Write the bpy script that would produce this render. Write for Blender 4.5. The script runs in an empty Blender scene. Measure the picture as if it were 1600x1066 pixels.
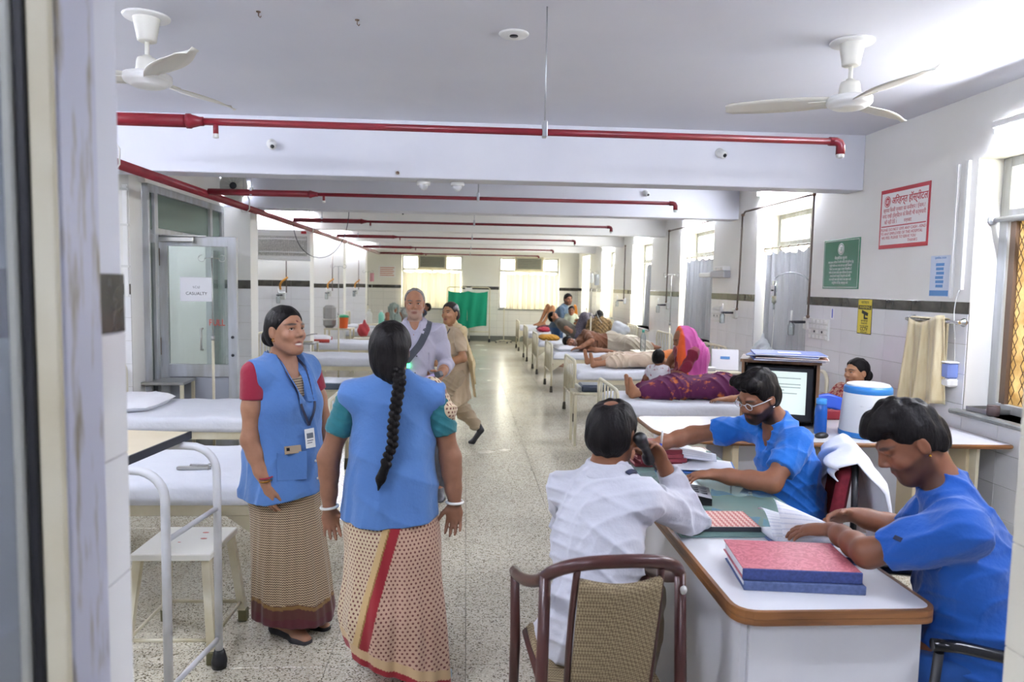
import bpy, bmesh, math, random
import numpy as np
from mathutils import Vector, Matrix

# ------------------------------------------------------------------ camera
random.seed(7)
SC = bpy.context.scene
COL = SC.collection
RIGHT = Vector((0.99782737, -0.06339234, 0.01794314))
UP = Vector((-0.01294716, 0.07835998, 0.99684105))
FWD = Vector((0.06459811, 0.9949076, -0.07736898))
cam_data = bpy.data.cameras.new('camera')
cam = bpy.data.objects.new('camera', cam_data)
COL.objects.link(cam)
cam.matrix_world = Matrix(((RIGHT.x, UP.x, -FWD.x, 0.0), (RIGHT.y, UP.y, -FWD.y, 0.0),
                           (RIGHT.z, UP.z, -FWD.z, 1.66), (0, 0, 0, 1)))
cam_data.sensor_width = 36.0
cam_data.lens = 1130.0 * 36.0 / 1600.0
cam_data.clip_start = 0.05
cam_data.clip_end = 200
cam_data.dof.use_dof = True
cam_data.dof.focus_distance = 3.6
cam_data.dof.aperture_fstop = 3.5
SC.camera = cam

# ------------------------------------------------------------------ world, exposure
world = bpy.data.worlds.new('daylight')
SC.world = world
world.use_nodes = True
wbg = world.node_tree.nodes['Background']
wbg.inputs['Color'].default_value = (1.0, 0.985, 0.93, 1)
wbg.inputs['Strength'].default_value = 8.0
SC.view_settings.view_transform = 'Standard'
SC.view_settings.look = 'None'
SC.view_settings.gamma = 1.0
SC.view_settings.use_curve_mapping = False
SC.view_settings.exposure = 1.12
SC.cycles.use_denoising = True
SC.cycles.max_bounces = 7
SC.cycles.diffuse_bounces = 4
SC.cycles.use_adaptive_sampling = True
SC.cycles.adaptive_threshold = 0.03
SC.cycles.glossy_bounces = 3
SC.cycles.transmission_bounces = 6
SC.cycles.transparent_max_bounces = 8
SC.cycles.sample_clamp_indirect = 6.0
SC.cycles.caustics_reflective = False
SC.cycles.caustics_refractive = False
TUBE_POWER = 190.0      # emission strength of the fluorescent tubes

PI = math.pi
def V(*a): return Vector(a)
def srgb(r, g=None, b=None):
    if g is None:
        r, g, b = (int(r[i:i + 2], 16) for i in (0, 2, 4))
    def c(u):
        u /= 255.0
        return u / 12.92 if u <= 0.04045 else ((u + 0.055) / 1.055) ** 2.4
    return (c(r), c(g), c(b), 1.0)

# ------------------------------------------------------------------ materials
MATS = {}
def mat(name, col='cccccc', rough=0.5, metal=0.0, noise=None, bump=None, spec=0.5, trans=0.0,
        alpha=1.0, emit=None, sheen=0.0, vcol=False, subsurf=0.0, coat=0.0, ior=1.45, distort=0.0):
    """noise=(colour2, scale, contrast 0..1[, stretch xyz]); bump=(scale, strength, distance)"""
    if name in MATS: return MATS[name]
    m = bpy.data.materials.new(name); m.use_nodes = True
    nt = m.node_tree; N = nt.nodes; L = nt.links
    b = N['Principled BSDF']
    c = srgb(col) if isinstance(col, str) else col
    b.inputs['Base Color'].default_value = c
    b.inputs['Roughness'].default_value = rough
    b.inputs['Metallic'].default_value = metal
    b.inputs['Specular IOR Level'].default_value = spec
    b.inputs['Transmission Weight'].default_value = trans
    b.inputs['Alpha'].default_value = alpha
    b.inputs['IOR'].default_value = ior
    b.inputs['Sheen Weight'].default_value = sheen
    b.inputs['Coat Weight'].default_value = coat
    if subsurf:
        b.inputs['Subsurface Weight'].default_value = subsurf
        b.inputs['Subsurface Radius'].default_value = (0.01, 0.004, 0.002)
        b.inputs['Subsurface Scale'].default_value = 1.0
    if emit:
        b.inputs['Emission Color'].default_value = srgb(emit[0]); b.inputs['Emission Strength'].default_value = emit[1]
    tc = None
    def coords(stretch=None):
        nonlocal tc
        if tc is None: tc = N.new('ShaderNodeTexCoord')
        if not stretch: return tc.outputs['Object']
        mp = N.new('ShaderNodeMapping'); mp.inputs['Scale'].default_value = stretch
        L.new(tc.outputs['Object'], mp.inputs['Vector']); return mp.outputs['Vector']
    src = None
    if vcol:
        a = N.new('ShaderNodeAttribute'); a.attribute_name = 'Col'; src = a.outputs['Color']
    if noise:
        nz = N.new('ShaderNodeTexNoise'); nz.inputs['Scale'].default_value = noise[1]
        nz.inputs['Detail'].default_value = 5; nz.inputs['Distortion'].default_value = distort
        L.new(coords(noise[3] if len(noise) > 3 else None), nz.inputs['Vector'])
        rp = N.new('ShaderNodeMapRange'); k = noise[2]
        bias = noise[4] if len(noise) > 4 else 0.0
        rp.inputs['From Min'].default_value = 0.5 + bias - 0.28 * (1.05 - k); rp.inputs['From Max'].default_value = 0.5 + bias + 0.28 * (1.05 - k)
        L.new(nz.outputs['Fac'], rp.inputs['Value'])
        mx = N.new('ShaderNodeMix'); mx.data_type = 'RGBA'
        L.new(rp.outputs['Result'], mx.inputs['Factor'])
        if src: L.new(src, mx.inputs['A']); 
        else: mx.inputs['A'].default_value = c
        if noise[0] == 'mul':
            mx.blend_type = 'MULTIPLY'; mx.inputs['B'].default_value = (0.82, 0.80, 0.79, 1)
        else: mx.inputs['B'].default_value = srgb(noise[0])
        src = mx.outputs['Result']
    if src: L.new(src, b.inputs['Base Color'])
    if bump:
        nz = N.new('ShaderNodeTexNoise'); nz.inputs['Scale'].default_value = bump[0]; nz.inputs['Detail'].default_value = 4
        L.new(coords(bump[3] if len(bump) > 3 else None), nz.inputs['Vector'])
        bp = N.new('ShaderNodeBump'); bp.inputs['Strength'].default_value = bump[1]; bp.inputs['Distance'].default_value = bump[2]
        L.new(nz.outputs['Fac'], bp.inputs['Height']); L.new(bp.outputs['Normal'], b.inputs['Normal'])
    MATS[name] = m
    return m

# ------------------------------------------------------------------ scene graph helpers
def tag(o, label=None, cat=None, group=None, kind=None):
    if label: o['label'] = label
    if cat: o['category'] = cat
    if group: o['group'] = group
    if kind: o['kind'] = kind
    return o
def thing(name, label, cat, loc=(0, 0, 0), rotz=0.0, group=None):
    o = bpy.data.objects.new(name, None); COL.objects.link(o)
    o.location = loc; o.rotation_euler = (0, 0, rotz); o.empty_display_size = 0.05
    return tag(o, label, cat, group)
def copy_tree(o, parent=None):
    c = o.copy(); COL.objects.link(c); c.parent = parent
    for ch in list(o.children): copy_tree(ch, c)
    return c
def link_mesh(name, me, m=None, parent=None):
    o = bpy.data.objects.new(name, me); COL.objects.link(o)
    if m is not None and not me.materials: me.materials.append(m)
    if parent is not None: o.parent = parent
    return o

class MB:
    """collects simple shapes into one mesh"""
    def __init__(s): s.v = []; s.f = []; s.sm = []
    def add(s, vs, fs, smooth=False):
        o = len(s.v); s.v += [tuple(v) for v in vs]; s.f += [tuple(i + o for i in f) for f in fs]; s.sm += [smooth] * len(fs); return s
    def box(s, x0, x1, y0, y1, z0, z1, b=0.0, M=None):
        """box, optionally with chamfered edges"""
        if x0 > x1: x0, x1 = x1, x0
        if y0 > y1: y0, y1 = y1, y0
        if z0 > z1: z0, z1 = z1, z0
        if b <= 0:
            vs = [(x, y, z) for z in (z0, z1) for y in (y0, y1) for x in (x0, x1)]
            fs = [(0, 2, 3, 1), (4, 5, 7, 6), (0, 1, 5, 4), (2, 6, 7, 3), (0, 4, 6, 2), (1, 3, 7, 5)]
        else:
            b = min(b, (x1 - x0) * .49, (y1 - y0) * .49, (z1 - z0) * .49)
            vs = []; idx = {}
            X = (x0, x1); Y = (y0, y1); Z = (z0, z1)
            for i in (0, 1):
                for j in (0, 1):
                    for k in (0, 1):
                        sx, sy, sz = (1 - 2 * i) * b, (1 - 2 * j) * b, (1 - 2 * k) * b
                        for a in range(3):
                            p = [X[i] + sx, Y[j] + sy, Z[k] + sz]; p[a] = (X[i], Y[j], Z[k])[a]
                            idx[(i, j, k, a)] = len(vs); vs.append(tuple(p))
            fs = []
            for a in range(3):
                o1, o2 = [(1, 2), (2, 0), (0, 1)][a]
                for e in (0, 1):
                    q = []
                    for (u, w) in ((0, 0), (1, 0), (1, 1), (0, 1)):
                        key = [0, 0, 0]; key[a] = e; key[o1] = u; key[o2] = w
                        q.append(idx[(key[0], key[1], key[2], a)])
                    fs.append(tuple(q if e else q[::-1]))
            for a in range(3):
                o1, o2 = [(1, 2), (2, 0), (0, 1)][a]
                for u in (0, 1):
                    for w in (0, 1):
                        def K(e, ax):
                            key = [0, 0, 0]; key[a] = e; key[o1] = u; key[o2] = w
                            return idx[(key[0], key[1], key[2], ax)]
                        q = (K(0, o1), K(1, o1), K(1, o2), K(0, o2))
                        fs.append(q if (u + w) % 2 else q[::-1])
            for i in (0, 1):
                for j in (0, 1):
                    for k in (0, 1):
                        t = (idx[(i, j, k, 0)], idx[(i, j, k, 1)], idx[(i, j, k, 2)])
                        fs.append(t if (i + j + k) % 2 else t[::-1])
        if M is not None: vs = [M @ Vector(v) for v in vs]
        return s.add(vs, fs)
    def tube(s, pts, r, n=10, closed=False, caps=True, scale2=None):
        pts = [Vector(p) for p in pts]; m = len(pts)
        rs = r if isinstance(r, (list, tuple)) else [r] * m
        vs = []; fs = []; prev = None
        for i, p in enumerate(pts):
            if closed: t = (pts[(i + 1) % m] - pts[i - 1])
            else: t = pts[min(i + 1, m - 1)] - pts[max(i - 1, 0)]
            if t.length < 1e-9: t = Vector((0, 0, 1))
            t.normalize()
            if prev is None:
                a = Vector((0, 0, 1)) if abs(t.z) < 0.9 else Vector((1, 0, 0))
                u = t.cross(a).normalized()
            else:
                u = (prev - t * prev.dot(t))
                u = u.normalized() if u.length > 1e-6 else t.orthogonal().normalized()
            prev = u; w = t.cross(u)
            for k in range(n):
                an = 2 * PI * k / n
                vs.append(p + u * (math.cos(an) * rs[i]) + w * (math.sin(an) * rs[i] * (scale2 or 1)))
        for i in range(m if closed else m - 1):
            i2 = (i + 1) % m
            for k in range(n):
                k2 = (k + 1) % n
                fs.append((i * n + k, i * n + k2, i2 * n + k2, i2 * n + k))
        s.add(vs, fs, True)
        if caps and not closed:
            o = len(s.v) - len(vs)
            s.f.append(tuple(o + k for k in range(n))[::-1]); s.sm.append(False)
            s.f.append(tuple(o + (m - 1) * n + k for k in range(n))); s.sm.append(False)
        return s
    def lathe(s, prof, c=(0, 0, 0), n=20, M=None, smooth=True, caps=True):
        vs = []; fs = []
        for (r, z) in prof:
            for k in range(n):
                a = 2 * PI * k / n; vs.append(Vector((r * math.cos(a), r * math.sin(a), z)))
        for i in range(len(prof) - 1):
            for k in range(n):
                k2 = (k + 1) % n
                fs.append((i * n + k, i * n + k2, (i + 1) * n + k2, (i + 1) * n + k))
        if caps: fs.append(tuple(range(n))[::-1]); fs.append(tuple((len(prof) - 1) * n + k for k in range(n)))
        M2 = Matrix.Translation(Vector(c)) @ (M or Matrix())
        return s.add([M2 @ v for v in vs], fs, smooth)
    def sphere(s, c, r, n=12, m=8, M=None):
        rr = r if isinstance(r, (tuple, list)) else (r, r, r)
        prof = [(math.sin(PI * i / m), -math.cos(PI * i / m)) for i in range(m + 1)]
        prof[0] = (1e-4, -1); prof[-1] = (1e-4, 1)
        return s.lathe(prof, c, n, (M or Matrix()) @ Matrix.Diagonal((rr[0], rr[1], rr[2], 1)))
    def prism(s, poly, z0, z1, M=None, smooth=False):
        """poly in xy, extruded along z"""
        n = len(poly)
        vs = [Vector((x, y, z0)) for x, y in poly] + [Vector((x, y, z1)) for x, y in poly]
        fs = [tuple(range(n))[::-1], tuple(range(n, 2 * n))] + [(i, (i + 1) % n, n + (i + 1) % n, n + i) for i in range(n)]
        if M is not None: vs = [M @ v for v in vs]
        return s.add(vs, fs, smooth)
    def grid(s, fn, nu, nv, smooth=True, thick=0.0):
        """fn(u,v)->point, u,v in 0..1"""
        vs = [Vector(fn(i / nu, j / nv)) for j in range(nv + 1) for i in range(nu + 1)]
        W = nu + 1
        fs = [(j * W + i, j * W + i + 1, (j + 1) * W + i + 1, (j + 1) * W + i) for j in range(nv) for i in range(nu)]
        if thick:
            n = len(vs); nor = []
            for j in range(nv + 1):
                for i in range(nu + 1):
                    a = vs[j * W + min(i + 1, nu)] - vs[j * W + max(i - 1, 0)]
                    b = vs[min(j + 1, nv) * W + i] - vs[max(j - 1, 0) * W + i]
                    q = a.cross(b); nor.append(q.normalized() if q.length > 1e-12 else Vector((0, 0, 1)))
            v2 = [vs[i] - nor[i] * thick for i in range(n)]
            f2 = [tuple(n + i for i in f[::-1]) for f in fs]
            rim = [i for i in range(W)] + [j * W + nu for j in range(1, nv + 1)] + [nv * W + i for i in range(nu - 1, -1, -1)] + [j * W for j in range(nv - 1, 0, -1)]
            f3 = [(rim[(k + 1) % len(rim)], rim[k], n + rim[k], n + rim[(k + 1) % len(rim)]) for k in range(len(rim))]
            return s.add(vs + v2, fs + f2 + f3, smooth)
        return s.add(vs, fs, smooth)
    def mesh(s, name):
        me = bpy.data.meshes.new(name)
        me.from_pydata(s.v, [], s.f)
        if any(s.sm): me.polygons.foreach_set('use_smooth', s.sm)
        me.update(); return me
    def build(s, name, m, parent=None, loc=None, rot=None):
        o = link_mesh(name, s.mesh(name), m, parent)
        if loc: o.location = loc
        if rot: o.rotation_euler = rot
        return o
def struct(name, mb, m, parent=None):
    o = mb.build(name, m, parent)
    if parent is None: o['kind'] = 'structure'
    return o
def arc(c, r, a0, a1, n, plane='xz'):
    out = []
    for i in range(n + 1):
        a = a0 + (a1 - a0) * i / n
        p = [c[0], c[1], c[2]]
        i0, i1 = {'xz': (0, 2), 'yz': (1, 2), 'xy': (0, 1)}[plane]
        p[i0] += r * math.cos(a); p[i1] += r * math.sin(a); out.append(tuple(p))
    return out
def bez(p0, p1, p2, p3, n=12):
    p0, p1, p2, p3 = map(Vector, (p0, p1, p2, p3)); out = []
    for i in range(n + 1):
        t = i / n; u = 1 - t
        out.append(p0 * u ** 3 + p1 * 3 * u * u * t + p2 * 3 * u * t * t + p3 * t ** 3)
    return out
def text(name, body, size, m, parent, M, align='CENTER', extrude=0.0005, sx=1.0, bold=0.0):
    import re
    body = re.sub('((?:[\u0915-\u0939]\u094d)*[\u0915-\u0939])\u093f', '\u093f\\1', body)   # short-i sign is written before its consonant
    cu = bpy.data.curves.new(name, 'FONT'); cu.body = body; cu.size = size; cu.extrude = extrude; cu.offset = bold
    cu.align_x = align; cu.align_y = 'CENTER'; cu.resolution_u = 3
    cu.materials.append(m)
    o = bpy.data.objects.new(name, cu); COL.objects.link(o); o.parent = parent
    o.matrix_local = M @ Matrix.Diagonal((sx, 1, 1, 1))
    return o

# ------------------------------------------------------------------ signed-distance sculpting (bodies, hair, cloth)
class SDF:
    def __init__(s, lo, hi, h):
        s.h = h; s.lo = np.array(lo, np.float64); n = np.ceil((np.array(hi) - s.lo) / h).astype(int) + 1
        s.n = n; s.ax = [(s.lo[i] + h * np.arange(n[i])).astype(np.float32) for i in range(3)]
        s.v = np.full(n, 0.3, np.float32)
    def _loc(s, lo, hi):
        a = np.maximum(np.floor((np.array(lo) - s.lo) / s.h).astype(int), 0)
        b = np.minimum(np.ceil((np.array(hi) - s.lo) / s.h).astype(int) + 1, s.n)
        if np.any(b <= a): return None
        sl = tuple(slice(a[i], b[i]) for i in range(3))
        return sl, s.ax[0][sl[0]][:, None, None], s.ax[1][sl[1]][None, :, None], s.ax[2][sl[2]][None, None, :]
    def _mix(s, sl, d, k, op):
        a = s.v[sl]
        if op == 'sub':
            d = -d
            if k > 0:
                h = np.maximum(k - np.abs(a - d), 0) / k; s.v[sl] = np.maximum(a, d) + h * h * k * .25
            else: s.v[sl] = np.maximum(a, d)
        else:
            if k > 0:
                h = np.maximum(k - np.abs(a - d), 0) / k; s.v[sl] = np.minimum(a, d) - h * h * k * .25
            else: s.v[sl] = np.minimum(a, d)
    def cone(s, a, b, ra, rb=None, k=0.02, flat=None, op='add'):
        """tapered capsule; flat=(direction, factor) squashes the section along a direction"""
        if rb is None: rb = ra
        a = np.array(a, float); b = np.array(b, float); m = max(ra, rb) + k + 3 * s.h
        if flat is not None and flat[1] > 1: m *= flat[1]
        r = s._loc(np.minimum(a, b) - m, np.maximum(a, b) + m)
        if r is None: return s
        sl, X, Y, Z = r
        ba = b - a; L2 = max(ba @ ba, 1e-9)
        px, py, pz = X - a[0], Y - a[1], Z - a[2]
        t = np.clip((px * ba[0] + py * ba[1] + pz * ba[2]) / L2, 0, 1)
        qx, qy, qz = px - t * ba[0], py - t * ba[1], pz - t * ba[2]
        q2 = qx * qx + qy * qy + qz * qz; sc = 1.0
        if flat is not None:
            n = np.array(flat[0], float); n /= np.linalg.norm(n); fl = flat[1]
            dn = qx * n[0] + qy * n[1] + qz * n[2]
            q2 = q2 + dn * dn * (1 / fl ** 2 - 1); sc = min(1.0, fl)
        s._mix(sl, (np.sqrt(np.maximum(q2, 1e-12)) - (ra + (rb - ra) * t)) * sc, k, op); return s
    def ell(s, c, r, R=None, k=0.02, op='add'):
        c = np.array(c, float); r = np.array(r, float) if np.ndim(r) else np.array([r] * 3, float)
        m = r.max() + k + 3 * s.h
        q = s._loc(c - m, c + m)
        if q is None: return s
        sl, X, Y, Z = q
        px, py, pz = X - c[0], Y - c[1], Z - c[2]
        if R is not None:
            R = np.array(R, float)   # columns = local axes
            px, py, pz = [px * R[0, i] + py * R[1, i] + pz * R[2, i] for i in range(3)]
        k0 = np.sqrt((px / r[0]) ** 2 + (py / r[1]) ** 2 + (pz / r[2]) ** 2)
        k1 = np.sqrt((px / r[0] ** 2) ** 2 + (py / r[1] ** 2) ** 2 + (pz / r[2] ** 2) ** 2)
        d = np.where(k0 < 1e-4, -r.min(), k0 * (k0 - 1) / np.maximum(k1, 1e-6))
        s._mix(sl, d, k, op); return s
    def cut(s, p, n, k=0.0, lo=None, hi=None):
        """removes what lies on the side the normal points to (inside lo..hi)"""
        r = s._loc(lo if lo is not None else s.lo, hi if hi is not None else s.lo + s.h * s.n)
        if r is None: return s
        sl, X, Y, Z = r
        n = np.array(n, float); n /= np.linalg.norm(n)
        d = -((X - p[0]) * n[0] + (Y - p[1]) * n[1] + (Z - p[2]) * n[2])
        s._mix(sl, d + 0 * s.v[sl], k, 'sub'); return s
    def disp(s, fn):
        X = s.ax[0][:, None, None]; Y = s.ax[1][None, :, None]; Z = s.ax[2][None, None, :]
        s.v = s.v + fn(X, Y, Z).astype(np.float32); return s
    def mesh(s):
        v = s.v; S = v < 0
        # keep the border empty
        S[0], S[-1], S[:, 0], S[:, -1], S[:, :, 0], S[:, :, -1] = (False,) * 6
        v = np.where(S, v, np.maximum(v, 1e-5))
        cor = [(i, j, k) for i in (0, 1) for j in (0, 1) for k in (0, 1)]
        n0, n1, n2 = S.shape
        sub = lambda A, c: A[c[0]:n0 - 1 + c[0], c[1]:n1 - 1 + c[1], c[2]:n2 - 1 + c[2]]
        cnt = np.zeros((n0 - 1, n1 - 1, n2 - 1), np.int8)
        for c in cor: cnt += sub(S, c)
        act = np.argwhere((cnt > 0) & (cnt < 8))
        idx = np.full(cnt.shape, -1, np.int64); idx[tuple(act.T)] = np.arange(len(act))
        vals = np.stack([v[act[:, 0] + c[0], act[:, 1] + c[1], act[:, 2] + c[2]] for c in cor], 1)
        acc = np.zeros((len(act), 3)); num = np.zeros(len(act))
        C = np.array(cor)
        for a in range(8):
            for b in range(a + 1, 8):
                if np.abs(C[a] - C[b]).sum() != 1: continue
                va, vb = vals[:, a], vals[:, b]; m = (va < 0) != (vb < 0)
                t = np.where(m, va / np.where(m, va - vb, 1), 0)
                acc += np.where(m[:, None], C[a] + t[:, None] * (C[b] - C[a]), 0); num += m
        P = s.lo + s.h * (act + acc / np.maximum(num, 1)[:, None])
        F = []
        for ax in range(3):
            o = [0, 0, 0]; o[ax] = 1
            A = S[:n0 - o[0], :n1 - o[1], :n2 - o[2]]; B = S[o[0]:, o[1]:, o[2]:]
            e = np.argwhere(A != B)
            b1, b2 = [(1, 2), (2, 0), (0, 1)][ax]
            e = e[(e[:, b1] > 0) & (e[:, b2] > 0)]
            d1 = np.zeros(3, int); d1[b1] = 1; d2 = np.zeros(3, int); d2[b2] = 1
            q = np.stack([idx[tuple((e - x).T)] for x in (d1 + d2, d2, 0 * d1, d1)], 1)
            inside = S[tuple(e.T)]
            q = np.where(inside[:, None], q, q[:, ::-1])
            F.append(q[(q >= 0).all(1)])
        return P, np.concatenate(F)
    def build(s, name, m, parent=None, col=None, uv=None, smooth=1):
        P, F = s.mesh()
        if smooth and len(F):
            for _ in range(smooth):   # light Laplacian smoothing
                acc = np.zeros_like(P); num = np.zeros(len(P))
                for i in range(4):
                    a, b = F[:, i], F[:, (i + 1) % 4]
                    for d in range(3):
                        acc[:, d] += np.bincount(a, P[b, d], len(P))
                    num += np.bincount(a, minlength=len(P))
                P = P * .5 + .5 * acc / np.maximum(num, 1)[:, None]
        me = bpy.data.meshes.new(name)
        me.vertices.add(len(P)); me.vertices.foreach_set('co', P.astype(np.float32).ravel())
        me.loops.add(F.size); me.loops.foreach_set('vertex_index', F.ravel().astype(np.int32))
        me.polygons.add(len(F)); me.polygons.foreach_set('loop_start', np.arange(0, F.size, 4, dtype=np.int32))
        me.polygons.foreach_set('use_smooth', np.ones(len(F), bool))
        me.update(calc_edges=True); me.validate()
        if col is not None:
            at = me.color_attributes.new('Col', 'FLOAT_COLOR', 'POINT')
            c = np.ones((len(P), 4), np.float32); q = col(P); c[:, :q.shape[1]] = q; at.data.foreach_set('color', c.ravel())
        if uv is not None:
            ul = me.uv_layers.new(name='UVMap'); U = uv(P)[F.ravel()]
            ul.data.foreach_set('uv', U.astype(np.float32).ravel())
        return link_mesh(name, me, m, parent)

# ================================================================== SETTING
RW, LW, LC, BW, CZ, BZ = 3.3, -3.45, -2.52, 21.2, 2.95, 2.5
BEAMS = [5.92, 8.69, 11.93, 15.14, 18.45]
M_paint = mat('wall_paint', (0.74, 0.75, 0.80, 1), 0.55, noise=('d2d4de', 1.3, .2), bump=(60, .05, .002))
M_paintw = mat('warm_wall_paint', (0.83, 0.825, 0.80, 1), 0.5, noise=('e2e0d8', 1.1, .2), bump=(60, .05, .002))
M_ceil = mat('ceiling_paint', (0.74, 0.75, 0.80, 1), 0.6, noise=('d2d4de', .8, .15), bump=(40, .05, .002))
M_tile = mat('white_tile', (0.84, 0.84, 0.85, 1), 0.12, noise=('e2e2e2', 2.5, .3), bump=(5, .03, .003))
M_tileb = mat('black_tile', '2b2a26', 0.18, noise=('4a463c', 9, .5))
M_tileg = mat('green_marble_tile', '8a988c', 0.2, noise=('5c6e64', 14, .5))
M_grout = mat('grout', 'a9a69e', 0.9)
M_alu = mat('painted_aluminium', 'b9bdc2', 0.4, 0.25, noise=('a3a39e', 3, .4, (4, 4, .6)))
M_alud = mat('weathered_aluminium', 'c4c6d6', 0.45, 0.1, noise=('948c7c', 2.6, .80, (14, 14, 2.2), .09))
M_cream = mat('cream_enamel', 'd6d0b8', 0.35, noise=('c8bfa2', 5, .5))
M_white = mat('white_plastic', 'e6e6e2', 0.35)
M_offw = mat('offwhite_plastic', 'd2d2cc', 0.4)
M_black = mat('black_plastic', '17181b', 0.4)
M_dark = mat('dark_grey', '33353a', 0.5)
M_chrome = mat('chrome', 'c9c9c9', 0.15, 1.0)
M_steel = mat('brushed_steel', 'b2b2ae', 0.32, 0.9)
M_red = mat('red_pipe_paint', '7e1f29', 0.33, noise=('701a24', 8, .4))
M_brown = mat('brown_metal', '6a5646', 0.5)
M_glass = None
def glassy(name, tint, clear=0.75, rough=0.02):
    m = bpy.data.materials.new(name); m.use_nodes = True; nt = m.node_tree; nt.nodes.clear()
    o = nt.nodes.new('ShaderNodeOutputMaterial'); a = nt.nodes.new('ShaderNodeBsdfTransparent')
    g = nt.nodes.new('ShaderNodeBsdfGlossy'); g.inputs['Roughness'].default_value = rough
    g.inputs['Color'].default_value = (.9, .95, .93, 1)
    d = nt.nodes.new('ShaderNodeBsdfDiffuse'); d.inputs['Color'].default_value = srgb(tint)
    a.inputs['Color'].default_value = (.93, .97, .95, 1)
    f = nt.nodes.new('ShaderNodeFresnel'); f.inputs['IOR'].default_value = 1.5
    m1 = nt.nodes.new('ShaderNodeMixShader'); m2 = nt.nodes.new('ShaderNodeMixShader')
    m1.inputs[0].default_value = clear
    nt.links.new(d.outputs[0], m1.inputs[1]); nt.links.new(a.outputs[0], m1.inputs[2])
    nt.links.new(f.outputs[0], m2.inputs[0]); nt.links.new(m1.outputs[0], m2.inputs[1]); nt.links.new(g.outputs[0], m2.inputs[2])
    nt.links.new(m2.outputs[0], o.inputs[0]); MATS[name] = m; return m
def translucent(name, col, tr=0.7, clear=0.0, noise=None):
    m = bpy.data.materials.new(name); m.use_nodes = True; nt = m.node_tree; nt.nodes.clear()
    o = nt.nodes.new('ShaderNodeOutputMaterial')
    d = nt.nodes.new('ShaderNodeBsdfDiffuse'); t = nt.nodes.new('ShaderNodeBsdfTranslucent')
    c = srgb(col); d.inputs['Color'].default_value = c; t.inputs['Color'].default_value = c
    if noise:
        tc = nt.nodes.new('ShaderNodeTexCoord'); nz = nt.nodes.new('ShaderNodeTexNoise'); nz.inputs['Scale'].default_value = noise[1]; nz.inputs['Detail'].default_value = 6
        cr = nt.nodes.new('ShaderNodeValToRGB'); cr.color_ramp.elements[0].color = c; cr.color_ramp.elements[1].color = srgb(noise[0])
        cr.color_ramp.elements[0].position = .4; cr.color_ramp.elements[1].position = .62
        nt.links.new(tc.outputs['Object'], nz.inputs['Vector']); nt.links.new(nz.outputs['Fac'], cr.inputs[0])
        nt.links.new(cr.outputs[0], d.inputs['Color']); nt.links.new(cr.outputs[0], t.inputs['Color'])
    m1 = nt.nodes.new('ShaderNodeMixShader'); m1.inputs[0].default_value = tr
    nt.links.new(d.outputs[0], m1.inputs[1]); nt.links.new(t.outputs[0], m1.inputs[2])
    if clear:
        a = nt.nodes.new('ShaderNodeBsdfTransparent'); m2 = nt.nodes.new('ShaderNodeMixShader'); m2.inputs[0].default_value = clear
        nt.links.new(m1.outputs[0], m2.inputs[1]); nt.links.new(a.outputs[0], m2.inputs[2]); nt.links.new(m2.outputs[0], o.inputs[0])
    else: nt.links.new(m1.outputs[0], o.inputs[0])
    MATS[name] = m; return m
M_pane = glassy('window_glass', 'a8b8ae', .82)
M_pane_green = glassy('greenish_glass', '9fb5a8', .45)
M_frost = translucent('frosted_glass', 'f4f3e8', .75, .25)
M_yellowglass = translucent('sunlit_yellow_glass', 'dccba0', .30, .0, ('b8a070', 9))
M_curt = translucent('grey_curtain_cloth', '9b9da1', .035)
M_curtw = translucent('white_curtain_cloth', 'e6dfcc', .13)

def floor_mat():
    m = bpy.data.materials.new('terrazzo'); m.use_nodes = True; nt = m.node_tree; N = nt.nodes; L = nt.links
    b = N['Principled BSDF']; g = N.new('ShaderNodeNewGeometry')
    def ramp(src, stops):
        r = N.new('ShaderNodeValToRGB'); e = r.color_ramp.elements
        e[0].position, e[0].color = stops[0]; e[1].position, e[1].color = stops[-1]
        for p, c in stops[1:-1]:
            x = e.new(p); x.color = c
        L.new(src, r.inputs[0]); return r.outputs[0]
    v = N.new('ShaderNodeTexVoronoi'); v.inputs['Scale'].default_value = 165; L.new(g.outputs['Position'], v.inputs['Vector'])
    sep = N.new('ShaderNodeSeparateColor'); L.new(v.outputs['Color'], sep.inputs[0])
    chips = ramp(sep.outputs[0], [(0, srgb('6e6658')), (.12, srgb('7d7464')), (.18, srgb('c4bcaa')), (.55, srgb('d6d1c2')), (.8, srgb('e0dccf')), (1, srgb('ebe8dc'))])
    n2 = N.new('ShaderNodeTexNoise'); n2.inputs['Scale'].default_value = 1.1; n2.inputs['Detail'].default_value = 6; L.new(g.outputs['Position'], n2.inputs['Vector'])
    dirt = ramp(n2.outputs[0], [(.3, srgb('c2bcae')), (.7, srgb('f0ece0'))])
    mx = N.new('ShaderNodeMix'); mx.data_type = 'RGBA'; mx.blend_type = 'MULTIPLY'; mx.inputs['Factor'].default_value = .55
    L.new(chips, mx.inputs['A']); L.new(dirt, mx.inputs['B']); L.new(mx.outputs['Result'], b.inputs['Base Color'])
    rr = N.new('ShaderNodeMapRange'); rr.inputs['To Min'].default_value = .14; rr.inputs['To Max'].default_value = .34
    L.new(n2.outputs[0], rr.inputs['Value']); L.new(rr.outputs['Result'], b.inputs['Roughness'])
    n3 = N.new('ShaderNodeTexNoise'); n3.inputs['Scale'].default_value = 3.0; L.new(g.outputs['Position'], n3.inputs['Vector'])
    bp = N.new('ShaderNodeBump'); bp.inputs['Strength'].default_value = .12; bp.inputs['Distance'].default_value = .004
    L.new(n3.outputs[0], bp.inputs['Height']); L.new(bp.outputs['Normal'], b.inputs['Normal'])
    b.inputs['Specular IOR Level'].default_value = .6
    MATS['terrazzo'] = m; return m
M_floor = floor_mat()
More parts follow.
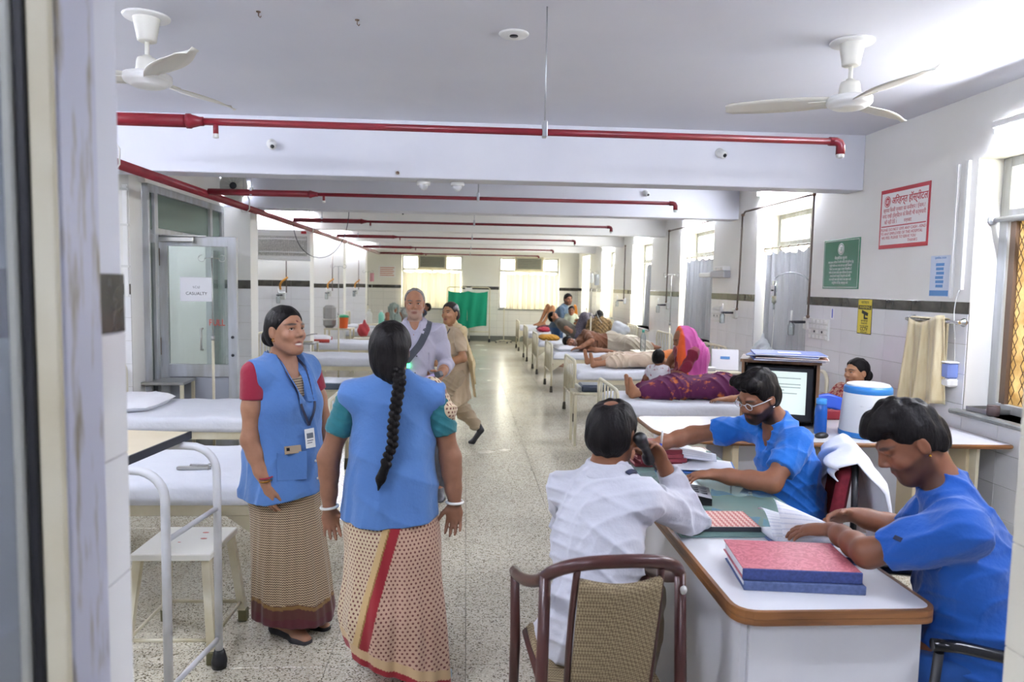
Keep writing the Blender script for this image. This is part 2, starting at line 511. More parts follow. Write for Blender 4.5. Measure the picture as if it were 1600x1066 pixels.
# ---- floor: base, terrazzo slabs one by one in the near half, the rest in one piece
fl = struct('floor', MB().box(-3.7, 3.7, -2.6, BW + .3, -.12, -.003), mat('floor_joint', '7b766b', .8))
slab = MB().box(.0012, .5988, .0012, .5988, -.02, 0, .001).mesh('slab'); slab.materials.append(M_floor)
for i in range(-6, 6):
    for j in range(3, 21):
        o = bpy.data.objects.new('slab', slab); COL.objects.link(o); o.parent = fl; o.location = (i * .6 + .02, j * .6 + .05, 0)
far = MB()
for i in range(-6, 6):
    for j in list(range(-5, 3)) + list(range(21, 36)):
        far.box(i * .6 + .0212, i * .6 + .6188, j * .6 + .0512, j * .6 + .6488, -.02, 0)
o = far.build('distant_slabs', M_floor, fl); o['kind'] = 'stuff'
# ---- ceiling and beams
struct('ceiling', MB().box(-3.7, 3.7, -2.6, BW + .3, CZ, CZ + .15), M_ceil)
for i, y in enumerate(BEAMS):
    struct('trim_%d' % (i + 1), MB().box(LW, RW, y, y + .25, BZ, CZ + .02, .006), M_paint if i < 2 else M_paintw)
# ---- right wall with window recesses  (y0, y1, z0, z1)
WIN = [(2.3, 4.55, .89, 2.53), (6.81, 8.1, .9, 2.5), (9.55, 11.05, .9, 2.5), (12.8, 14.3, .9, 2.5), (16.05, 17.55, .9, 2.5), (19.2, 20.5, .9, 2.5)]
def wall_x(name, x0, x1, y0, y1, wins, m):
    b = MB(); y = y0
    for (a, c, z0, z1) in wins:
        b.box(x0, x1, y, a, 0, CZ); b.box(x0, x1, a, c, 0, z0); b.box(x0, x1, a, c, z1, CZ); y = c
    b.box(x0, x1, y, y1, 0, CZ)
    return struct(name, b, m)
wr = wall_x('wall_right', RW, RW + .34, 1.25, BW, WIN, M_paintw)
# ---- tiles laid on walls: shared meshes, each tile an object
TILE = {}
def tile_obj(parent, kind, axis, u, z, w, h, off):
    """axis 'x': face looks to -X (or +X when off is a tuple); axis 'y': face looks to -Y"""
    key = (kind, axis, round(w, 3), round(h, 3))
    if key not in TILE:
        g = .0012
        b = MB()
        if axis == 'x': b.box(-.006, .004, g, w - g, g, h - g, .0015)
        else: b.box(g, w - g, -.006, .004, g, h - g, .0015)
        me = b.mesh('wall_tile'); me.materials.append({'w': M_tile, 'b': M_tileb, 'g': M_tileg}[kind]); TILE[key] = me
    o = bpy.data.objects.new('wall_tile' if kind == 'w' else 'band_tile', TILE[key]); COL.objects.link(o); o.parent = parent
    o.location = (off, u, z) if axis == 'x' else (u, off, z)
    return o
def tile_field(parent, axis, u0, u1, off, w=.33, band=(1.52, 1.60), rows=8, bandkind='b', zmin=-1, phase=0.0):
    grout = MB()
    if axis == 'x': grout.box(off - .0015, off + .004, u0, u1, max(0, zmin), band[1])
    else: grout.box(u0, u1, off - .0015, off + .004, max(0, zmin), band[1])
    grout.build('grout_bed', M_grout, parent)
    u = u1
    first = True
    while u > u0 + .02:
        ww = min(w if not (first and phase) else phase, u - u0); first = False
        if band[1] > zmin: tile_obj(parent, bandkind, axis, u - ww, band[0], ww, band[1] - band[0], off)
        z = band[0]
        for r in range(rows):
            hh = min(.2, z)
            if hh < .03: break
            z -= hh
            if z + hh <= zmin + .001: break
            tile_obj(parent, 'w', axis, u - ww, z, ww, hh, off)
        u -= ww
tile_field(wr, 'x', 4.55, 6.81, RW)
tile_field(wr, 'x', 8.1, 9.55, RW, phase=.28)
tile_field(wr, 'x', 11.05, 12.8, RW)
# below the near window, under the sill
g = MB().box(RW - .0015, RW + .004, 2.3, 4.55, 0, .88); g.build('grout_bed', M_grout, wr)
for j in range(7):
    for r in range(4): tile_obj(wr, 'w', 'x', 4.55 - .33 * (j + 1) if j < 6 else 2.3, .88 - .2 * (r + 1) - .0, .33 if j < 6 else .25, .2, RW)
def far_tile_mat():
    m = bpy.data.materials.new('distant_tiles'); m.use_nodes = True; nt = m.node_tree; b = nt.nodes['Principled BSDF']
    g = nt.nodes.new('ShaderNodeNewGeometry'); sx = nt.nodes.new('ShaderNodeSeparateXYZ'); nt.links.new(g.outputs['Position'], sx.inputs[0])
    add = nt.nodes.new('ShaderNodeMath'); add.operation = 'ADD'; nt.links.new(sx.outputs[0], add.inputs[0]); nt.links.new(sx.outputs[1], add.inputs[1])
    cb = nt.nodes.new('ShaderNodeCombineXYZ'); nt.links.new(add.outputs[0], cb.inputs[0]); nt.links.new(sx.outputs[2], cb.inputs[1])
    br = nt.nodes.new('ShaderNodeTexBrick'); br.offset = 0; br.inputs['Scale'].default_value = 1
    br.inputs['Brick Width'].default_value = .33; br.inputs['Row Height'].default_value = .2; br.inputs['Mortar Size'].default_value = .0025
    br.inputs['Color1'].default_value = (.78, .77, .73, 1); br.inputs['Color2'].default_value = (.75, .74, .70, 1); br.inputs['Mortar'].default_value = (.5, .49, .46, 1)
    nt.links.new(cb.outputs[0], br.inputs['Vector']); nt.links.new(br.outputs[0], b.inputs['Base Color']); b.inputs['Roughness'].default_value = .18
    return m
M_ftile = far_tile_mat()
for (a, c) in ((14.3, 16.05), (17.55, 19.2), (20.5, BW)):
    MB().box(RW - .006, RW + .004, a, c, 0, 1.52).build('tiled_panel', M_ftile, wr)
    MB().box(RW - .006, RW + .004, a, c, 1.52, 1.60).build('band', M_tileb, wr)
for (a, c, z0, z1) in WIN[2:]:
    MB().box(RW - .006, RW + .004, a, c, 0, .86).build('tiled_panel', M_ftile, wr)
# ---- windows on the right
def window_right(n, y0, y1, z0, z1, x):
    """frame, upper panes, sill; the frame's lower half stands behind a curtain"""
    w = .05; zt = 2.17
    b = MB()
    b.box(x, x + .05, y0, y0 + w, z0, z1, .004).box(x, x + .05, y1 - w, y1, z0, z1, .004)
    b.box(x + .003, x + .047, y0 + w * .8, y1 - w * .8, z1 - w, z1 - .001, .004).box(x + .003, x + .047, y0 + w * .8, y1 - w * .8, z0 + .001, z0 + w, .004).box(x - .005, x + .052, y0 + .002, y1 - .002, zt - .03, zt + .03, .004)
    ym = (y0 + y1) / 2 - .12
    b.box(x + .001, x + .049, ym - .025, ym + .025, z0 + .002, z1 - .002, .004)
    o = struct('window_%d' % n, b, M_alu)
    for (a, c) in ((y0 + w, ym - .025), (ym + .025, y1 - w)):
        MB().box(x + .02, x + .028, a, c, zt + .03, z1 - w).build('pane', M_frost, o)
        MB().box(x + .02, x + .028, a, c, z0 + w, zt - .03).build('pane', M_frost, o)
    MB().box(RW - .03, x + .02, y0 - .02, y1 + .02, z0 - .025, z0, .006).build('window_sill', mat('grey_stone', '8f918c', .4, noise=('6f7270', 12, .5)), o)
    return o
for n, (a, c, z0, z1) in enumerate(WIN[1:], 2): window_right(n, a, c, z0, z1, RW + .25)
def curtain(name, label, p0, p1, z1, z0, m, folds, amp, group, axis='y', rings=7, rod_ext=.05, gather=(0, 1), parent_rod=True):
    """a hanging curtain with its rod and rings; p0..p1 along axis"""
    base = (0, 0, 0)
    t = thing(name, label, 'curtain', base, 0, group)
    def P_(s, off, z): return (p0[0] + (p1[0] - p0[0]) * s + (off if axis == 'y' else 0), p0[1] + (p1[1] - p0[1]) * s + (0 if axis == 'y' else off), z)
    rnd = random.Random(sum(map(ord, label))); ph = [rnd.uniform(0, 6) for _ in range(4)]
    def fn(u, v):
        s = gather[0] + (gather[1] - gather[0]) * u
        d = amp * (math.sin(2 * PI * folds * u + ph[0] + .8 * math.sin(3 * u + ph[1])) + .4 * math.sin(2 * PI * folds * 2.3 * u + ph[2] + 1.5 * v)) * (.55 + .45 * v)
        droop = .03 * abs(math.sin(PI * u * (rings - 1))) * (1 - v) ** 6 * 1.4
        return P_(s, d, z1 - .03 - droop - (z1 - .03 - z0) * v)
    MB().grid(fn, int(folds * 14), 14).build('cloth', m, t)
    L = (Vector(p1) - Vector(p0)).length or 1; e = rod_ext / L
    MB().tube([P_(-e, 0, z1), P_(1 + e, 0, z1)], .011, 8).build('curtain_rod', M_steel, t)
    for i in range(rings):
        s = gather[0] + (gather[1] - gather[0]) * i / (rings - 1); c = P_(s, 0, z1 - .012)
        MB().tube(arc(c, .022, 0, 2 * PI * .95, 10, 'xz' if axis == 'y' else 'yz'), .004, 6).build('ring', M_brown, t)
    return t
curtain('window_curtain', 'grey curtain drawn across the window behind the hanging drip bag', (RW + .1, 6.84), (RW + .1, 8.08), 2.12, .95, M_curt, 8, .03, 'grey side-window curtains')
curtain('window_curtain', 'grey curtain of the second side window, below its two bright panes', (RW + .1, 9.58), (RW + .1, 11.1), 2.12, .95, M_curt, 7, .045, 'grey side-window curtains', gather=(0, .92))
curtain('window_curtain', 'narrow bunched grey curtain beside the third side window', (RW + .1, 12.83), (RW + .1, 14.35), 2.12, .95, M_curt, 4, .045, 'grey side-window curtains', gather=(0, .45), rings=5)
curtain('window_curtain', 'bunched curtain of the fourth side window, far down the ward', (RW + .1, 16.08), (RW + .1, 17.55), 2.12, .95, M_curtw, 4, .04, 'grey side-window curtains', gather=(0, .5), rings=5)
curtain('window_curtain', 'small pale curtain in the farthest side window', (RW + .1, 19.2), (RW + .1, 20.5), 2.12, .95, M_curtw, 3, .04, 'grey side-window curtains', gather=(0, .4), rings=4)
# near right window: frame, frosted top light, sunlit glass behind a wire grille
a, c, z0, z1 = WIN[0]; x = RW + .165
b = MB()
b.box(x, x + .05, a, a + .06, z0, z1).box(x, x + .06, c - .075, c, z0, z1, .005).box(x + .003, x + .047, a + .05, c - .07, z1 - .06, z1).box(x + .003, x + .047, a + .05, c - .07, z0, z0 + .06, .004)
b.box(x - .004, x + .052, a + .05, c - .07, 2.12, 2.2, .005)
w0 = struct('window_1', b, M_alu)
MB().box(x + .01, x + .03, c - .115, c - .09, z0 + .06, 2.12).build('sash_rail', M_brown, w0)
MB().box(x + .0, x + .03, c - .15, c - .125, z0 + .06, 2.12).build('sash_rail', M_brown, w0)
MB().box(x + .03, x + .036, a + .06, c - .085, 2.2, z1 - .06).build('pane', M_frost, w0)
MB().box(x + .032, x + .038, a + .06, c - .085, z0 + .06, 2.12).build('pane', M_yellowglass, w0)
gr = MB(); yy = c - .16; step = .085
for i in range(14):
    for sgn in (1, -1):
        pts = []
        for k in range(15):
            z = z0 + .07 + k * .083
            ph = (k % 2)
            pts.append((x + .018 + (.002 if sgn > 0 else 0), yy - i * step * 1.0 - (step / 2) * (ph if sgn > 0 else 1 - ph), min(z, 2.12)))
        gr.tube(pts, .003, 5)
gr.build('wire_grille', mat('grille_wire', '6d5a44', .5, .4), w0)['kind'] = 'stuff'
MB().box(RW - .07, x + .06, a - .02, c + .05, z0 - .03, z0, .008).build('window_sill', MATS['grey_stone'], w0)
# ---- left wall: outer wall, piers at the beams, glazed partition
PX = -2.87
b = MB().box(LW - .2, LW, 1.25, 6.42, 0, CZ).box(LW - .2, LW, 8.69, BW, 0, CZ)
for y, t, xe in ((6.42, .24, PX), (8.69, .3, LC), (11.93, .3, LC), (15.14, .3, LC), (18.45, .3, LC)):
    b.box(LW - .1, xe, y + .003, y + t, 0, CZ - .004)
b.box(PX - .1, PX + .06, 6.6, 8.75, BZ, CZ)
wl = struct('wall_left', b, M_paintw)
tile_field(wl, 'y', PX - .33, PX, 6.42, band=(1.52, 1.61))
tile_field(wl, 'y', -2.85, LC, 8.69, band=(1.56, 1.66))
tile_field(wl, 'y', -3.44, LC, 11.93, band=(1.57, 1.67), w=.3)
tile_field(wl, 'y', -3.44, LC, 15.14, band=(1.53, 1.62), w=.3)
tile_field(wl, 'y', -3.44, LC, 18.45, band=(1.53, 1.62), w=.3)
for (a, c) in ((8.99, 11.93), (12.23, 15.14), (15.44, 18.45), (18.75, BW)):
    MB().box(LW - .004, LW + .006, a, c, 0, 1.55).build('tiled_panel', M_ftile, wl); MB().box(LW - .004, LW + .006, a, c, 1.55, 1.64).build('band', M_tileb, wl)
MB().box(LW - .004, LW + .006, 1.25, 6.42, 0, 1.52).build('tiled_panel', M_ftile, wl); MB().box(LW - .004, LW + .006, 1.25, 6.42, 1.52, 1.6).build('band', M_tileb, wl)
# ---- glazed partition with the open door
px = PX
b = MB()
for y0, y1 in ((6.66, 6.69), (6.79, 6.86), (8.22, 8.29), (8.6, 8.67)): b.box(px, px + .06, y0, y1, 0, 2.5, .004)
for z0, z1 in ((2.43, 2.5), (1.98, 2.06), (.55, .63), (0, .08)):
    b.box(px + .002, px + .056, 6.685, 6.795, z0 + .001, z1 - .001, .004); b.box(px + .002, px + .056, 8.285, 8.605, z0 + .001, z1 - .001, .004)
b.box(px + .002, px + .056, 6.855, 8.225, 2.431, 2.499, .004); b.box(px + .002, px + .056, 6.855, 8.225, 2.06, 2.12, .004)
d1 = struct('door_1', b, M_alu)
for (y0, y1) in ((6.69, 6.79), (6.86, 8.22), (8.29, 8.6)):
    MB().box(px + .025, px + .031, y0, y1, 2.1, 2.43).build('pane', M_pane_green, d1)
for (y0, y1) in ((6.69, 6.79), (8.29, 8.6)):
    MB().box(px + .025, px + .031, y0, y1, .63, 1.98).build('pane', M_pane, d1)
    MB().box(px + .022, px + .032, y0, y1, .08, .55).build('kick_panel', mat('grey_laminate', '9a9ea6', .4), d1)
# the leaf stands open across the room
lf = MB(); ly = 6.95; lx0, lx1 = -2.86, -2.145
lf.box(lx0, lx0 + .085, ly, ly + .045, .04, 2.06, .005).box(lx1 - .085, lx1, ly, ly + .045, .04, 2.06, .005)
lf.box(lx0 + .08, lx1 - .08, ly + .002, ly + .043, 1.965, 2.059, .004).box(lx0 + .08, lx1 - .08, ly + .002, ly + .043, .74, .86, .004).box(lx0 + .08, lx1 - .08, ly + .002, ly + .043, .041, .18, .004)
d2 = struct('door_2', lf, M_alu)
MB().box(lx0 + .085, lx1 - .085, ly + .02, ly + .026, .86, 1.965).build('pane', M_pane, d2)
MB().box(lx0 + .085, lx1 - .085, ly + .018, ly + .028, .18, .74).build('kick_panel', MATS['grey_laminate'], d2)
MB().box(lx0 + .02, lx0 + .34, ly - .05, ly, 2.0, 2.05, .008).box(lx0 + .05, lx0 + .45, ly - .03, ly - .015, 2.052, 2.066, .003).build('door_closer', M_steel, d2)
MB().tube([(lx0 + .4, ly - .005, 1.0), (lx0 + .4, ly - .05, 1.0), (lx0 + .4, ly - .05, 1.2), (lx0 + .4, ly - .005, 1.2)], .01, 8).build('pull_handle', M_steel, d2)
for z in (1.12, .95): MB().lathe([(.014, 0), (.014, .012)], (lx1 - .04, ly, z), 10, Matrix.Rotation(PI / 2, 4, 'X')).build('bolt', M_dark, d2)
for z in (.95, 1.78): MB().box(lx0 + .0, lx0 + .02, ly - .02, ly, z, z + .16).build('hinge', M_brown, d2)
# side room seen through the glass
b = MB().box(-6.1, -6.0, 5.4, 11.0, 0, CZ).box(-6.1, -3.65, 5.3, 5.4, 0, CZ).box(-6.1, -3.65, 10.9, 11.0, 0, CZ)
struct('wall_sideroom', b, M_paintw)
MB().box(-6.1, -3.7, 5.3, 11, -.12, 0).build('floor_sideroom', M_floor)['kind'] = 'structure'; MB().box(-6.1, -3.7, 5.3, 11, CZ, CZ + .1).build('ceiling_sideroom', M_ceil)['kind'] = 'structure'
b = MB()
for y0, y1 in ((8.2, 8.27), (8.95, 9.02), (9.7, 9.77)): b.box(-4.4, -4.34, y0, y1, 0, 2.4)
for z0, z1 in ((2.32, 2.4), (1.98, 2.05), (.8, .9), (0, .1)): b.box(-4.4, -4.34, 8.2, 9.77, z0, z1)
d4 = struct('door_4', b, M_alu)
MB().box(-4.38, -4.37, 8.27, 8.95, .9, 1.98).build('pane', M_pane_green, d4); MB().box(-4.38, -4.36, 9.02, 9.7, .1, 1.98).build('door_panel', MATS['grey_laminate'], d4)
# ---- back wall with two windows
BWIN = [(-1.86, -.1, .95, 2.48), (.97, 2.73, .95, 2.45)]
b = MB(); x = LW - .2
for (a, c, z0, z1) in BWIN:
    b.box(x, a, BW, BW + .25, 0, CZ); b.box(a, c, BW, BW + .25, 0, z0); b.box(a, c, BW, BW + .25, z1, CZ); x = c
b.box(x, RW + .34, BW, BW + .25, 0, CZ)
wb = struct('wall_back', b, M_paintw)
for (a, c) in ((LW, -1.86), (-.1, .97), (2.73, RW)):
    MB().box(a, c, BW - .006, BW + .004, .16, 1.51).build('tiled_panel', M_ftile, wb)
    MB().box(a, c, BW - .007, BW + .004, 1.51, 1.60).build('band', M_tileb, wb)
for (a, c, z0, z1) in BWIN: MB().box(a, c, BW - .006, BW + .004, .16, .93).build('tiled_panel', M_ftile, wb)
struct('baseboard_back', MB().box(LW, RW, BW - .012, BW, 0, .16), mat('grey_skirting', '6d7068', .35))
struct('baseboard_right', MB().box(RW - .012, RW, 6.9, BW, 0, .12), MATS['grey_skirting'])
for n, (a, c, z0, z1) in enumerate(BWIN):
    y = BW + .12; xm = (a + c) / 2
    b = MB().box(a, a + .05, y, y + .05, z0, z1).box(c - .05, c, y, y + .05, z0, z1).box(a + .045, c - .045, y + .003, y + .047, z1 - .05, z1 - .001).box(a + .045, c - .045, y + .003, y + .047, z0 + .001, z0 + .05).box(a + .045, c - .045, y - .003, y + .053, 2.04, 2.1).box(xm - .025, xm + .025, y + .001, y + .049, z0 + .002, z1 - .002)
    w = struct('window_%d' % (7 + n), b, M_alu)
    for (u, v) in ((a + .05, xm - .025), (xm + .025, c - .05)):
        MB().box(u, v, y + .02, y + .026, 2.1, z1 - .05).build('pane', M_frost, w); MB().box(u, v, y + .02, y + .026, z0 + .05, 2.04).build('pane', M_frost, w)
    MB().box(a - .03, c + .03, BW - .04, y, z0 - .03, z0).build('window_sill', MATS['grey_stone'], w)
    # air conditioner boxed into the upper light
    ax0 = xm - .42 + (.06 if n == 0 else .05)
    t = thing('window_air_conditioner', 'grey louvred air conditioner in the top of the %s back window' % ('left-hand' if n == 0 else 'right-hand'), 'air conditioner', (ax0, BW, 2.12), 0, 'air conditioners in the back windows')
    MB().box(-.06, .78, -.03, .1, -.06, .36, .01).build('surround', M_cream, t)
    MB().box(0, .72, -.06, .3, .0, .32, .012).build('casing', mat('aged_casing', '9d9c8e', .5), t)
    for k in range(6): MB().box(.03, .69, -.068, -.055, .03 + k * .047, .052 + k * .047).build('louvre', mat('louvre_grey', '6f7068', .5), t)
curtain('window_curtain', 'white gathered curtain of the left back window, behind the grey-haired man', (-1.8, BW - .08), (-.16, BW - .08), 2.04, .98, M_curtw, 9, .03, 'white back-window curtains', 'x', 6)
curtain('window_curtain', 'white gathered curtain of the right back window, beside the green screen', (1.16, BW - .08), (2.66, BW - .08), 2.03, .96, M_curtw, 9, .03, 'white back-window curtains', 'x', 6)
# ---- front wall with the doorway the camera looks through
JX, JR = -.562, 1.026
b = MB().box(LW - .2, JX - .06, 1.135, 1.25, 2.25, CZ).box(-3.65, -1.55, 1.135, 1.25, 0, 2.25).box(JX - .06, JX, 1.135, 1.222, 0, CZ).box(JR, RW + .34, 1.1, 1.25, 0, CZ).box(JX, JR, 1.1, 1.25, 2.6, CZ)
wf = struct('wall_front', b, M_paint)
for (z0, z1, k) in ((1.668, 2.6, None), (1.573, 1.666, 'b'), (1.373, 1.571, 'w'), (1.173, 1.371, 'w'), (.973, 1.171, 'w'), (.773, .971, 'w'), (.573, .771, 'w')):
    if k: MB().box(JX, JX + .006, 1.138, 1.2215, z0, z1, .001).build('jamb_tile', M_tileb if k == 'b' else M_tile, wf)
for z in np.arange(.2, 1.7, .2): MB().box(JR - .006, JR, 1.1, 1.25, z + .001, z + .199, .001).build('jamb_tile', mat('cream_tile', 'd8d4c4', .2), wf)
# metal door frame in the doorway
b = MB().box(JX - .05, JX + .012, 1.03, 1.135, 0, 2.6, .004)
dm = struct('door_3', b, M_alud)
MB().box(JX - .022, JX + .010, 1.02, 1.031, 0, 2.6, .003).build('stop_bead', M_cream, dm)
MB().box(JX - .036, JX - .0225, 1.016, 1.03, 0, 2.6, .002).build('rubber_seal', M_black, dm)
MB().box(JX - .051, JX - .037, 1.01, 1.03, 0, 2.6, .003).build('stile', mat('stile_metal', 'a8a99f', .4, .2), dm)
MB().box(JX - .9, JX - .052, 1.014, 1.02, .1, 2.6).build('pane', glassy('door_glass', '9a9ca6', .6, .03), dm)
# tiled block behind the door glass, made up for the jamb's reflection
MB().box(JX - .11, JX - .056, 1.05, 1.13, 0, 1.573).build('jamb_reflection', M_tile, dm); MB().box(JX - .11, JX - .056, 1.05, 1.13, 1.573, 1.67).build('jamb_reflection', M_tileb, dm)
MB().box(JX - .11, JX - .056, 1.05, 1.13, 1.67, 2.2).build('jamb_reflection', M_paint, dm)
# corridor behind the camera
struct('wall_corridor', MB().box(-2.2, -2.1, -2.6, 1.0, 0, CZ).box(2.1, 2.2, -2.6, 1.1, 0, CZ).box(-2.2, 2.2, -2.7, -2.6, 0, CZ), M_paint)
# ---- fluorescent lamps
M_tube = mat('lit_tube', 'ffffff', .4, emit=('e9eeff', TUBE_POWER))
def tube_light(label, c, axis, L=1.2, group='fluorescent tube lights'):
    t = thing('tube_light', label, 'light', c, 0 if axis == 'x' else PI / 2, group)
    MB().box(-L / 2, L / 2, -.02, .03, .012, .055, .006).build('batten', M_white, t)
    MB().tube([(-L / 2 + .03, 0, 0), (L / 2 - .03, 0, 0)], .016, 10).build('tube', M_tube, t)
    for s in (-1, 1): MB().box(s * L / 2 - .02 * (s > 0) - 0.0 * s, s * L / 2 + .02 * (s < 0), -.018, .02, -.02, .03, .003).build('lamp_holder', M_white, t)
    return t
tube_light('bright tube lamp high on the near right wall, above the wire-grilled window', (RW - .05, 3.75, 2.66), 'y')
tube_light('tube lamp on the second ceiling beam, above the glass door', (-3.0, 8.63, 2.76), 'x', .9)
tube_light('tube lamp on the third ceiling beam, above the insect killer', (-2.95, 11.87, 2.75), 'x', .9)
tube_light('tube lamp on the fourth ceiling beam at its left end', (-2.9, 15.08, 2.75), 'x', .9)
tube_light('tube lamp on the fifth ceiling beam at its left end', (-2.9, 18.39, 2.75), 'x', .9)
tube_light('tube lamp high on the near left wall, seen through the blurred door glass', (LW + .05, 4.3, 2.8), 'y', 1.2)
for i, (y, s) in enumerate(((7.4, 'second'), (10.3, 'third'), (13.5, 'fourth'), (16.8, 'fifth'))):
    tube_light('tube lamp high on the right wall in the %s bay, above its side window' % s, (RW - .05, y, 2.72), 'y', 1.2)  # unseen lamps, the near wall lamp repeated down the bays
tube_light('tube lamp on the corridor ceiling behind the viewer, left one', (-.9, -.9, 2.86), 'y', 1.2)  # fill lamp added behind the camera
tube_light('tube lamp in the side room behind the glass door', (-4.6, 7.4, 2.8), 'y', 1.2)  # unseen lamp put in to brighten the side room
tube_light('tube lamp on the ward side of the doorway wall, right of the door', (2.1, 1.32, 2.7), 'x', .9)  # added front fill for the near people, out of view
tube_light('tube lamp on the ward side of the doorway wall, left of the door', (-1.6, 1.32, 2.7), 'x', 1.2)  # second added front fill lamp, also out of view
# daylight portals in the window openings
def portal(loc, rot, sx, sy):
    l = bpy.data.lights.new('window_portal', 'AREA'); l.shape = 'RECTANGLE'; l.size = sx; l.size_y = sy; l.cycles.is_portal = True
    o = bpy.data.objects.new('window_portal', l); COL.objects.link(o); o.location = loc; o.rotation_euler = rot
for (a, c, z0, z1) in WIN: portal((RW + .40, (a + c) / 2, (z0 + z1) / 2), (0, PI / 2, 0), z1 - z0, c - a)
for (a, c, z0, z1) in BWIN: portal(((a + c) / 2, BW + .3, (z0 + z1) / 2), (-PI / 2, 0, 0), c - a, z1 - z0)

# ================================================================== CEILING AND WALL FITTINGS
RX = Matrix(((0, 0, -1, 0), (-1, 0, 0, 0), (0, 1, 0, 0), (0, 0, 0, 1)))       # sign facing -X (right wall)
RY = Matrix(((1, 0, 0, 0), (0, 0, -1, 0), (0, 1, 0, 0), (0, 0, 0, 1)))        # sign facing -Y
RPX = Matrix(((0, 0, 1, 0), (1, 0, 0, 0), (0, 1, 0, 0), (0, 0, 0, 1)))        # sign facing +X
def TX(x, y, z=0): return Matrix.Translation((x, y, z))
M_fan = mat('fan_cream', 'd9d7cc', .4)
def ceiling_fan(label, x, y, angs):
    t = thing('ceiling_fan', label, 'fan', (x, y, CZ), 0, 'ceiling fans')
    MB().lathe([(.105, -.012), (.11, -.006), (.11, 0)], n=28).build('ceiling_plate', M_white, t)
    MB().lathe([(.036, -.125), (.045, -.12), (.047, -.10), (.062, -.02), (.064, -.01), (.064, 0)], n=24).build('canopy', M_fan, t)
    MB().tube([(0, 0, -.12), (0, 0, -.21)], .011, 10).build('down_rod', M_fan, t)
    MB().lathe([(.054, -.275), (.056, -.27), (.05, -.22), (.045, -.205), (.022, -.20), (.02, -.19)], n=24).build('motor_cover', M_fan, t)
    mo = MB().lathe([(.03, -.345), (.07, -.342), (.085, -.335), (.088, -.328), (.105, -.325), (.112, -.315), (.114, -.305), (.110, -.30), (.114, -.295), (.112, -.285), (.09, -.277), (.03, -.272)], n=32).build('motor', M_white, t)
    for a in angs:
        b = MB()
        def fn(u, v):
            r = .09 + .53 * u; w = (.045 + .035 * math.sin(PI * min(1, u * 1.15)) + .008 * u) * (1 if u < .93 else max(.2, 1 - ((u - .93) / .07) ** 2 * .8))
            s = (v - .5) * 2
            return (r, s * w, -.30 + .016 * s)
        b.grid(fn, 16, 4, True, .004)
        b.box(.06, .2, -.02, .02, -.303, -.297)
        b.build('blade', M_fan, t).rotation_euler = (0, 0, math.radians(a))
    return t
ceiling_fan('cream three-blade ceiling fan above the desk, right of the ward', 1.985, 3.745, (-84, 36, 156))
ceiling_fan('cream three-blade ceiling fan near the doorway, left of the ward', -1.59, 3.79, (68, -52, 188))
# ---- red sprinkler pipes
M_galv = mat('galvanised', 'b9bcc0', .35, .7)
def spr_head(b_parent, x, y, z, r=.012):
    o = MB().tube([(x, y, z), (x, y, z - .045)], r, 10).build('sprinkler_drop', M_red, b_parent)
    MB().lathe([(.008, -.02), (.014, -.018), (.013, -.004), (.012, 0)], (x, y, z - .043), 10).build('sprinkler_head', M_offw, o)
def branch(label, y, z, x0, xr, x1):
    t = thing('sprinkler_pipe', label, 'pipe', (0, y, z), 0, 'red sprinkler branch pipes under the ceiling')
    MB().tube([(x0, 0, 0), (xr, 0, 0)], .029, 14).build('wide_pipe', M_red, t)
    MB().lathe([(.029, 0), (.034, .002), (.034, .02), (.03, .024), (.021, .06), (.021, .075), (.017, .078)], (xr, 0, 0), 16, Matrix.Rotation(PI / 2, 4, 'Y')).build('reducer', M_red, t)
    MB().tube([(xr + .07, 0, 0), (x1, 0, 0)], .0165, 12).build('narrow_pipe', M_red, t)
    e = MB().tube([(x1 - .02, 0, 0), (x1 + .012, 0, 0), (x1 + .03, 0, -.006), (x1 + .038, 0, -.02), (x1 + .038, 0, -.06)], .021, 12).build('elbow', M_red, t)
    MB().lathe([(.01, -.02), (.018, -.016), (.019, 0)], (x1 + .038, 0, -.058), 12).build('sprinkler_head', M_offw, e)
    spr_head(t, xr + .13, 0, -.01)
    for xx in ((.36,) if y < 4 else (.1, -1.9)):
        c = MB().box(xx - .012, xx + .012, -.024, .024, -.024, .05, .004).build('clamp', M_galv, t)
        MB().tube([(xx, 0, .05), (xx, 0, CZ - z)], .004, 6).build('hanger_rod', M_galv, c)
    return t
for y, z, xr, x1, w in ((3.45, 2.378, -1.28, 1.76, 'nearest red sprinkler branch pipe, crossing in front of the first beam'),
                     (6.6, 2.43, -1.4, 1.87, 'second red sprinkler branch pipe, seen below the first beam'),
                     (9.75, 2.46, -1.4, 1.91, 'third red sprinkler branch pipe down the ward'), (12.95, 2.465, -1.3, 1.9, 'fourth red sprinkler branch pipe down the ward'),
                     (16.2, 2.445, -1.25, 1.9, 'fifth red sprinkler branch pipe down the ward'), (19.4, 2.44, -1.2, 1.9, 'farthest red sprinkler branch pipe before the back windows')):
    branch(w, y, z, -2.27, xr, x1)
t = thing('sprinkler_main_pipe', 'thick red sprinkler main running along the left side below the beams', 'pipe', (-2.3, 0, 2.405))
MB().tube([(0, 2.6, 0), (0, 19.5, .03)], .034, 14).build('pipe_run', M_red, t)
for y in (4.92, 7.75, 10.9, 14.0, 17.2):
    c = MB().tube([(0, y + .0, .16), (.05, y, .09), (.047, y, -.01), (.02, y, -.043), (-.03, y, -.036), (-.046, y, .02), (-.03, y, .1), (-.015, y, .16)], .006, 6).box(-.03, .0, y - .015, y + .015, .13, .18).build('clamp', M_offw, t)
    MB().tube([(-.012, y, .17), (-.012, y, CZ - 2.405)], .004, 6).build('hanger_rod', M_galv, c)
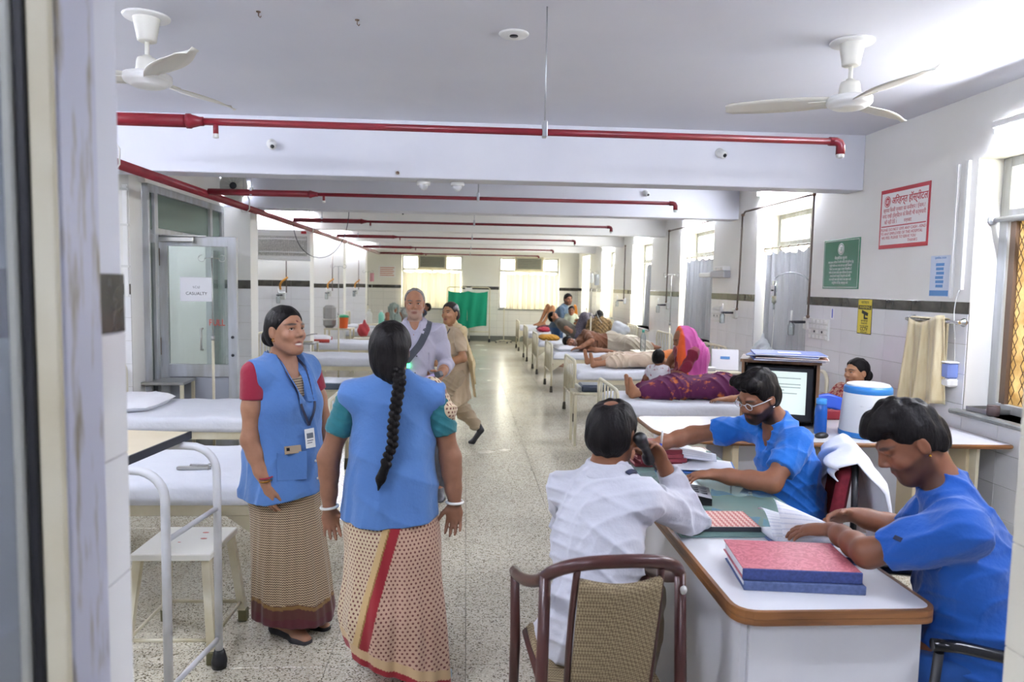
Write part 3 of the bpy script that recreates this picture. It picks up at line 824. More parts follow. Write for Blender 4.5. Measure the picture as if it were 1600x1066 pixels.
# ---- cameras and small ceiling bits
def eyeball_camera(label, x, y, z, s=1.0):
    t = thing('bullet_camera', label, 'camera', (x, y, z), 0, 'small white bullet cameras')
    MB().lathe([(.028 * s, -.012), (.032 * s, 0)], (0, 0, 0), 18, Matrix.Rotation(-PI / 2, 4, 'X')).build('mount', M_white, t)
    h = MB().lathe([(.022 * s, 0), (.026 * s, .012), (.024 * s, .05 * s), (.018 * s, .055 * s)], (.004, .0, 0), 16, Matrix.Rotation(PI / 2 + .45, 4, 'X') @ Matrix.Rotation(.25, 4, 'Y')).build('housing', M_white, t)
    MB().lathe([(.012 * s, .054 * s), (.012 * s, .059 * s)], (.004, 0, 0), 14, Matrix.Rotation(PI / 2 + .45, 4, 'X') @ Matrix.Rotation(.25, 4, 'Y')).build('lens', M_black, h)
eyeball_camera('small white bullet camera on the first beam, left of centre', -1.545, 5.92, 2.735, 1.25)
eyeball_camera('small white bullet camera on the first beam near its right end', 2.066, 5.92, 2.77, 1.25)
eyeball_camera('small white bullet camera on the second beam near its right end', 2.14, 8.69, 2.79, 1.2)
eyeball_camera('small camera on the third beam above the left beds', -1.05, 11.93, 2.8, 1.2)
def dome(label, x, y, z):
    t = thing('dome_camera', label, 'camera', (x, y, z), 0, 'white dome cameras on the second bay ceiling')
    MB().lathe([(.052, -.03), (.056, -.024), (.056, 0)], n=20).build('housing', M_white, t)
    MB().sphere((0, 0, -.03), (.04, .04, .045), 16, 8).build('dome_cover', mat('dome_grey', 'bfc0c2', .15), t)
dome('white dome camera on the first beam underside, left one of the pair', -.36, 6.1, BZ)
dome('white dome camera on the first beam underside, right one of the pair', -.08, 6.1, BZ)
t = thing('ceiling_socket', 'round white ceiling plate with a dark hole between the fans', 'ceiling plate', (.23, 3.83, CZ))
MB().lathe([(.07, -.01), (.078, -.003), (.078, 0)], n=28).build('plate', M_white, t); MB().lathe([(.022, -.014), (.022, -.009)], n=16).build('hole', M_black, t)
for lab, x, y in (('brown hook hanging from the ceiling beside the left fan', -1.013, 3.664), ('brown hook hanging from the ceiling right of the other hook', -.552, 3.722)):
    t = thing('ceiling_hook', lab, 'hook', (x, y, CZ), 0, 'brown ceiling hooks')
    MB().lathe([(.01, -.004), (.012, 0)], n=10).build('rose', M_brown, t)
    MB().tube([(0, 0, 0), (0, 0, -.02), (.008, 0, -.028), (.012, 0, -.02)], .003, 6).build('hook', M_brown, t)
t = thing('beam_sensor', 'small brown sensor knob on the lower edge of the first beam', 'sensor', (-.556, 5.92, 2.535))
MB().lathe([(.012, 0), (.014, .02), (.01, .03)], n=10, M=Matrix.Rotation(PI / 2, 4, 'X')).build('knob', M_brown, t); MB().box(-.018, .018, -.004, 0, -.015, .015).build('base', M_offw, t)
t = thing('wall_fan', 'white wall fan with a round grille above the glass door, at the second beam', 'fan', (-2.66, 8.6, 2.73))
MB().box(-.05, .05, .0, .09, -.16, .06, .02).build('motor_housing', M_white, t)
MB().lathe([(.15, 0), (.158, .01), (.158, .03), (.15, .04)], (0, -.02, 0), 24, Matrix.Rotation(PI / 2, 4, 'X')).build('ring_guard', M_offw, t)
MB().lathe([(.035, .03), (.04, .05), (.03, .06)], (0, -.02, 0), 16, Matrix.Rotation(PI / 2, 4, 'X')).build('hub', M_dark, t)
for k in range(12):
    a = k * PI / 6; MB().tube([(.03 * math.cos(a), -.065, .03 * math.sin(a)), (.15 * math.cos(a), -.055, .15 * math.sin(a))], .003, 5).build('spoke', M_white, t)
# ---- signs on the right wall
M_signw = mat('sign_white', 'e9e6e4', .4); M_signr = mat('sign_red', 'b5323c', .4); M_signg = mat('sign_green', '1f6a4c', .35)
M_signy = mat('sticker_yellow', 'e0cb3c', .4); M_ink = mat('ink_black', '1d1d1d', .6); M_inkb = mat('ink_blue', '5f8fc4', .6); M_paper = mat('paper', 'e8e8ea', .7)
def board(name, label, cat, c, w, h, m, th=.006, R=RX):
    t = thing(name, label, cat); t.matrix_world = TX(*c) @ R
    MB().box(-w / 2, w / 2, -h / 2, h / 2, 0, th, .0015).build('panel', m, t); return t
def flat(t, name, x0, x1, y0, y1, m, z=.0065): return MB().box(x0, x1, y0, y1, z - .001, z).build(name, m, t)
def ring(t, name, x, y, r, m, z=.007, w=.004): return MB().lathe([(r - w, 0), (r, 0), (r, .0008), (r - w, .0008), (r - w, 0)], (x, y, z - .0008), 28, caps=False).build(name, m, t)
s = board('wall_notice', 'white notice board with a red border and red lettering, high on the right wall', 'sign', (RW, 5.33, 2.226), .616, .46, M_signr)
flat(s, 'face', -.29, .29, -.2, .2, M_signw)
MB().lathe([(.043, 0), (.043, .001)], (-.215, .135, .0066), 24).build('emblem', M_signr, s); ring(s, 'emblem_ring', -.215, .135, .036, M_signw, .0082)
text('emblem_mark', 'अ', .05, M_signw, s, TX(-.215, .132, .0078))
text('heading', 'अरिहन्त हॉस्पीटल', .075, M_signr, s, TX(.065, .135, .0068), sx=.86, bold=.0012)
for k, (st, sz, xx) in enumerate((('कृपया किसी प्रकार का कमीशन / ईनाम /', .042, 0), ('नगद राशी हॉस्पीटल के किसी भी कर्मचारी', .042, 0), ('को नही देवें ।', .042, -.16), ('धन्यवाद', .036, .06))):
    text('lettering', st, sz, M_signr, s, TX(xx, .066 - min(k, 2) * .046, .0068), sx=.84)
flat(s, 'rule', -.28, .28, -.062, -.054, M_signr, .0078)
for k, (st, xx) in enumerate((('PLEASE DO NOT GIVE ANY CASH - KIND', 0), ('TO ANY EMPLOYEE OF THE HOSPITAL', -.02), ('WE FEEL PLEASE TO SERVE YOU', -.05), ('THANKS', .13))):
    text('lettering', st, .031, M_signr, s, TX(xx, -.085 - k * .031, .0068))
s = board('wall_notice', 'green notice board with a white emblem and white lettering', 'sign', (RW, 6.215, 1.896), .61, .437, M_signg)
for (x0, x1, y0, y1) in ((-.29, .29, .203, .207), (-.29, .29, -.207, -.203), (-.29, -.286, -.205, .205), (.286, .29, -.205, .205)): flat(s, 'border_line', x0, x1, y0, y1, M_signw)
MB().lathe([(.052, 0), (.052, .001)], (0, .13, .0066), 26).build('emblem', M_signw, s); ring(s, 'emblem_ring', 0, .13, .045, M_signg, .0082, .005)
text('emblem_mark', 'अ', .06, M_signg, s, TX(0, .127, .0078))
text('lettering', 'शैक्षणिक सूचना', .034, M_signw, s, TX(0, .052, .0068))
for k, st in enumerate(('अस्पताल परिसर में सभी मरीजों की सुविधा हेतु', 'भर्ती मरीज का नाम एवं पता सही लिखावें', 'मिलने का समय सुबह व शाम निर्धारित है', 'मरीज के साथ केवल एक परिजन रहे कृपया', 'सफाई बनाये रखने में सहयोग करें सभी', 'दवा पर्ची साथ रखें सामान का ध्यान रखें', 'असुविधा के लिए सम्पर्क करें')):
    text('lettering', st, .027, M_signw, s, TX(0, .016 - k * .0305, .0068), sx=.95)
s = board('warning_sticker', 'yellow camera warning sticker with black lettering, above the seated woman', 'sticker', (RW - .006, 5.78, 1.452), .215, .292, M_ink, .002)
flat(s, 'face', -.1, .1, -.139, .139, M_signy, .003)
text('lettering', 'सावधान', .038, M_ink, s, TX(0, .115, .0033))
flat(s, 'black_bar', -.095, .095, .058, .092, M_ink, .0034); text('lettering', 'WARNING', .034, M_signy, s, TX(0, .075, .0036))
MB().box(-.05, .045, .015, .042, .003, .0038, M=Matrix.Rotation(-.25, 4, 'Z')).box(-.01, .01, -.012, .02, .003, .0038).box(-.01, .05, -.022, -.008, .003, .0038).build('camera_pictogram', M_ink, s)
for k in range(2): text('lettering', ('आप कैमरे की', 'निगरानी में है')[k], .02, M_ink, s, TX(0, -.037 - k * .022, .0033))
text('lettering', 'YOU ARE UNDER', .016, M_ink, s, TX(0, -.080, .0033)); text('lettering', 'CCTV', .042, M_ink, s, TX(0, -.105, .0033), bold=.001); text('lettering', 'SURVEILLANCE', .015, M_ink, s, TX(0, -.131, .0033))
s = board('wall_notice', 'pale blue-and-white paper notice beside the cable trunking', 'notice', (RW, 4.87, 1.775), .21, .285, mat('paper_blue', 'cfd9e8', .6), .0015)
for k in range(6): flat(s, 'blue_label', -.045 + .004 * (k % 3), .045 - .006 * (k % 2), .07 - k * .03, .09 - k * .03, M_inkb, .0024)
flat(s, 'footer', -.1, .1, -.138, -.1, M_inkb, .0024); text('lettering', 'प्राथमिक उपचार', .02, M_inkb, s, TX(0, .125, .0018))
s = board('number_sticker', 'small white sticker with a blue number 1, above the switch panel', 'sticker', (RW - .006, 6.31, 1.452), .06, .10, M_paper, .001)
text('digit', '1', .11, mat('ink_strong_blue', '2748b0', .5), s, TX(0, 0, .0018), bold=.003)
# ---- electrical panels, gas outlets
def switch_panel(label, c, w, h, R=RX, cols=5, rows=4):
    s = board('switch_panel', label, 'switch panel', c, w, h, M_offw, .018, R)
    for i in range(cols):
        for j in range(rows):
            x = -w / 2 + w * (i + .5) / cols; y = -h / 2 + h * (j + .5) / rows
            if j in (1,) and i % 2: MB().lathe([(.012, 0), (.012, .003)], (x, y, .018), 10).build('socket', M_dark, s)
            else: MB().box(x - w * .07, x + w * .07, y - h * .08, y + h * .08, .018, .026, .002).build('switch', M_white, s)
    return s
switch_panel('square white switch and socket panel below the green board', (RW - .006, 6.525, 1.30), .36, .19)
switch_panel('switch and socket panel on the wall between the first two side windows', (RW - .006, 9.3, 1.33), .3, .2)
M_clear = glassy('clear_plastic', 'cfd6d8', .75, .08)
def gas_outlet(label, c, R=RX):
    t = thing('oxygen_outlet', label, 'outlet'); t.matrix_world = TX(*c) @ R; t['group'] = 'wall oxygen outlets'
    MB().box(-.05, .05, -.06, .06, 0, .05, .01).build('housing', M_offw, t)
    v = MB().tube([(0, .01, .05), (0, .01, .15)], .014, 10).tube([(0, .01, .15), (-.06, .01, .17)], .011, 8).build('valve', M_dark, t)
    MB().tube([(-.03, .02, .17), (-.03, .12, .17)], .009, 8).build('flow_meter', M_white, v)
    MB().lathe([(.028, -.12), (.032, -.11), (.032, -.02), (.02, -.005), (.012, .0)], (-.03, 0, .17), 12, Matrix.Rotation(-PI / 2, 4, 'X')).build('humidifier_bottle', M_clear, t)
    return t
gas_outlet('wall oxygen outlet with a dark valve beside the square switch panel', (RW, 6.74, 1.345))
gas_outlet('wall oxygen outlet on the tiles between the first two side windows', (RW, 8.62, 1.36))
gas_outlet('wall oxygen outlet on the tiles after the second side window', (RW, 11.6, 1.37))
gas_outlet('wall oxygen outlet on the tiles after the third side window', (RW, 14.8, 1.37))
def gas_pipe(label, pts, r=.011):
    t = thing('gas_pipe', label, 'pipe'); MB().tube(pts, r, 8).build('pipe_run', mat('copper_brown', '6b5f55', .4, .5), t)
    for p in (pts[0], pts[-1]): MB().sphere(p, r * 1.7, 8, 6).build('coupling', M_brown, t)
    return t
gx = RW - .05
gas_pipe('thin brown gas pipe dropping beside the green board to the oxygen outlet', [(gx, 6.68, 2.555), (gx, 6.68, 1.8), (gx, 6.685, 1.41)])
gas_pipe('thin brown gas pipe running high under the first beam to the second drop', [(gx, 6.68, 2.56), (gx, 8.36, 2.565), (gx, 8.42, 2.53)])
gas_pipe('thin brown gas pipe dropping between the first two side windows', [(gx, 8.44, 2.53), (gx, 8.46, 1.8), (gx, 8.5, 1.42)])
gas_pipe('thin brown gas pipe running high above the second side window', [(gx, 9.4, 2.56), (gx, 11.5, 2.57)])
gas_pipe('thin brown gas pipe dropping after the second side window', [(gx, 11.55, 2.57), (gx, 11.58, 1.43)])
gas_pipe('thin brown gas pipe dropping after the third side window', [(gx, 14.75, 2.5), (gx, 14.76, 1.43)])
# cable trunking, window lamp etc.
t = thing('cable_trunking', 'pair of white cable trunkings running down beside the near right window', 'trunking', (RW, 4.63, 0))
MB().box(-.02, 0, .085, .11, 1.62, 2.52, .003).build('trunk', M_white, t); MB().box(-.022, 0, -.015, .015, 1.68, 2.53, .003).build('trunk', M_white, t)
MB().tube(bez((-.02, 0, 1.68), (-.03, .03, 1.6), (-.04, .02, 1.5), (-.03, .0, 1.36)), .003, 6).tube(bez((-.03, 0, 1.36), (-.02, .01, 1.3), (-.02, 0, 1.2), (-.015, -.01, 1.05)), .002, 6).build('loose_wire', M_offw, t)
t = thing('bed_head_lamp', 'long white and grey wall lamp on the wall between the first two side windows', 'lamp', (RW, 9.3, 1.84))
MB().box(-.09, 0, -.42, .1, -.04, .05, .01).build('lamp_body', mat('lamp_grey', 'aeb0b4', .4), t); MB().box(-.095, -.004, .1, .55, -.03, .03, .01).build('lamp_diffuser', M_white, t); MB().box(-.1, 0, -.4, -.1, .05, .1, .005).build('switch_block', M_white, t)
for k in range(3): MB().box(-.106, -.1, -.36 + k * .09, -.31 + k * .09, .06, .09).build('switch', M_offw, t)
t = thing('curtain_rod_bracket', 'white curtain rod end bracket in the near right window recess', 'bracket', (RW + .11, 4.55, 2.135))
MB().lathe([(.03, 0), (.03, .02), (.018, .035)], n=16, M=Matrix.Rotation(PI / 2, 4, 'X')).build('cup', M_galv, t); MB().tube([(0, -.02, 0), (0, -2.2, 0)], .016, 10).build('rod', M_galv, t)
# ---- towel rail, towel, soap dispenser, things on the sill
t = thing('towel_rail', 'chrome towel rail on the tiled right wall', 'towel rail', (RW, 4.84, 1.465))
MB().tube([(-.06, -.29, 0), (-.06, .29, 0)], .011, 10).build('bar', M_chrome, t)
for s_ in (-.26, .27): MB().lathe([(.03, 0), (.03, .015), (.018, .03), (.016, .06)], (0, s_, 0), 14, Matrix.Rotation(-PI / 2, 4, 'Y')).build('bracket', M_chrome, t)
M_towel = mat('beige_towel', 'd8cba6', .95, noise=('c6b48a', 5, .5, (6, 6, 1)), bump=(220, .5, .003), sheen=.4)
t = thing('towel', 'long beige towel hanging over the chrome rail', 'towel', (RW - .06, 4.86, 1.465))
def fn(u, v):
    y = .19 - .37 * u; d = .018 * math.sin(u * 17 + .6) + .012 * math.sin(u * 31)
    z = .012 - .60 * v - .03 * math.sin(u * 5); spread = 1 + .25 * v
    return (-.022 - d * (.25 + v) - .01 * v, y * spread, z)
MB().grid(fn, 44, 20, True, .006).build('front_fold', M_towel, t)
MB().grid(lambda u, v: (.02 + .005 * math.sin(u * 14), .17 - .34 * u, .012 - .34 * v), 20, 8, True, .005).build('back_fold', M_towel, t)
MB().grid(lambda u, v: (.022 * math.cos(v * PI), .185 - .365 * u, .012 + .008 * math.sin(v * PI) ), 20, 6, True, .004).build('top_fold', M_towel, t)
t = thing('soap_dispenser', 'small white and blue soap dispenser on the wall under the towel rail', 'dispenser', (RW, 4.665, 1.115))
MB().box(-.075, 0, -.065, .065, -.085, -.03, .012).build('base', M_white, t); MB().box(-.075, 0, -.06, .06, -.03, .075, .012).build('reservoir', mat('violet_blue_plastic', '7c8fc9', .25), t); MB().box(-.08, 0, -.065, .065, .072, .085, .006).build('lid', M_white, t)
t = thing('small_pot', 'small dark brown round pot on the near window sill', 'pot', (RW + .02, 4.30, .892))
MB().lathe([(.032, 0), (.036, .005), (.037, .055), (.034, .06)], n=18).build('body', mat('pot_brown', '4f4140', .6), t); MB().lathe([(.035, .06), (.035, .066), (.02, .068)], n=18).build('lid', mat('pot_lid', '5c4e4c', .6), t)
t = thing('steel_tray', 'shallow steel tray on the near window sill behind the brown pot', 'tray', (RW + .075, 4.42, .892), .1)
MB().box(-.08, .08, -.09, .09, 0, .006).build('base', M_steel, t)
for (a_, c_, d_, e_) in ((-.08, -.076, -.09, .09), (.076, .08, -.09, .09), (-.08, .08, .086, .09), (-.08, .08, -.09, -.086)): MB().box(a_, c_, d_, e_, 0, .03).build('rim', M_steel, t)
# ---- IV bag on its wall arm, plastic bag on the sill
M_bag = glassy('iv_bag_plastic', 'd8dadc', .45, .15)
t = thing('drip_bag', 'clear drip bag with a printed label on a curved wall arm beside the green board', 'drip bag', (0, 0, 0))
MB().tube(bez((RW - .05, 6.71, 1.76), (RW - .12, 6.73, 1.84), (RW - .25, 6.8, 1.85), (RW - .32, 6.84, 1.77)), .007, 8).build('wall_arm', M_galv, t)
bx, by = RW - .32, 6.84
def bagfn(sg): return lambda u, v: (bx + sg * .018 * math.sin(PI * u) * math.sin(PI * min(1, v * 1.1 + .05)), by + .055 - .11 * u, 1.745 - .21 * v - .02 * (1 - abs(2 * u - 1)) * (v > .95))
MB().grid(bagfn(-1), 10, 12).grid(bagfn(1), 10, 12).build('pouch', M_bag, t)
MB().box(bx - .021, bx - .018, by - .04, by + .04, 1.6, 1.7).build('label', M_paper, t)
lb = MB().box(bx - .0225, bx - .021, by - .03, by + .03, 1.645, 1.66).build('print', M_ink, t)
MB().tube([(bx, by, 1.54), (bx, by, 1.47)], .009, 8).build('drip_chamber', M_clear, t)
MB().tube(bez((bx, by, 1.47), (bx + .02, by, 1.3), (bx - .03, by - .05, 1.1), (bx - .06, by - .1, .8), 20), .003, 6).build('tubing', M_offw, t)
F = SDF((2.98, 7.25, .88), (3.5, 8.05, 1.3), .012)
for (p, r) in (((3.27, 7.75, .98), .09), ((3.27, 7.6, .97), .08), ((3.26, 7.72, 1.05), .07), ((3.25, 7.8, 1.0), .06)): F.ell(p, (r, r * 1.1, r * .9), k=.04)
F.cone((3.26, 7.73, 1.06), (3.27, 7.74, 1.17), .05, .015)
F.disp(lambda X, Y, Z: .008 * np.sin(60 * Y + 30 * Z) * np.sin(50 * Z + 8) + .005 * np.sin(110 * Y - 40 * X))
F.cut((0, 0, .9), (0, 0, -1))
tag(F.build('plastic_bag', mat('thin_white_plastic', 'c9ced0', .25, spec=.6, alpha=.85)), 'knotted translucent plastic bag on the first side-window sill', 'bag')
# ---- signs and fittings on the left door and back wall
s = board('paper_sign', 'white paper sign taped to the glass of the open left door', 'sign', (-2.52, 6.97, 1.565), .3, .225, M_paper, .001, RY)
text('lettering', 'I.C.U', .03, M_ink, s, TX(0, .02, .0012)); text('lettering', 'CASUALTY', .04, M_ink, s, TX(0, -.04, .0012))
s = thing('door_lettering', 'red PULL lettering stuck on the open door glass', 'lettering', (-2.335, 6.968, 1.253)); text('letters', 'PULL', .085, mat('red_vinyl', 'c23a2c', .4), s, RY, sx=.8)
s = board('wall_notice', 'small pink-lettered notice high on the back wall, left of the windows', 'notice', (-2.28, BW, 1.98), .48, .33, M_paper, .004, RY)
for k in range(5): flat(s, 'printed_line', -.2, .2 - .03 * (k % 2), .1 - k * .055, .125 - k * .055, mat('faded_red_ink', 'cf8d80', .6), .005)
t = thing('cable_trunking', 'white conduit running down the pier left of the glass door', 'trunking', (-2.90, 6.4, 0)); MB().box(-.02, .02, 0, .02, 1.5, 2.45, .003).build('trunk', M_white, t)
for z in (1.75, 2.1, 2.4): MB().box(-.035, .035, -.008, .01, z, z + .02).build('saddle', M_offw, t)
# insect killer
t = thing('insect_killer', 'white electric insect killer with a wire grille, high on the left side', 'insect killer', (-2.87, 11.62, 2.0), .05)
MB().box(-.42, .42, 0, .14, 0, .46, .008).build('casing', M_white, t)
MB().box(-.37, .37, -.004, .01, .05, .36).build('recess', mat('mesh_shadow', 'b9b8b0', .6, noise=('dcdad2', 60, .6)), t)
for k in range(26): MB().tube([(-.36 + k * .0288, -.012, .06), (-.36 + k * .0288, -.012, .36)], .003, 5).build('grille_wire', M_chrome, t)
for z in (.11, .31): MB().tube([(-.36, -.006, z), (.36, -.006, z)], .012, 8).build('lamp_tube', M_white, t)
MB().box(-.38, -.2, -.004, 0, .4, .44).build('name_plate', M_paper, t); MB().box(.28, .36, -.004, 0, .4, .44).build('red_label', M_signr, t)
MB().box(-.43, .43, -.03, .05, -.025, 0, .004).build('catch_tray', M_white, t)
for s_ in (-.3, .3): MB().tube([(s_, .07, .46), (s_, .07, .95)], .004, 5).build('hanging_chain', M_dark, t)
t = thing('hanging_cable', 'dark cable loop hanging from the ceiling pipe beside the insect killer', 'cable', (0, 0, 0))
MB().tube(bez((-1.55, 9.7, 2.75), (-1.5, 9.7, 2.3), (-1.7, 9.7, 1.9), (-2.0, 9.7, 1.98)) + bez((-2.0, 9.7, 1.98), (-2.2, 9.7, 2.05), (-2.25, 9.72, 2.25), (-2.28, 9.74, 2.44))[1:], .005, 6).build('cable', M_dark, t)
M_gold = mat('yellow_plastic', 'c78a2e', .45)
def left_outlet(label, x, y):
    t = gas_outlet(label, (x, y, 1.42), RY)
    MB().tube(bez((-.02, .1, .05), (-.05, .22, .1), (.05, .25, .1), (.1, .3, .08)), .016, 8).build('yellow_hose', M_gold, t)
    MB().tube([(.06, .05, .01), (.06, .8, .01)], .009, 8).build('supply_pipe', MATS['copper_brown'], t); return t
left_outlet('oxygen outlet with yellow hose on the pier behind the insect killer', -2.95, 11.92)
left_outlet('oxygen outlet with yellow hose on the second-last left pier', -2.8, 15.13)
left_outlet('oxygen outlet with yellow hose on the last left pier', -2.75, 18.44)

# ================================================================== BEDS AND WARD FURNITURE
M_sheet = mat('white_sheet', 'd6d8de', .85, noise=('cfd1d8', 2, .3), bump=(7, .5, .03, (1, 1.6, 1)))
M_pillow = mat('pillow_cotton', 'e2e2e6', .85, bump=(7, .3, .012))
M_rubber = mat('rubber_foot', '4a463c', .8)
def hashn(x, y, s=0):
    return math.sin(x * 12.3 + s) * math.cos(y * 9.7 + s * 2) * .5 + math.sin(x * 27.1 + y * 19.3 + s * 3) * .3 + math.sin(x * 5.1 - y * 6.2 + s) * .4
def soft_box(x0, x1, y0, y1, z0, z1, r, nx=30, ny=16, wr=.006, seed=0, crown=0.0):
    """cushion-like slab: rounded top edges, wrinkled"""
    def axis(a, b, n):
        out = [a, a + r * .08, a + r * .3, a + r * .6, a + r]
        out += [a + r + (b - a - 2 * r) * i / n for i in range(1, n)]
        return out + [b - r, b - r * .6, b - r * .3, b - r * .08, b]
    xs, ys = axis(x0, x1, nx), axis(y0, y1, ny)
    b = MB(); W = len(xs); vs = []
    for y in ys:
        for x in xs:
            ex = max(0, (r - min(x - x0, x1 - x)) / r); ey = max(0, (r - min(y - y0, y1 - y)) / r)
            e = min(1, math.hypot(ex, ey)); z = z1 - r * (1 - math.sqrt(max(0, 1 - e * e)))
            cu = crown * (1 - ((2 * x - x0 - x1) / (x1 - x0)) ** 2) * (1 - ((2 * y - y0 - y1) / (y1 - y0)) ** 2)
            vs.append((x, y, z + cu + wr * hashn(x, y, seed) * (1 - e)))
    fs = [(j * W + i, j * W + i + 1, (j + 1) * W + i + 1, (j + 1) * W + i) for j in range(len(ys) - 1) for i in range(W - 1)]
    H = len(ys)
    rim = list(range(W)) + [j * W + W - 1 for j in range(1, H)] + [(H - 1) * W + i for i in range(W - 2, -1, -1)] + [j * W for j in range(H - 2, 0, -1)]
    n = len(vs); mid = [(vs[i][0] + wr * .8 * math.sin(k * .9 + seed), vs[i][1] + wr * .8 * math.cos(k * .7 + seed), (z0 + z1 - r) / 2) for k, i in enumerate(rim)]
    bot = [(vs[i][0], vs[i][1], z0) for i in rim]; vs += mid + bot; m = len(rim)
    for k in range(m):
        k2 = (k + 1) % m
        fs.append((rim[k2], rim[k], n + k, n + k2)); fs.append((n + k2, n + k, n + m + k, n + m + k2))
    fs.append(tuple(n + m + k for k in range(m))[::-1])
    return b.add(vs, fs, True)
BED_W, BED_L = .9, 1.92
def make_bed(label, x, y, rotz, cat='bed', group='white-sheeted ward beds'):
    t = thing('hospital_bed', label, cat, (x, y, 0), rotz, group)
    hw = BED_W / 2
    if 'proto' in BEDS:
        for ch in BEDS['proto'].children:
            c = ch.copy(); COL.objects.link(c); c.parent = t
            for g in ch.children:
                d = g.copy(); COL.objects.link(d); d.parent = c
        return t
    for s in (-1, 1): MB().box(.03, BED_L - .03, s * hw - .02 * (s > 0), s * hw + .02 * (s < 0), .455, .525, .004).prism([(0, 0), (.16, 0), (0, -.12)], -.004, .004, TX(.04, s * (hw - .012), .46) @ Matrix.Rotation(PI / 2, 4, 'X')).build('side_rail', M_cream, t)
    MB().box(.03, BED_L - .03, -hw + .02, hw - .02, .50, .522).build('bed_deck', M_cream, t)
    for (xx, top, nm) in ((.016, .745, 'footboard'), (BED_L - .016, .93, 'headboard')):
        pts = [(xx, -hw, .09)] + [(xx, -hw, top - .09)] + arc((xx, -hw + .09, top - .09), .09, PI, PI / 2, 5, 'yz')[1:] + arc((xx, hw - .09, top - .09), .09, PI / 2, 0, 5, 'yz') + [(xx, hw, .09)]
        fb = MB().tube(pts, .0165, 10).build(nm, M_cream, t)
        MB().tube([(xx, -hw, .30), (xx, hw, .30)], .011, 8).build('cross_bar', M_cream, fb)
        for k in range(5): MB().tube([(xx, -hw + .15 + k * (BED_W - .3) / 4, .30), (xx, -hw + .15 + k * (BED_W - .3) / 4, top)], .009, 6).build('upright_bar', M_cream, fb)
        for s in (-1, 1): MB().lathe([(.024, 0), (.026, .01), (.02, .09), (.0175, .1)], (xx, s * hw, 0), 12).build('rubber_foot', M_rubber, fb)
    soft_box(.045, BED_L - .045, -hw - .012, hw + .012, .515, .625, .045, wr=.010).build('mattress', M_sheet, t)
    BEDS['proto'] = t
    return t
BEDS = {}
RB = [6.68, 9.17, 11.57, 13.85, 16.1, 18.57]
for y, lab in zip(RB, ('nearest right-hand bed, with a patient under purple cloth', 'second right-hand bed, below the patient in pale trousers', 'third right-hand bed, under the patient in a brown shirt', 'fourth right-hand bed, below the seated dark-trousered patient', 'fifth right-hand bed, with a red cloth on it', 'farthest right-hand bed, near the back wall')):
    make_bed('white-sheeted cream steel bed, ' + lab, 1.33, y, 0)
LB = [(4.15, -1.02), (5.96, -1.02), (10.35, -.95), (12.75, -1.2), (15.95, -1.05), (17.95, -1.0)]
for (y, x), lab in zip(LB, ('nearest left-hand bed, behind the wooden stool', 'second left-hand bed, in front of the glass door', 'left-hand bed behind the two women in blue vests', 'left-hand bed with a red-edged pillow', 'left-hand bed under the patient in a grey-green veil', 'farthest left-hand bed by the back windows')):
    make_bed('white-sheeted cream steel bed, ' + lab, x, y, PI)
def pillow(label, x, y, z, rz, L=.58, W=.38, H=.1, m=None, border=False):
    t = thing('pillow', label, 'pillow', (x, y, z), rz, 'pillows on the beds')
    b = MB()
    def f(sg):
        def g(u, v):
            a, c = 2 * u - 1, 2 * v - 1
            th = H / 2 * (max(0, 1 - a ** 4) * max(0, 1 - c ** 4)) ** .5
            return (a * W / 2 * (1 - .06 * c * c), c * L / 2 * (1 - .06 * a * a), H / 2 * .75 + sg * th + .004 * hashn(a, c, 3))
        return g
    b.grid(f(1), 16, 20).grid(lambda u, v: f(-1)(1 - u, v), 16, 20)
    b.build('cover', m or M_pillow, t)
    if border: MB().tube([(-W / 2, -L / 2, .03), (W / 2, -L / 2, .03)], .03, 8).tube([(-W / 2, L / 2, .03), (W / 2, L / 2, .03)], .03, 8).build('red_border', mat('red_cloth', 'b0433a', .8), t)
    return t
pillow('white pillow on the left-hand bed in front of the glass door', -2.66, 5.96, .625, 0, .62, .46, .11)
pillow('flat white pillow on the nearest left-hand bed, behind the door frame', -2.68, 4.15, .62, 0)
pillow('white pillow with a red edge on the left-hand bed by the steel table', -2.55, 12.75, .62, .1, .6, .42, .12, None, True)
pillow('pillow under the head of the patient in the brown shirt', 1.62, 11.55, .62, .05, .6, .36, .12)
pillow('yellowish pillow at the aisle end of the fourth right-hand bed', 1.6, 13.75, .62, .1, .5, .36, .12, mat('mustard_cloth', 'b8862f', .85))
# ---- small steel clamp lying on the near bed
t = thing('metal_clamp', 'small silver hinged clamp lying on the nearest left-hand bed', 'clamp', (-1.46, 3.96, .63), -.05)
MB().box(-.09, .085, -.014, .014, 0, .016, .003).build('channel', M_steel, t); MB().box(-.03, .09, .012, .026, .01, .024, .003).build('lever', M_chrome, t); MB().lathe([(.008, 0), (.008, .03)], (.08, .012, 0), 10).build('pivot', M_chrome, t)
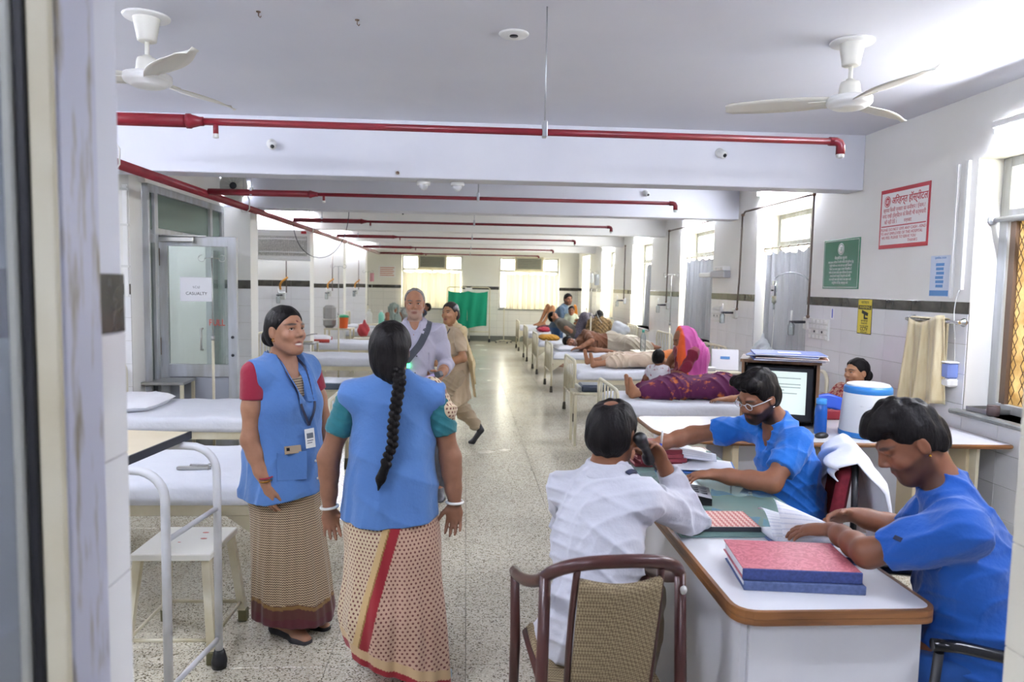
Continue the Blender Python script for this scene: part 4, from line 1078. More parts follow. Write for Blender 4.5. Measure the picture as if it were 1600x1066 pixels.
# ---- drip stands
def drip_stand(label, x, y, h, base='star', z0=0.0, mtop=None, parent=None):
    t = thing('drip_stand', label, 'drip stand', (x, y, z0), 0, 'drip stands')
    MB().tube([(0, 0, .06), (0, 0, h * .62)], .0125, 10).build('lower_pole', M_cream, t)
    MB().tube([(0, 0, h * .6), (0, 0, h)], .006, 8).build('upper_rod', M_steel, t)
    MB().lathe([(.018, -.02), (.018, .02)], (0, 0, h * .61), 10).build('clamp_collar', M_steel, t)
    for s in (-1, 1): MB().tube([(0, 0, h)] + [(s * .06, 0, h)] + arc((s * .09, 0, h - .0), .03, PI if s > 0 else 0, (PI if s > 0 else 0) + s * 1.6 * PI, 9), .004, 6).build('hook', M_steel, t)
    for k in range(4):
        a = k * PI / 2 + .4
        l = MB().tube([(0, 0, .07), (.24 * math.cos(a), .24 * math.sin(a), .05)], .012, 8).build('base_leg', M_cream, t)
        MB().lathe([(.018, 0), (.02, .015), (.018, .04)], (.24 * math.cos(a), .24 * math.sin(a), 0), 10).build('castor', M_dark, l)
    return t
drip_stand('cream drip stand in front of the open glass door', -2.29, 6.72, 1.85)
drip_stand('drip stand beside the steel bedside table behind the smiling woman', -1.98, 11.45, 1.9)
drip_stand('drip stand with star base standing alone by the back wall', 1.1, 20.7, 1.8)
drip_stand('drip stand by the second side window, behind the pink-veiled woman', 3.0, 10.45, 1.85)
drip_stand('drip stand between the brown-shirted patient and the windows', 2.2, 12.6, 1.9)
drip_stand('drip stand beside the seated brown-shawled woman', 2.55, 15.15, 1.95)
drip_stand('drip stand beside the far left bed', -2.2, 16.5, 1.9)
def hung_bag(label, x, y, z, red=False):
    t = thing('drip_bag', label, 'drip bag', (x, y, z), 0, 'hanging drip bags')
    F = lambda sg: (lambda u, v: (.045 - .09 * u, sg * .015 * math.sin(PI * u) * math.sin(PI * v), -.19 * v))
    MB().grid(F(1), 8, 8).grid(F(-1), 8, 8).build('pouch', mat('pink_pouch', 'c98f92', .3) if red else M_bag, t)
    MB().tube(bez((0, 0, -.19), (.02, 0, -.4), (-.1, -.02, -.6), (.1, -.05, -.85)), .004, 5).build('tubing', M_offw, t)
hung_bag('clear drip bag on the stand behind the brown-shirted patient', 2.29, 12.6, 1.87)
hung_bag('clear drip bag on the stand beside the brown-shawled woman', 2.64, 15.15, 1.92)
hung_bag('pinkish drip bag near the left far bed', -2.11, 16.5, 1.87, True)
# ---- bedside tables
def steel_table(label, x, y, z, w, d, rz=0, shelf=True, m=None, leg=M_cream):
    t = thing('bedside_table', label, 'table', (x, y, 0), rz, 'bedside tables')
    MB().box(-w / 2, w / 2, -d / 2, d / 2, z - .025, z, .004).build('table_top', m or M_steel, t)
    for sx in (-1, 1):
        for sy in (-1, 1): MB().box(sx * (w / 2 - .02) - .014, sx * (w / 2 - .02) + .014, sy * (d / 2 - .02) - .014, sy * (d / 2 - .02) + .014, 0, z - .025).build('leg', leg, t)
    if shelf: MB().box(-w / 2 + .01, w / 2 - .01, -d / 2 + .01, d / 2 - .01, z * .42, z * .42 + .02).build('shelf', m or M_steel, t)
    return t
steel_table('steel-topped table beside the bed in front of the glass door', -2.74, 6.76, .735, .44, .36, .06)
steel_table('steel bedside table with a bent handle behind the smiling woman', -2.5, 11.35, .72, .4, .4, 0)
t = thing('bent_handle', 'bent chrome crank resting on the steel table behind the smiling woman', 'handle', (-2.45, 11.3, .72), .3)
MB().tube(bez((-.15, 0, .012), (-.1, 0, .05), (0, 0, .13), (.17, 0, .13)), .009, 8).build('bar', M_chrome, t); MB().box(-.13, .1, -.03, .03, 0, .02, .004).build('base', M_cream, t)
steel_table('cream bedside table at the foot of the nearest right-hand bed', 1.33, 7.52, .56, .4, .34, 0, False, M_cream)
t = thing('padded_case', 'dark blue padded case on the small cream table by the aisle', 'case', (1.35, 7.52, .56))
MB().box(-.14, .17, -.14, .14, 0, .075, .02).build('body', mat('navy_vinyl', '2c3442', .45), t); MB().box(-.17, -.135, -.14, .14, 0, .06, .01).build('rim', M_steel, t)
steel_table('cream bedside table with a flask at the head of the nearest right-hand bed', 2.68, 7.66, .78, .5, .42, 0, True, M_cream)
steel_table('cream bedside table behind the child, at the second right-hand bed', 2.62, 10.05, .76, .5, .4, 0, True, M_cream)
steel_table('cream bedside table at the head of the third right-hand bed', 2.75, 12.65, .8, .55, .42, 0, True, M_cream)
steel_table('cream bedside table between the left far beds', -2.35, 13.7, .8, .5, .45, 0, True, M_cream)
def bottle(label, x, y, z, r, h, m, cap, name='bottle'):
    t = thing(name, label, 'bottle', (x, y, z), 0)
    MB().lathe([(r * .9, 0), (r, .01), (r, h * .68), (r * .82, h * .78), (r * .45, h * .86), (r * .42, h * .9)], n=16).build('body', m, t)
    MB().lathe([(r * .5, h * .89), (r * .5, h), (r * .45, h * 1.01)], n=14).build('cap', cap, t); return t
bottle('silver steel flask on the table beside the pink-veiled woman', 2.5, 7.62, .78, .038, .27, M_steel, M_dark, 'flask')
t = thing('paper_packet', 'white paper packet leaning on the table beside the flask', 'packet', (2.8, 7.6, .78), -.3); MB().box(-.14, .14, -.02, .03, 0, .23, .004, Matrix.Rotation(-.3, 4, 'X')).build('envelope', M_paper, t); MB().box(-.05, .05, -.022, -.02, .12, .15, 0, Matrix.Rotation(-.3, 4, 'X')).build('label', M_inkb, t)
t = thing('steel_tiffin', 'flat white food box on the table below the flask', 'box', (2.55, 7.53, .78), .1); MB().box(-.11, .11, -.06, .06, 0, .035, .008).build('body', M_offw, t); MB().box(-.112, .112, -.062, .062, .033, .043, .004).build('lid', M_paper, t)
bottle('clear water bottle with a green label behind the child', 2.5, 10.02, .76, .04, .3, M_clear, mat('teal_label', '4fae9c', .5))
bottle('dark grey bottle on the far right bedside table', 2.62, 14.6, .78, .05, .3, mat('grey_bottle', '5d6470', .4), M_dark)
steel_table('cream bedside table at the head of the fourth right-hand bed', 2.75, 14.62, .78, .5, .4, 0, True, M_cream)
bottle('brown medicine bottle beside the dark grey bottle', 2.82, 14.57, .78, .045, .24, mat('amber', '9a6a4a', .3), M_brown)
# white bundle and orange bag on the far tables
F = SDF((2.45, 12.45, .78), (3.05, 12.9, 1.15), .014); F.ell((2.75, 12.66, .9), (.17, .12, .11)); F.ell((2.7, 12.66, .98), (.1, .09, .08)); F.cut((0, 0, .802), (0, 0, -1)); F.disp(lambda X, Y, Z: .01 * np.sin(40 * X + 20 * Z) * np.sin(35 * Z))
tag(F.build('cloth_bundle', mat('white_bundle', 'c9ccd0', .6)), 'white bundled plastic bag on the table behind the brown-shirted patient', 'bundle')
F = SDF((2.2, 15.5, .6), (2.55, 15.9, 1.35), .014); F.cone((2.38, 15.7, .75), (2.38, 15.7, 1.2), .08, .05, flat=((0, 1, 0), .6)); F.disp(lambda X, Y, Z: .008 * np.sin(60 * X + 20 * Z)); F.cut((0, 0, .69), (0, 0, -1))
tag(F.build('orange_bag', mat('orange_plastic', 'e08a2a', .5)), 'bright orange bag standing behind the brown-shawled woman', 'bag')
# bin on the left far table
t = thing('waste_bin', 'orange bin with a green lid on the table beyond the left beds', 'bin', (-2.27, 13.62, .8))
MB().lathe([(.075, 0), (.08, .01), (.1, .2), (.105, .205)], n=18).build('bucket', mat('orange_bucket', 'd9622c', .4), t); MB().lathe([(.108, .2), (.108, .225), (.06, .25), (.02, .255)], n=18).build('lid', mat('green_lid', '3a9c6c', .4), t)
t = thing('grey_bundle', 'grey folded blanket roll standing on the table beside the orange bin', 'bundle', (-2.52, 13.75, .8)); MB().box(-.13, .09, -.12, .1, 0, .42, .05).build('roll', mat('grey_blanket', '9d9c98', .9, bump=(14, .5, .02)), t); MB().box(-.135, .095, -.125, .105, .14, .17, .01).build('strap', M_offw, t)
F = SDF((-2.1, 13.2, .6), (-1.6, 13.8, 1.1), .014); F.ell((-1.88, 13.5, .78), (.11, .1, .13)); F.cone((-1.88, 13.5, .85), (-1.86, 13.5, .95), .05, .02); F.disp(lambda X, Y, Z: .008 * np.sin(50 * X + 30 * Z)); F.cut((0, 0, .63), (0, 0, -1))
tag(F.build('red_bag', mat('red_plastic', 'a83238', .4)), 'red plastic bag beside the orange bin', 'bag')
steel_table('low cream stool-table under the red plastic bag', -1.88, 13.5, .632, .36, .34, 0, False, M_cream)
for lab, x_, z_, hh, mm in (('big white plastic jar on the far left table', -2.0, .8, .3, M_offw), ('teal bottle on the far left bedside table', -1.75, .8, .28, mat('teal_bottle', '7fc0b0', .3))):
    bottle(lab, x_, 15.2, z_, .06, hh, mm, M_white)
steel_table('cream bedside table beside the veiled patient', -1.9, 15.2, .8, .6, .36, 0, True, M_cream)
# ---- couch below the third left bed
t = thing('examination_couch', 'cream examination couch with a dark blue padded top, behind the women', 'couch', (-1.62, 8.8, 0))
MB().box(-.72, .72, -.28, .28, .08, .40, .006).build('cabinet', M_cream, t); soft_box(-.74, .74, -.3, .3, .40, .475, .03, 12, 6, .002).build('padded_top', mat('slate_rexine', '47525f', .45), t)
MB().tube([(-.2, -.285, .33), (-.2, -.31, .33), (.0, -.31, .33), (.0, -.285, .33)], .007, 6).build('drawer_handle', M_steel, t); MB().box(-.45, .25, -.287, -.278, .14, .37, .003).build('drawer_front', M_cream, t)
for sx in (-1, 1):
    for sy in (-1, 1): MB().box(sx * .66 - .025, sx * .66 + .025, sy * .22 - .025, sy * .22 + .025, 0, .09).build('foot', M_dark, t)
# ---- folding screen with green curtain
t = thing('folding_screen', 'white framed ward screen with a bright green curtain by the back wall', 'screen', (0, 0, 0))
M_green = translucent('green_screen_cloth', '2f9a7d', .25)
sy = 20.75
for (x0, x1) in ((-.53, .05), (.11, .69)):
    pts = [(x0, sy, .1), (x0, sy, 1.5)] + arc((x0 + .07, sy, 1.5), .07, PI, PI / 2, 4)[1:] + arc((x1 - .07, sy, 1.5), .07, PI / 2, 0, 4) + [(x1, sy, .1)]
    fr = MB().tube(pts, .014, 8).tube([(x0, sy, .3), (x1, sy, .3)], .014, 8).build('frame', M_cream, t)
    for xx in (x0, x1): MB().lathe([(.03, 0), (.035, .03), (.03, .07), (.015, .1)], (xx, sy, 0), 10).build('castor', M_dark, fr)
def cf(u, v): return (-.5 + 1.13 * u - .03 * v, sy - .03 + .018 * math.sin(u * 26 + 2 * v) * (.4 + v), 1.48 - .06 * abs(math.sin(u * 6.3)) ** .5 * (1 - v) ** 3 - (1.06 + .05 * math.sin(u * 5)) * v)
MB().grid(cf, 60, 10).build('cloth', M_green, t)
MB().box(-.02, .18, sy - .05, sy - .04, 1.46, 1.56).build('top_clip', M_paper, t)
# ---- foreground: over-bed trolley and stool
M_tubew = mat('white_tube_paint', 'd8d9dc', .3, noise=('c4c4c4', 6, .4))
t = thing('overbed_table', 'white tubular over-bed trolley with a cream top edged in black, nearest left', 'trolley', (0, 0, 0))
for (y, x) in ((2.66, -1.085), (3.06, -1.035)):
    pts = [(x - .72, y, .965), (x - .13, y, .965)] + arc((x - .11, y, .855), .11, PI / 2, 0, 7)[1:] + [(x, y, .07)]
    MB().tube(pts, .0165, 12).build('bent_leg', M_tubew, t)
    MB().lathe([(.02, .08), (.026, .06), (.034, .03), (.03, .0)], (x + .0, y, 0), 12).build('castor', M_black, t)
MB().tube([(-1.085, 2.66, .70), (-1.035, 3.06, .70)], .011, 10).build('stretcher', M_tubew, t); MB().tube([(-1.085, 2.66, .13), (-1.035, 3.06, .13)], .011, 10).build('stretcher', M_tubew, t)
for (y, x) in ((2.66, -1.805), (3.06, -1.755)):
    MB().tube([(x, y, .965), (x, y, .02)], .0165, 12).build('leg', M_tubew, t); MB().lathe([(.026, .05), (.034, .03), (.03, .0)], (x, y, 0), 12).build('castor', M_black, t)
Mt = TX(-1.5, 2.9, .995) @ Matrix.Rotation(-.12, 4, 'Z')
MB().box(-.30, .30, -.27, .27, -.014, .014, 0, Mt).build('board', mat('cream_laminate', 'ddd0b4', .35, noise=('d2c3a4', 3, .4)), t)
MB().box(.298, .306, -.276, .276, -.016, .016, 0, Mt).box(-.3, .306, -.278, -.27, -.016, .016, 0, Mt).build('edge_strip', M_dark, t)
t = thing('wooden_stool', 'cream painted stool with splayed legs and red paint marks beside the near bed', 'stool', (-1.255, 3.30, 0), -.02)
M_stool = mat('stool_paint', 'd9d3bd', .45, noise=('c2b898', 5, .55))
MB().box(-.17, .17, -.18, .18, .445, .475, .004).build('seat', mat('stool_seat_paint', 'e2e0d6', .4), t)
for k, (x_, y_, r_) in enumerate(((.05, .1, .016), (.07, .02, .016), (-.06, .12, .01), (-.02, -.03, .008))): MB().sphere((x_, y_, .475), (r_, r_ * .5, .0012), 8, 4).build('paint_mark', mat('red_mark', 'c0604e', .5), t)
F4 = {}
for sx in (-1, 1):
    for sy_ in (-1, 1):
        top = Vector((sx * .145, sy_ * .15, .445)); bot = Vector((sx * .185, sy_ * .205, .035)); w = .017
        vs = [top + Vector((a * w, c * w, 0)) for a, c in ((-1, -1), (1, -1), (1, 1), (-1, 1))] + [bot + Vector((a * w, c * w, 0)) for a, c in ((-1, -1), (1, -1), (1, 1), (-1, 1))]
        l = MB().add(vs, [(0, 1, 2, 3), (7, 6, 5, 4), (0, 4, 5, 1), (1, 5, 6, 2), (2, 6, 7, 3), (3, 7, 4, 0)]).build('leg', M_stool, t)
        MB().box(bot.x - .021, bot.x + .021, bot.y - .021, bot.y + .021, 0, .06, .004).build('rubber_foot', mat('olive_rubber', '5d5a3c', .7), l)
for (a, c) in (((-1, -1), (1, -1)), ((1, -1), (1, 1)), ((1, 1), (-1, 1)), ((-1, 1), (-1, -1))):
    MB().tube([(a[0] * .178, a[1] * .195, .1), (c[0] * .178, c[1] * .195, .1)], .008, 6).build('stretcher', M_stool, t)

# ================================================================== DESK AND COUNTER
M_lam = mat('white_laminate', 'd9d9dc', .3, noise=('cfcfd2', 4, .3)); M_wood = mat('oak_edge', '8a5c34', .4, noise=('5e3a1e', 3, .6, (1, 1, 14)), bump=(30, .1, .002))
DZ = .76
def rounded_poly(pts, r, n=5):
    out = []
    for i, p in enumerate(pts):
        a, b = Vector(pts[i - 1]), Vector(pts[(i + 1) % len(pts)]); p = Vector(p)
        rr = r[i] if isinstance(r, (list, tuple)) else r
        u = (a - p).normalized() * rr; w = (b - p).normalized() * rr
        for k in range(n + 1):
            t = k / n; out.append(tuple((p + u) * (1 - t) ** 2 + p * 2 * t * (1 - t) + (p + w) * t * t))
    return out
t = thing('reception_desk', 'long white desk with a brown wooden edge, nearest the viewer', 'desk', (0, 0, 0))
outline = rounded_poly([(.765, 1.905), (1.36, 1.905), (1.36, 3.99), (.765, 3.99)], [.08, .06, .05, .05])
inner = rounded_poly([(.778, 1.918), (1.347, 1.918), (1.347, 3.977), (.778, 3.977)], [.07, .05, .04, .04])
MB().prism(inner, DZ - .035, DZ).build('desk_top', M_lam, t)
eb = MB(); n = len(outline)
for (z0, z1, g) in ((DZ - .04, DZ - .022, 0), (DZ - .021, DZ + .001, .002)):
    vs = []
    for (ox, oy), (ix, iy) in zip(outline, inner):
        vs += [(ox, oy, z0), (ox + (ix - ox) * g, oy + (iy - oy) * g, z1), (ix, iy, z1), (ix, iy, z0)]
    fs = []
    for i in range(n):
        a, b_ = i * 4, ((i + 1) % n) * 4
        for k in range(4): fs.append((a + k, b_ + k, b_ + (k + 1) % 4, a + (k + 1) % 4))
    eb.add(vs, fs)
eb.build('wood_edge', M_wood, t)
MB().box(.80, .82, 1.96, 3.95, 0, DZ - .04).build('side_panel', M_lam, t); MB().box(.822, 1.33, 1.945, 1.965, 0, DZ - .04).build('end_panel', M_lam, t); MB().box(.822, 1.33, 3.93, 3.95, 0, DZ - .04).build('end_panel', M_lam, t)
MB().box(.82, 1.1, 2.2, 3.9, .1, .12).build('foot_shelf', M_lam, t)
t = thing('back_counter', 'white counter with a brown edge running to the right wall behind the nurses', 'counter', (0, 0, 0))
MB().prism(rounded_poly([(1.42, 4.14), (3.12, 4.06), (3.27, 4.06), (3.27, 4.95), (1.2, 4.95), (1.2, 4.4)], [.15, .02, .02, .02, .1, .12]), DZ - .02, DZ).build('counter_top', M_lam, t)
op = rounded_poly([(1.42, 4.14), (3.12, 4.06), (3.27, 4.06), (3.27, 4.95), (1.2, 4.95), (1.2, 4.4)], [.15, .02, .02, .02, .1, .12])
MB().tube([(x, y, DZ - .013) for x, y in op], .014, 8, closed=True).build('wood_edge', M_wood, t)
MB().box(1.5, 3.08, 4.32, 4.34, .05, DZ - .03).build('front_panel', mat('grey_panel', 'b9bac0', .4), t)
for x in (1.62, 2.2, 2.75, 3.08): MB().box(x - .02, x + .02, 4.16, 4.34, 0, DZ - .03, .003).build('post', mat('beige_post', 'c9b998', .5), t)
MB().box(3.08, 3.1, 4.1, 4.93, 0, DZ - .02).build('end_panel', M_cream, t); MB().box(1.32, 1.34, 4.45, 4.9, 0, DZ - .02).build('end_panel', M_lam, t)
# ---- monitor in its wooden cabinet
t = thing('monitor_cabinet', 'brown wooden cabinet around a lit monitor on the counter', 'cabinet', (2.12, 4.72, DZ), -.42)
M_cabw = mat('cabinet_wood', '7a5a3c', .5, noise=('5d422a', 4, .5, (8, 8, 1)))
MB().box(-.24, -.222, -.16, .2, 0, .42).build('side_board', M_cabw, t); MB().box(.222, .24, -.16, .2, 0, .42).build('side_board', M_cabw, t); MB().box(-.25, .25, -.17, .2, .42, .44).build('top_board', M_cabw, t); MB().box(-.22, .22, .18, .2, 0, .42).build('back_board', M_cabw, t)
mo = MB().box(-.215, .215, -.12, -.02, .03, .4, .012).build('monitor', M_black, t)
MB().box(-.18, .165, -.124, -.12, .085, .365).build('screen', mat('lit_screen', 'dfe8de', .3, emit=('cfe0d2', .22)), mo)
for z, w in ((.32, .3), (.3, .12), (.28, .3), (.26, .3), (.24, .2), (.22, .28)): MB().box(-.17, -.17 + w, -.1255, -.124, z, z + .005).build('screen_line', mat('screen_text', '9fb0a8', .5), mo)
t0 = Vector((2.12, 4.70, DZ + .44))
for k in range(4):
    t = thing('paper_file', 'blue patient file on the monitor cabinet, %s in its stack' % ('bottom one', 'second from below', 'third from below', 'topmost, with a white label')[k], 'file', (2.12 + .02 * math.sin(k * 2), 4.62 + .015 * math.cos(k * 3), DZ + .441 + k * .0125), -.42 + .14 * math.sin(k * 2.1 + 1), 'blue files on the monitor cabinet')
    MB().box(-.22, .22, -.15, .17, 0, .011, .003).build('cover', mat('file_blue', '41579c', .5) if k != 1 else mat('file_brown', '8c6048', .6), t)
    MB().box(-.215, .223, -.153, .168, .003, .008).build('pages', M_paper, t)
    if k == 3: MB().box(-.06, .08, -.05, .03, .011, .0115).build('label', M_paper, t)
# ---- blue bottle, mouse, food carrier
t = thing('water_bottle', 'translucent blue water bottle on the counter beside the monitor', 'bottle', (2.235, 4.36, DZ))
M_blueb = mat('blue_bottle_plastic', '1f66c8', .2, trans=.35)
MB().lathe([(.034, 0), (.038, .006), (.038, .15), (.036, .165), (.03, .185), (.028, .192)], n=20).build('body', M_blueb, t); MB().lathe([(.031, .19), (.032, .195), (.032, .222), (.029, .225)], n=20).build('cap', mat('cap_blue', '3f8fd8', .35), t)
t = thing('computer_mouse', 'black computer mouse on the counter in front of the blue bottle', 'mouse', (2.19, 4.25, DZ), .5); MB().sphere((0, 0, .012), (.055, .032, .02), 16, 8).build('shell', M_black, t); MB().box(-.04, -.02, -.002, .002, .026, .032).build('wheel', M_dark, t)
t = thing('paper_slip', 'small printed paper slip on the counter by the mouse', 'paper', (2.08, 4.3, DZ)); MB().box(-.07, .09, -.05, .05, 0, .0012).build('sheet', M_paper, t)
for k in range(3): MB().box(-.05, .06, -.03 + k * .022, -.022 + k * .022, .0012, .0016).build('print_line', mat('pale_ink', '8fb4a8', .6), t)
t = thing('insulated_jug', 'large white insulated container with a blue lid and base on the counter', 'container', (2.51, 4.32, DZ))
M_jug = mat('jug_white', 'dcdfe2', .35); M_jugb = mat('jug_blue', '2f7cc4', .35)
MB().lathe([(.158, .03), (.158, .04), (.15, .15), (.14, .27), (.138, .275)], n=32).build('body', M_jug, t); MB().lathe([(.15, 0), (.16, .004), (.161, .03), (.158, .034)], n=32).build('base', M_jugb, t)
MB().lathe([(.139, .27), (.141, .274), (.141, .30), (.132, .315)], n=32).build('lid_rim', M_jugb, t); MB().lathe([(.13, .312), (.122, .326), (.1, .332), (.02, .334)], n=32).build('lid', M_jug, t)
def jugband(u, v):
    a = -PI / 2 - .25 + 1.1 * u; r = .158 - .06 * ((.09 + .09 * v) / 1) * .9 + .0 ; z = .1 + .09 * v
    r = (.158 - (z - .04) * .075) + .003; return (r * math.cos(a), r * math.sin(a), z)
tb = MB().grid(lambda u, v: jugband(.12 + u * .75, v), 14, 6).build('blue_sticker', mat('sticker_blue', '3c86c0', .4, noise=('8aa85a', 40, .6)), t)
MB().tube([( (.156 - (z - .04) * .075) * math.cos(a), (.156 - (z - .04) * .075) * math.sin(a), z) for a, z in ((-2.35, .2), (-2.0, .2), (-1.85, .215), (-1.7, .235), (-1.2, .24), (-.9, .24))], .004, 6).build('moulded_ridge', M_jug, t)
t = thing('steel_plate', 'flat steel ruler-like plate on the right end of the counter', 'plate', (2.93, 4.4, DZ), .3); MB().box(-.12, .12, -.06, .06, 0, .006, .002).build('sheet', M_steel, t); MB().box(-.12, .12, -.064, -.06, 0, .012).build('rim', M_steel, t)
# ---- glass sheet with coloured papers, books, registers
t = thing('glass_sheet', 'greenish glass sheet covering the far part of the desk', 'glass', (0, 0, 0))
MB().box(.785, 1.35, 2.5, 3.85, DZ + .0015, DZ + .0075).build('sheet', glassy('desk_glass', '9fc4bf', .5, .03), t)
t = thing('chart_paper', 'coloured chart lying under the desk glass', 'paper', (0, 0, 0)); MB().box(1.04, 1.34, 2.9, 3.2, DZ, DZ + .0008).build('sheet', M_paper, t)
for k, c in enumerate(('7f9fd0', '9fb8d8', 'd0b070', '9cc06a', '6fb8a0')): MB().box(1.09 + k * .042, 1.13 + k * .042, 2.93, 3.12, DZ + .0008, DZ + .0012).build('colour_band', mat('chart_' + c, c, .6), t)
def book(label, x, y, z, rz, w, d, h, cover, spine, pages=None, name='register', group=None, bump=None):
    t = thing(name, label, 'book', (x, y, z), rz, group)
    MB().box(-w / 2, w / 2, -d / 2, d / 2, h - .004, h, .0015).build('cover', cover, t); MB().box(-w / 2, w / 2, -d / 2, d / 2, 0, .004, .0015).build('back_cover', cover, t)
    MB().box(-w / 2 - .001, w / 2 + .001, -d / 2 - .002, -d / 2 + .004, 0, h, .002).build('spine', spine, t); MB().box(-w / 2 + .006, w / 2 - .006, -d / 2 + .004, d / 2 - .006, .004, h - .004).build('pages', pages or M_paper, t); return t
M_pink = mat('pink_marbled_cover', 'c2707a', .45, noise=('aa5864', 22, .85), distort=4.0); M_navy = mat('navy_cloth', '2c3866', .7, noise=('3a4a80', 120, .4)); M_slate = mat('slate_cloth', '56648c', .7, noise=('46547a', 90, .5))
book('slate blue register at the bottom of the desk pile', 1.035, 2.155, DZ, -.13, .355, .25, .028, M_slate, M_slate, None, 'register')
book('register with a pink marbled cover and navy spine, on top of the desk pile', 1.03, 2.165, DZ + .0285, -.12, .35, .25, .036, M_pink, M_navy, None, 'register')
M_check = mat('red_check', 'b8605a', .5)
def check_mat():
    m = M_check; nt = m.node_tree; g = nt.nodes.new('ShaderNodeTexCoord'); w = nt.nodes.new('ShaderNodeTexChecker'); w.inputs['Scale'].default_value = 70
    mp = nt.nodes.new('ShaderNodeMapping'); mp.inputs['Rotation'].default_value = (0, 0, .78); nt.links.new(g.outputs['Object'], mp.inputs[0]); nt.links.new(mp.outputs[0], w.inputs['Vector'])
    w.inputs['Color1'].default_value = srgb('a8443f'); w.inputs['Color2'].default_value = srgb('d9b9aa'); nt.links.new(w.outputs['Color'], nt.nodes['Principled BSDF'].inputs['Base Color'])
check_mat()
book('notebook with a red-and-cream checked cover near the desk edge', .965, 2.64, DZ + .008, -.03, .27, .19, .018, M_check, mat('dark_spine', '33353c', .6), mat('dark_pages', '5a5c64', .8), 'notebook')
# open ledger
t = thing('open_ledger', 'open ledger with curled handwritten pages under the right man\'s hands', 'book', (1.225, 2.40, DZ), .02)
M_page = mat('ruled_page', 'dfe0e6', .75)
def ruled():
    nt = M_page.node_tree; g = nt.nodes.new('ShaderNodeTexCoord'); w = nt.nodes.new('ShaderNodeTexWave'); w.bands_direction = 'Y'; w.inputs['Scale'].default_value = 32; w.inputs['Distortion'].default_value = 1.2; w.inputs['Detail'].default_value = 3; w.inputs['Detail Scale'].default_value = 9
    cr = nt.nodes.new('ShaderNodeValToRGB'); cr.color_ramp.elements[0].color = srgb('c6cad8'); cr.color_ramp.elements[1].color = srgb('e4e5ea'); cr.color_ramp.elements[1].position = .25
    nt.links.new(g.outputs['Object'], w.inputs['Vector']); nt.links.new(w.outputs[0], cr.inputs[0]); nt.links.new(cr.outputs[0], nt.nodes['Principled BSDF'].inputs['Base Color'])
ruled()
MB().grid(lambda u, v: (-.10 + .26 * u, -.14 + .155 * v - .02 * u, .006 + .022 * math.sin(PI * min(1, v * .5 + .5))), 12, 8, True, .005).build('near_page', M_page, t)
MB().grid(lambda u, v: (-.12 + .3 * u, .02 + .16 * v - .02 * u, .03 - .015 * v), 12, 8, True, .018).build('far_page', M_page, t)
MB().grid(lambda u, v: (-.10 + .27 * u * (1 - .25 * v), .015 + .09 * v - .05 * u * v, .03 + .115 * math.sin(v * 1.5) * (1 - .75 * u)), 14, 10, True, .001).build('lifted_page', M_page, t)
MB().grid(lambda u, v: (-.13 + .24 * u * (1 - .3 * v), .03 + .14 * v - .03 * u * v, .028 + .075 * math.sin(v * 2.2) * (1 - .7 * u)), 14, 10, True, .001).build('lifted_page', M_page, t)
MB().box(-.13, .17, -.165, .19, 0, .006, .002).build('cover', M_slate, t)
t = thing('open_register', 'open register with a curled page under the bearded man\'s forearm', 'book', (1.13, 3.5, DZ + .0075), -.25)
MB().box(-.17, .22, -.14, .14, 0, .006, .002).build('cover', mat('cover_blue', '3f6cb4', .5), t)
MB().grid(lambda u, v: (-.165 + .375 * u, -.13 + .26 * v, .008 + .01 * math.sin(PI * u)), 12, 6, True, .003).build('page_block', M_page, t)
MB().grid(lambda u, v: (-.17 + .30 * u, .12 - .12 * v, .012 + .085 * math.sin(PI * (v * .8 + .05)) * (1 - .45 * u)), 14, 12, True, .001).build('curled_page', M_page, t)
for k in range(4):
    book('dark red file, %s of the pile on the desk' % ('lowest', 'second from the bottom', 'third from the bottom', 'topmost')[k], .97 + .012 * math.sin(k * 2), 3.62 + .01 * math.cos(k * 2), DZ + .0078 + k * .022, .12 * math.sin(k), .24, .27, .021, mat('maroon_file', '7c2c34', .5), MATS['maroon_file'], mat('pinkish_pages', 'b98a86', .8), 'case_file', 'dark red files on the desk')
t = thing('paper_sheets', 'loose white sheets on the far corner of the desk', 'paper', (1.16, 3.83, DZ + .008), .3); MB().box(-.13, .13, -.1, .1, 0, .002).build('sheet', M_paper, t); MB().box(-.12, .14, -.09, .11, .002, .004).build('sheet', M_paper, t)
t = thing('desk_phone', 'black desk telephone with a keypad beside the white-shirted man\'s elbow', 'telephone', (.945, 2.96, DZ + .0075), -.25)
MB().prism([(-.1, 0), (.1, 0), (.1, .03), (-.1, .062)], -.085, .085, Matrix.Rotation(PI / 2, 4, 'X') @ Matrix.Rotation(0, 4, 'Z')).build('body', M_black, t)
for i in range(3):
    for j in range(4): MB().box(-.045 + j * .035, -.02 + j * .035, -.03 + i * .034, -.006 + i * .034, .038 + .0 - j * .0054 + .01, .05 - j * .0054 + .003).build('key', M_dark, t)
# ---- chairs
M_choc = mat('chocolate_plastic', '3f2320', .28, noise=('4a2a26', 6, .3)); M_weave = mat('woven_seat_cover', '8d7c5f', .9)
def weave():
    nt = M_weave.node_tree; g = nt.nodes.new('ShaderNodeTexCoord'); w = nt.nodes.new('ShaderNodeTexChecker'); w.inputs['Scale'].default_value = 130
    mp = nt.nodes.new('ShaderNodeMapping'); mp.inputs['Rotation'].default_value = (.3, .78, .3); nt.links.new(g.outputs['Object'], mp.inputs[0]); nt.links.new(mp.outputs[0], w.inputs['Vector'])
    w.inputs['Color1'].default_value = srgb('9b8b6c'); w.inputs['Color2'].default_value = srgb('6d5d45'); nt.links.new(w.outputs['Color'], nt.nodes['Principled BSDF'].inputs['Base Color'])
weave()
t = thing('plastic_armchair', 'dark brown plastic armchair with a woven beige back, nearest the viewer', 'chair', (.425, 2.28, 0), .06); t.scale = (.78, 1, 1)
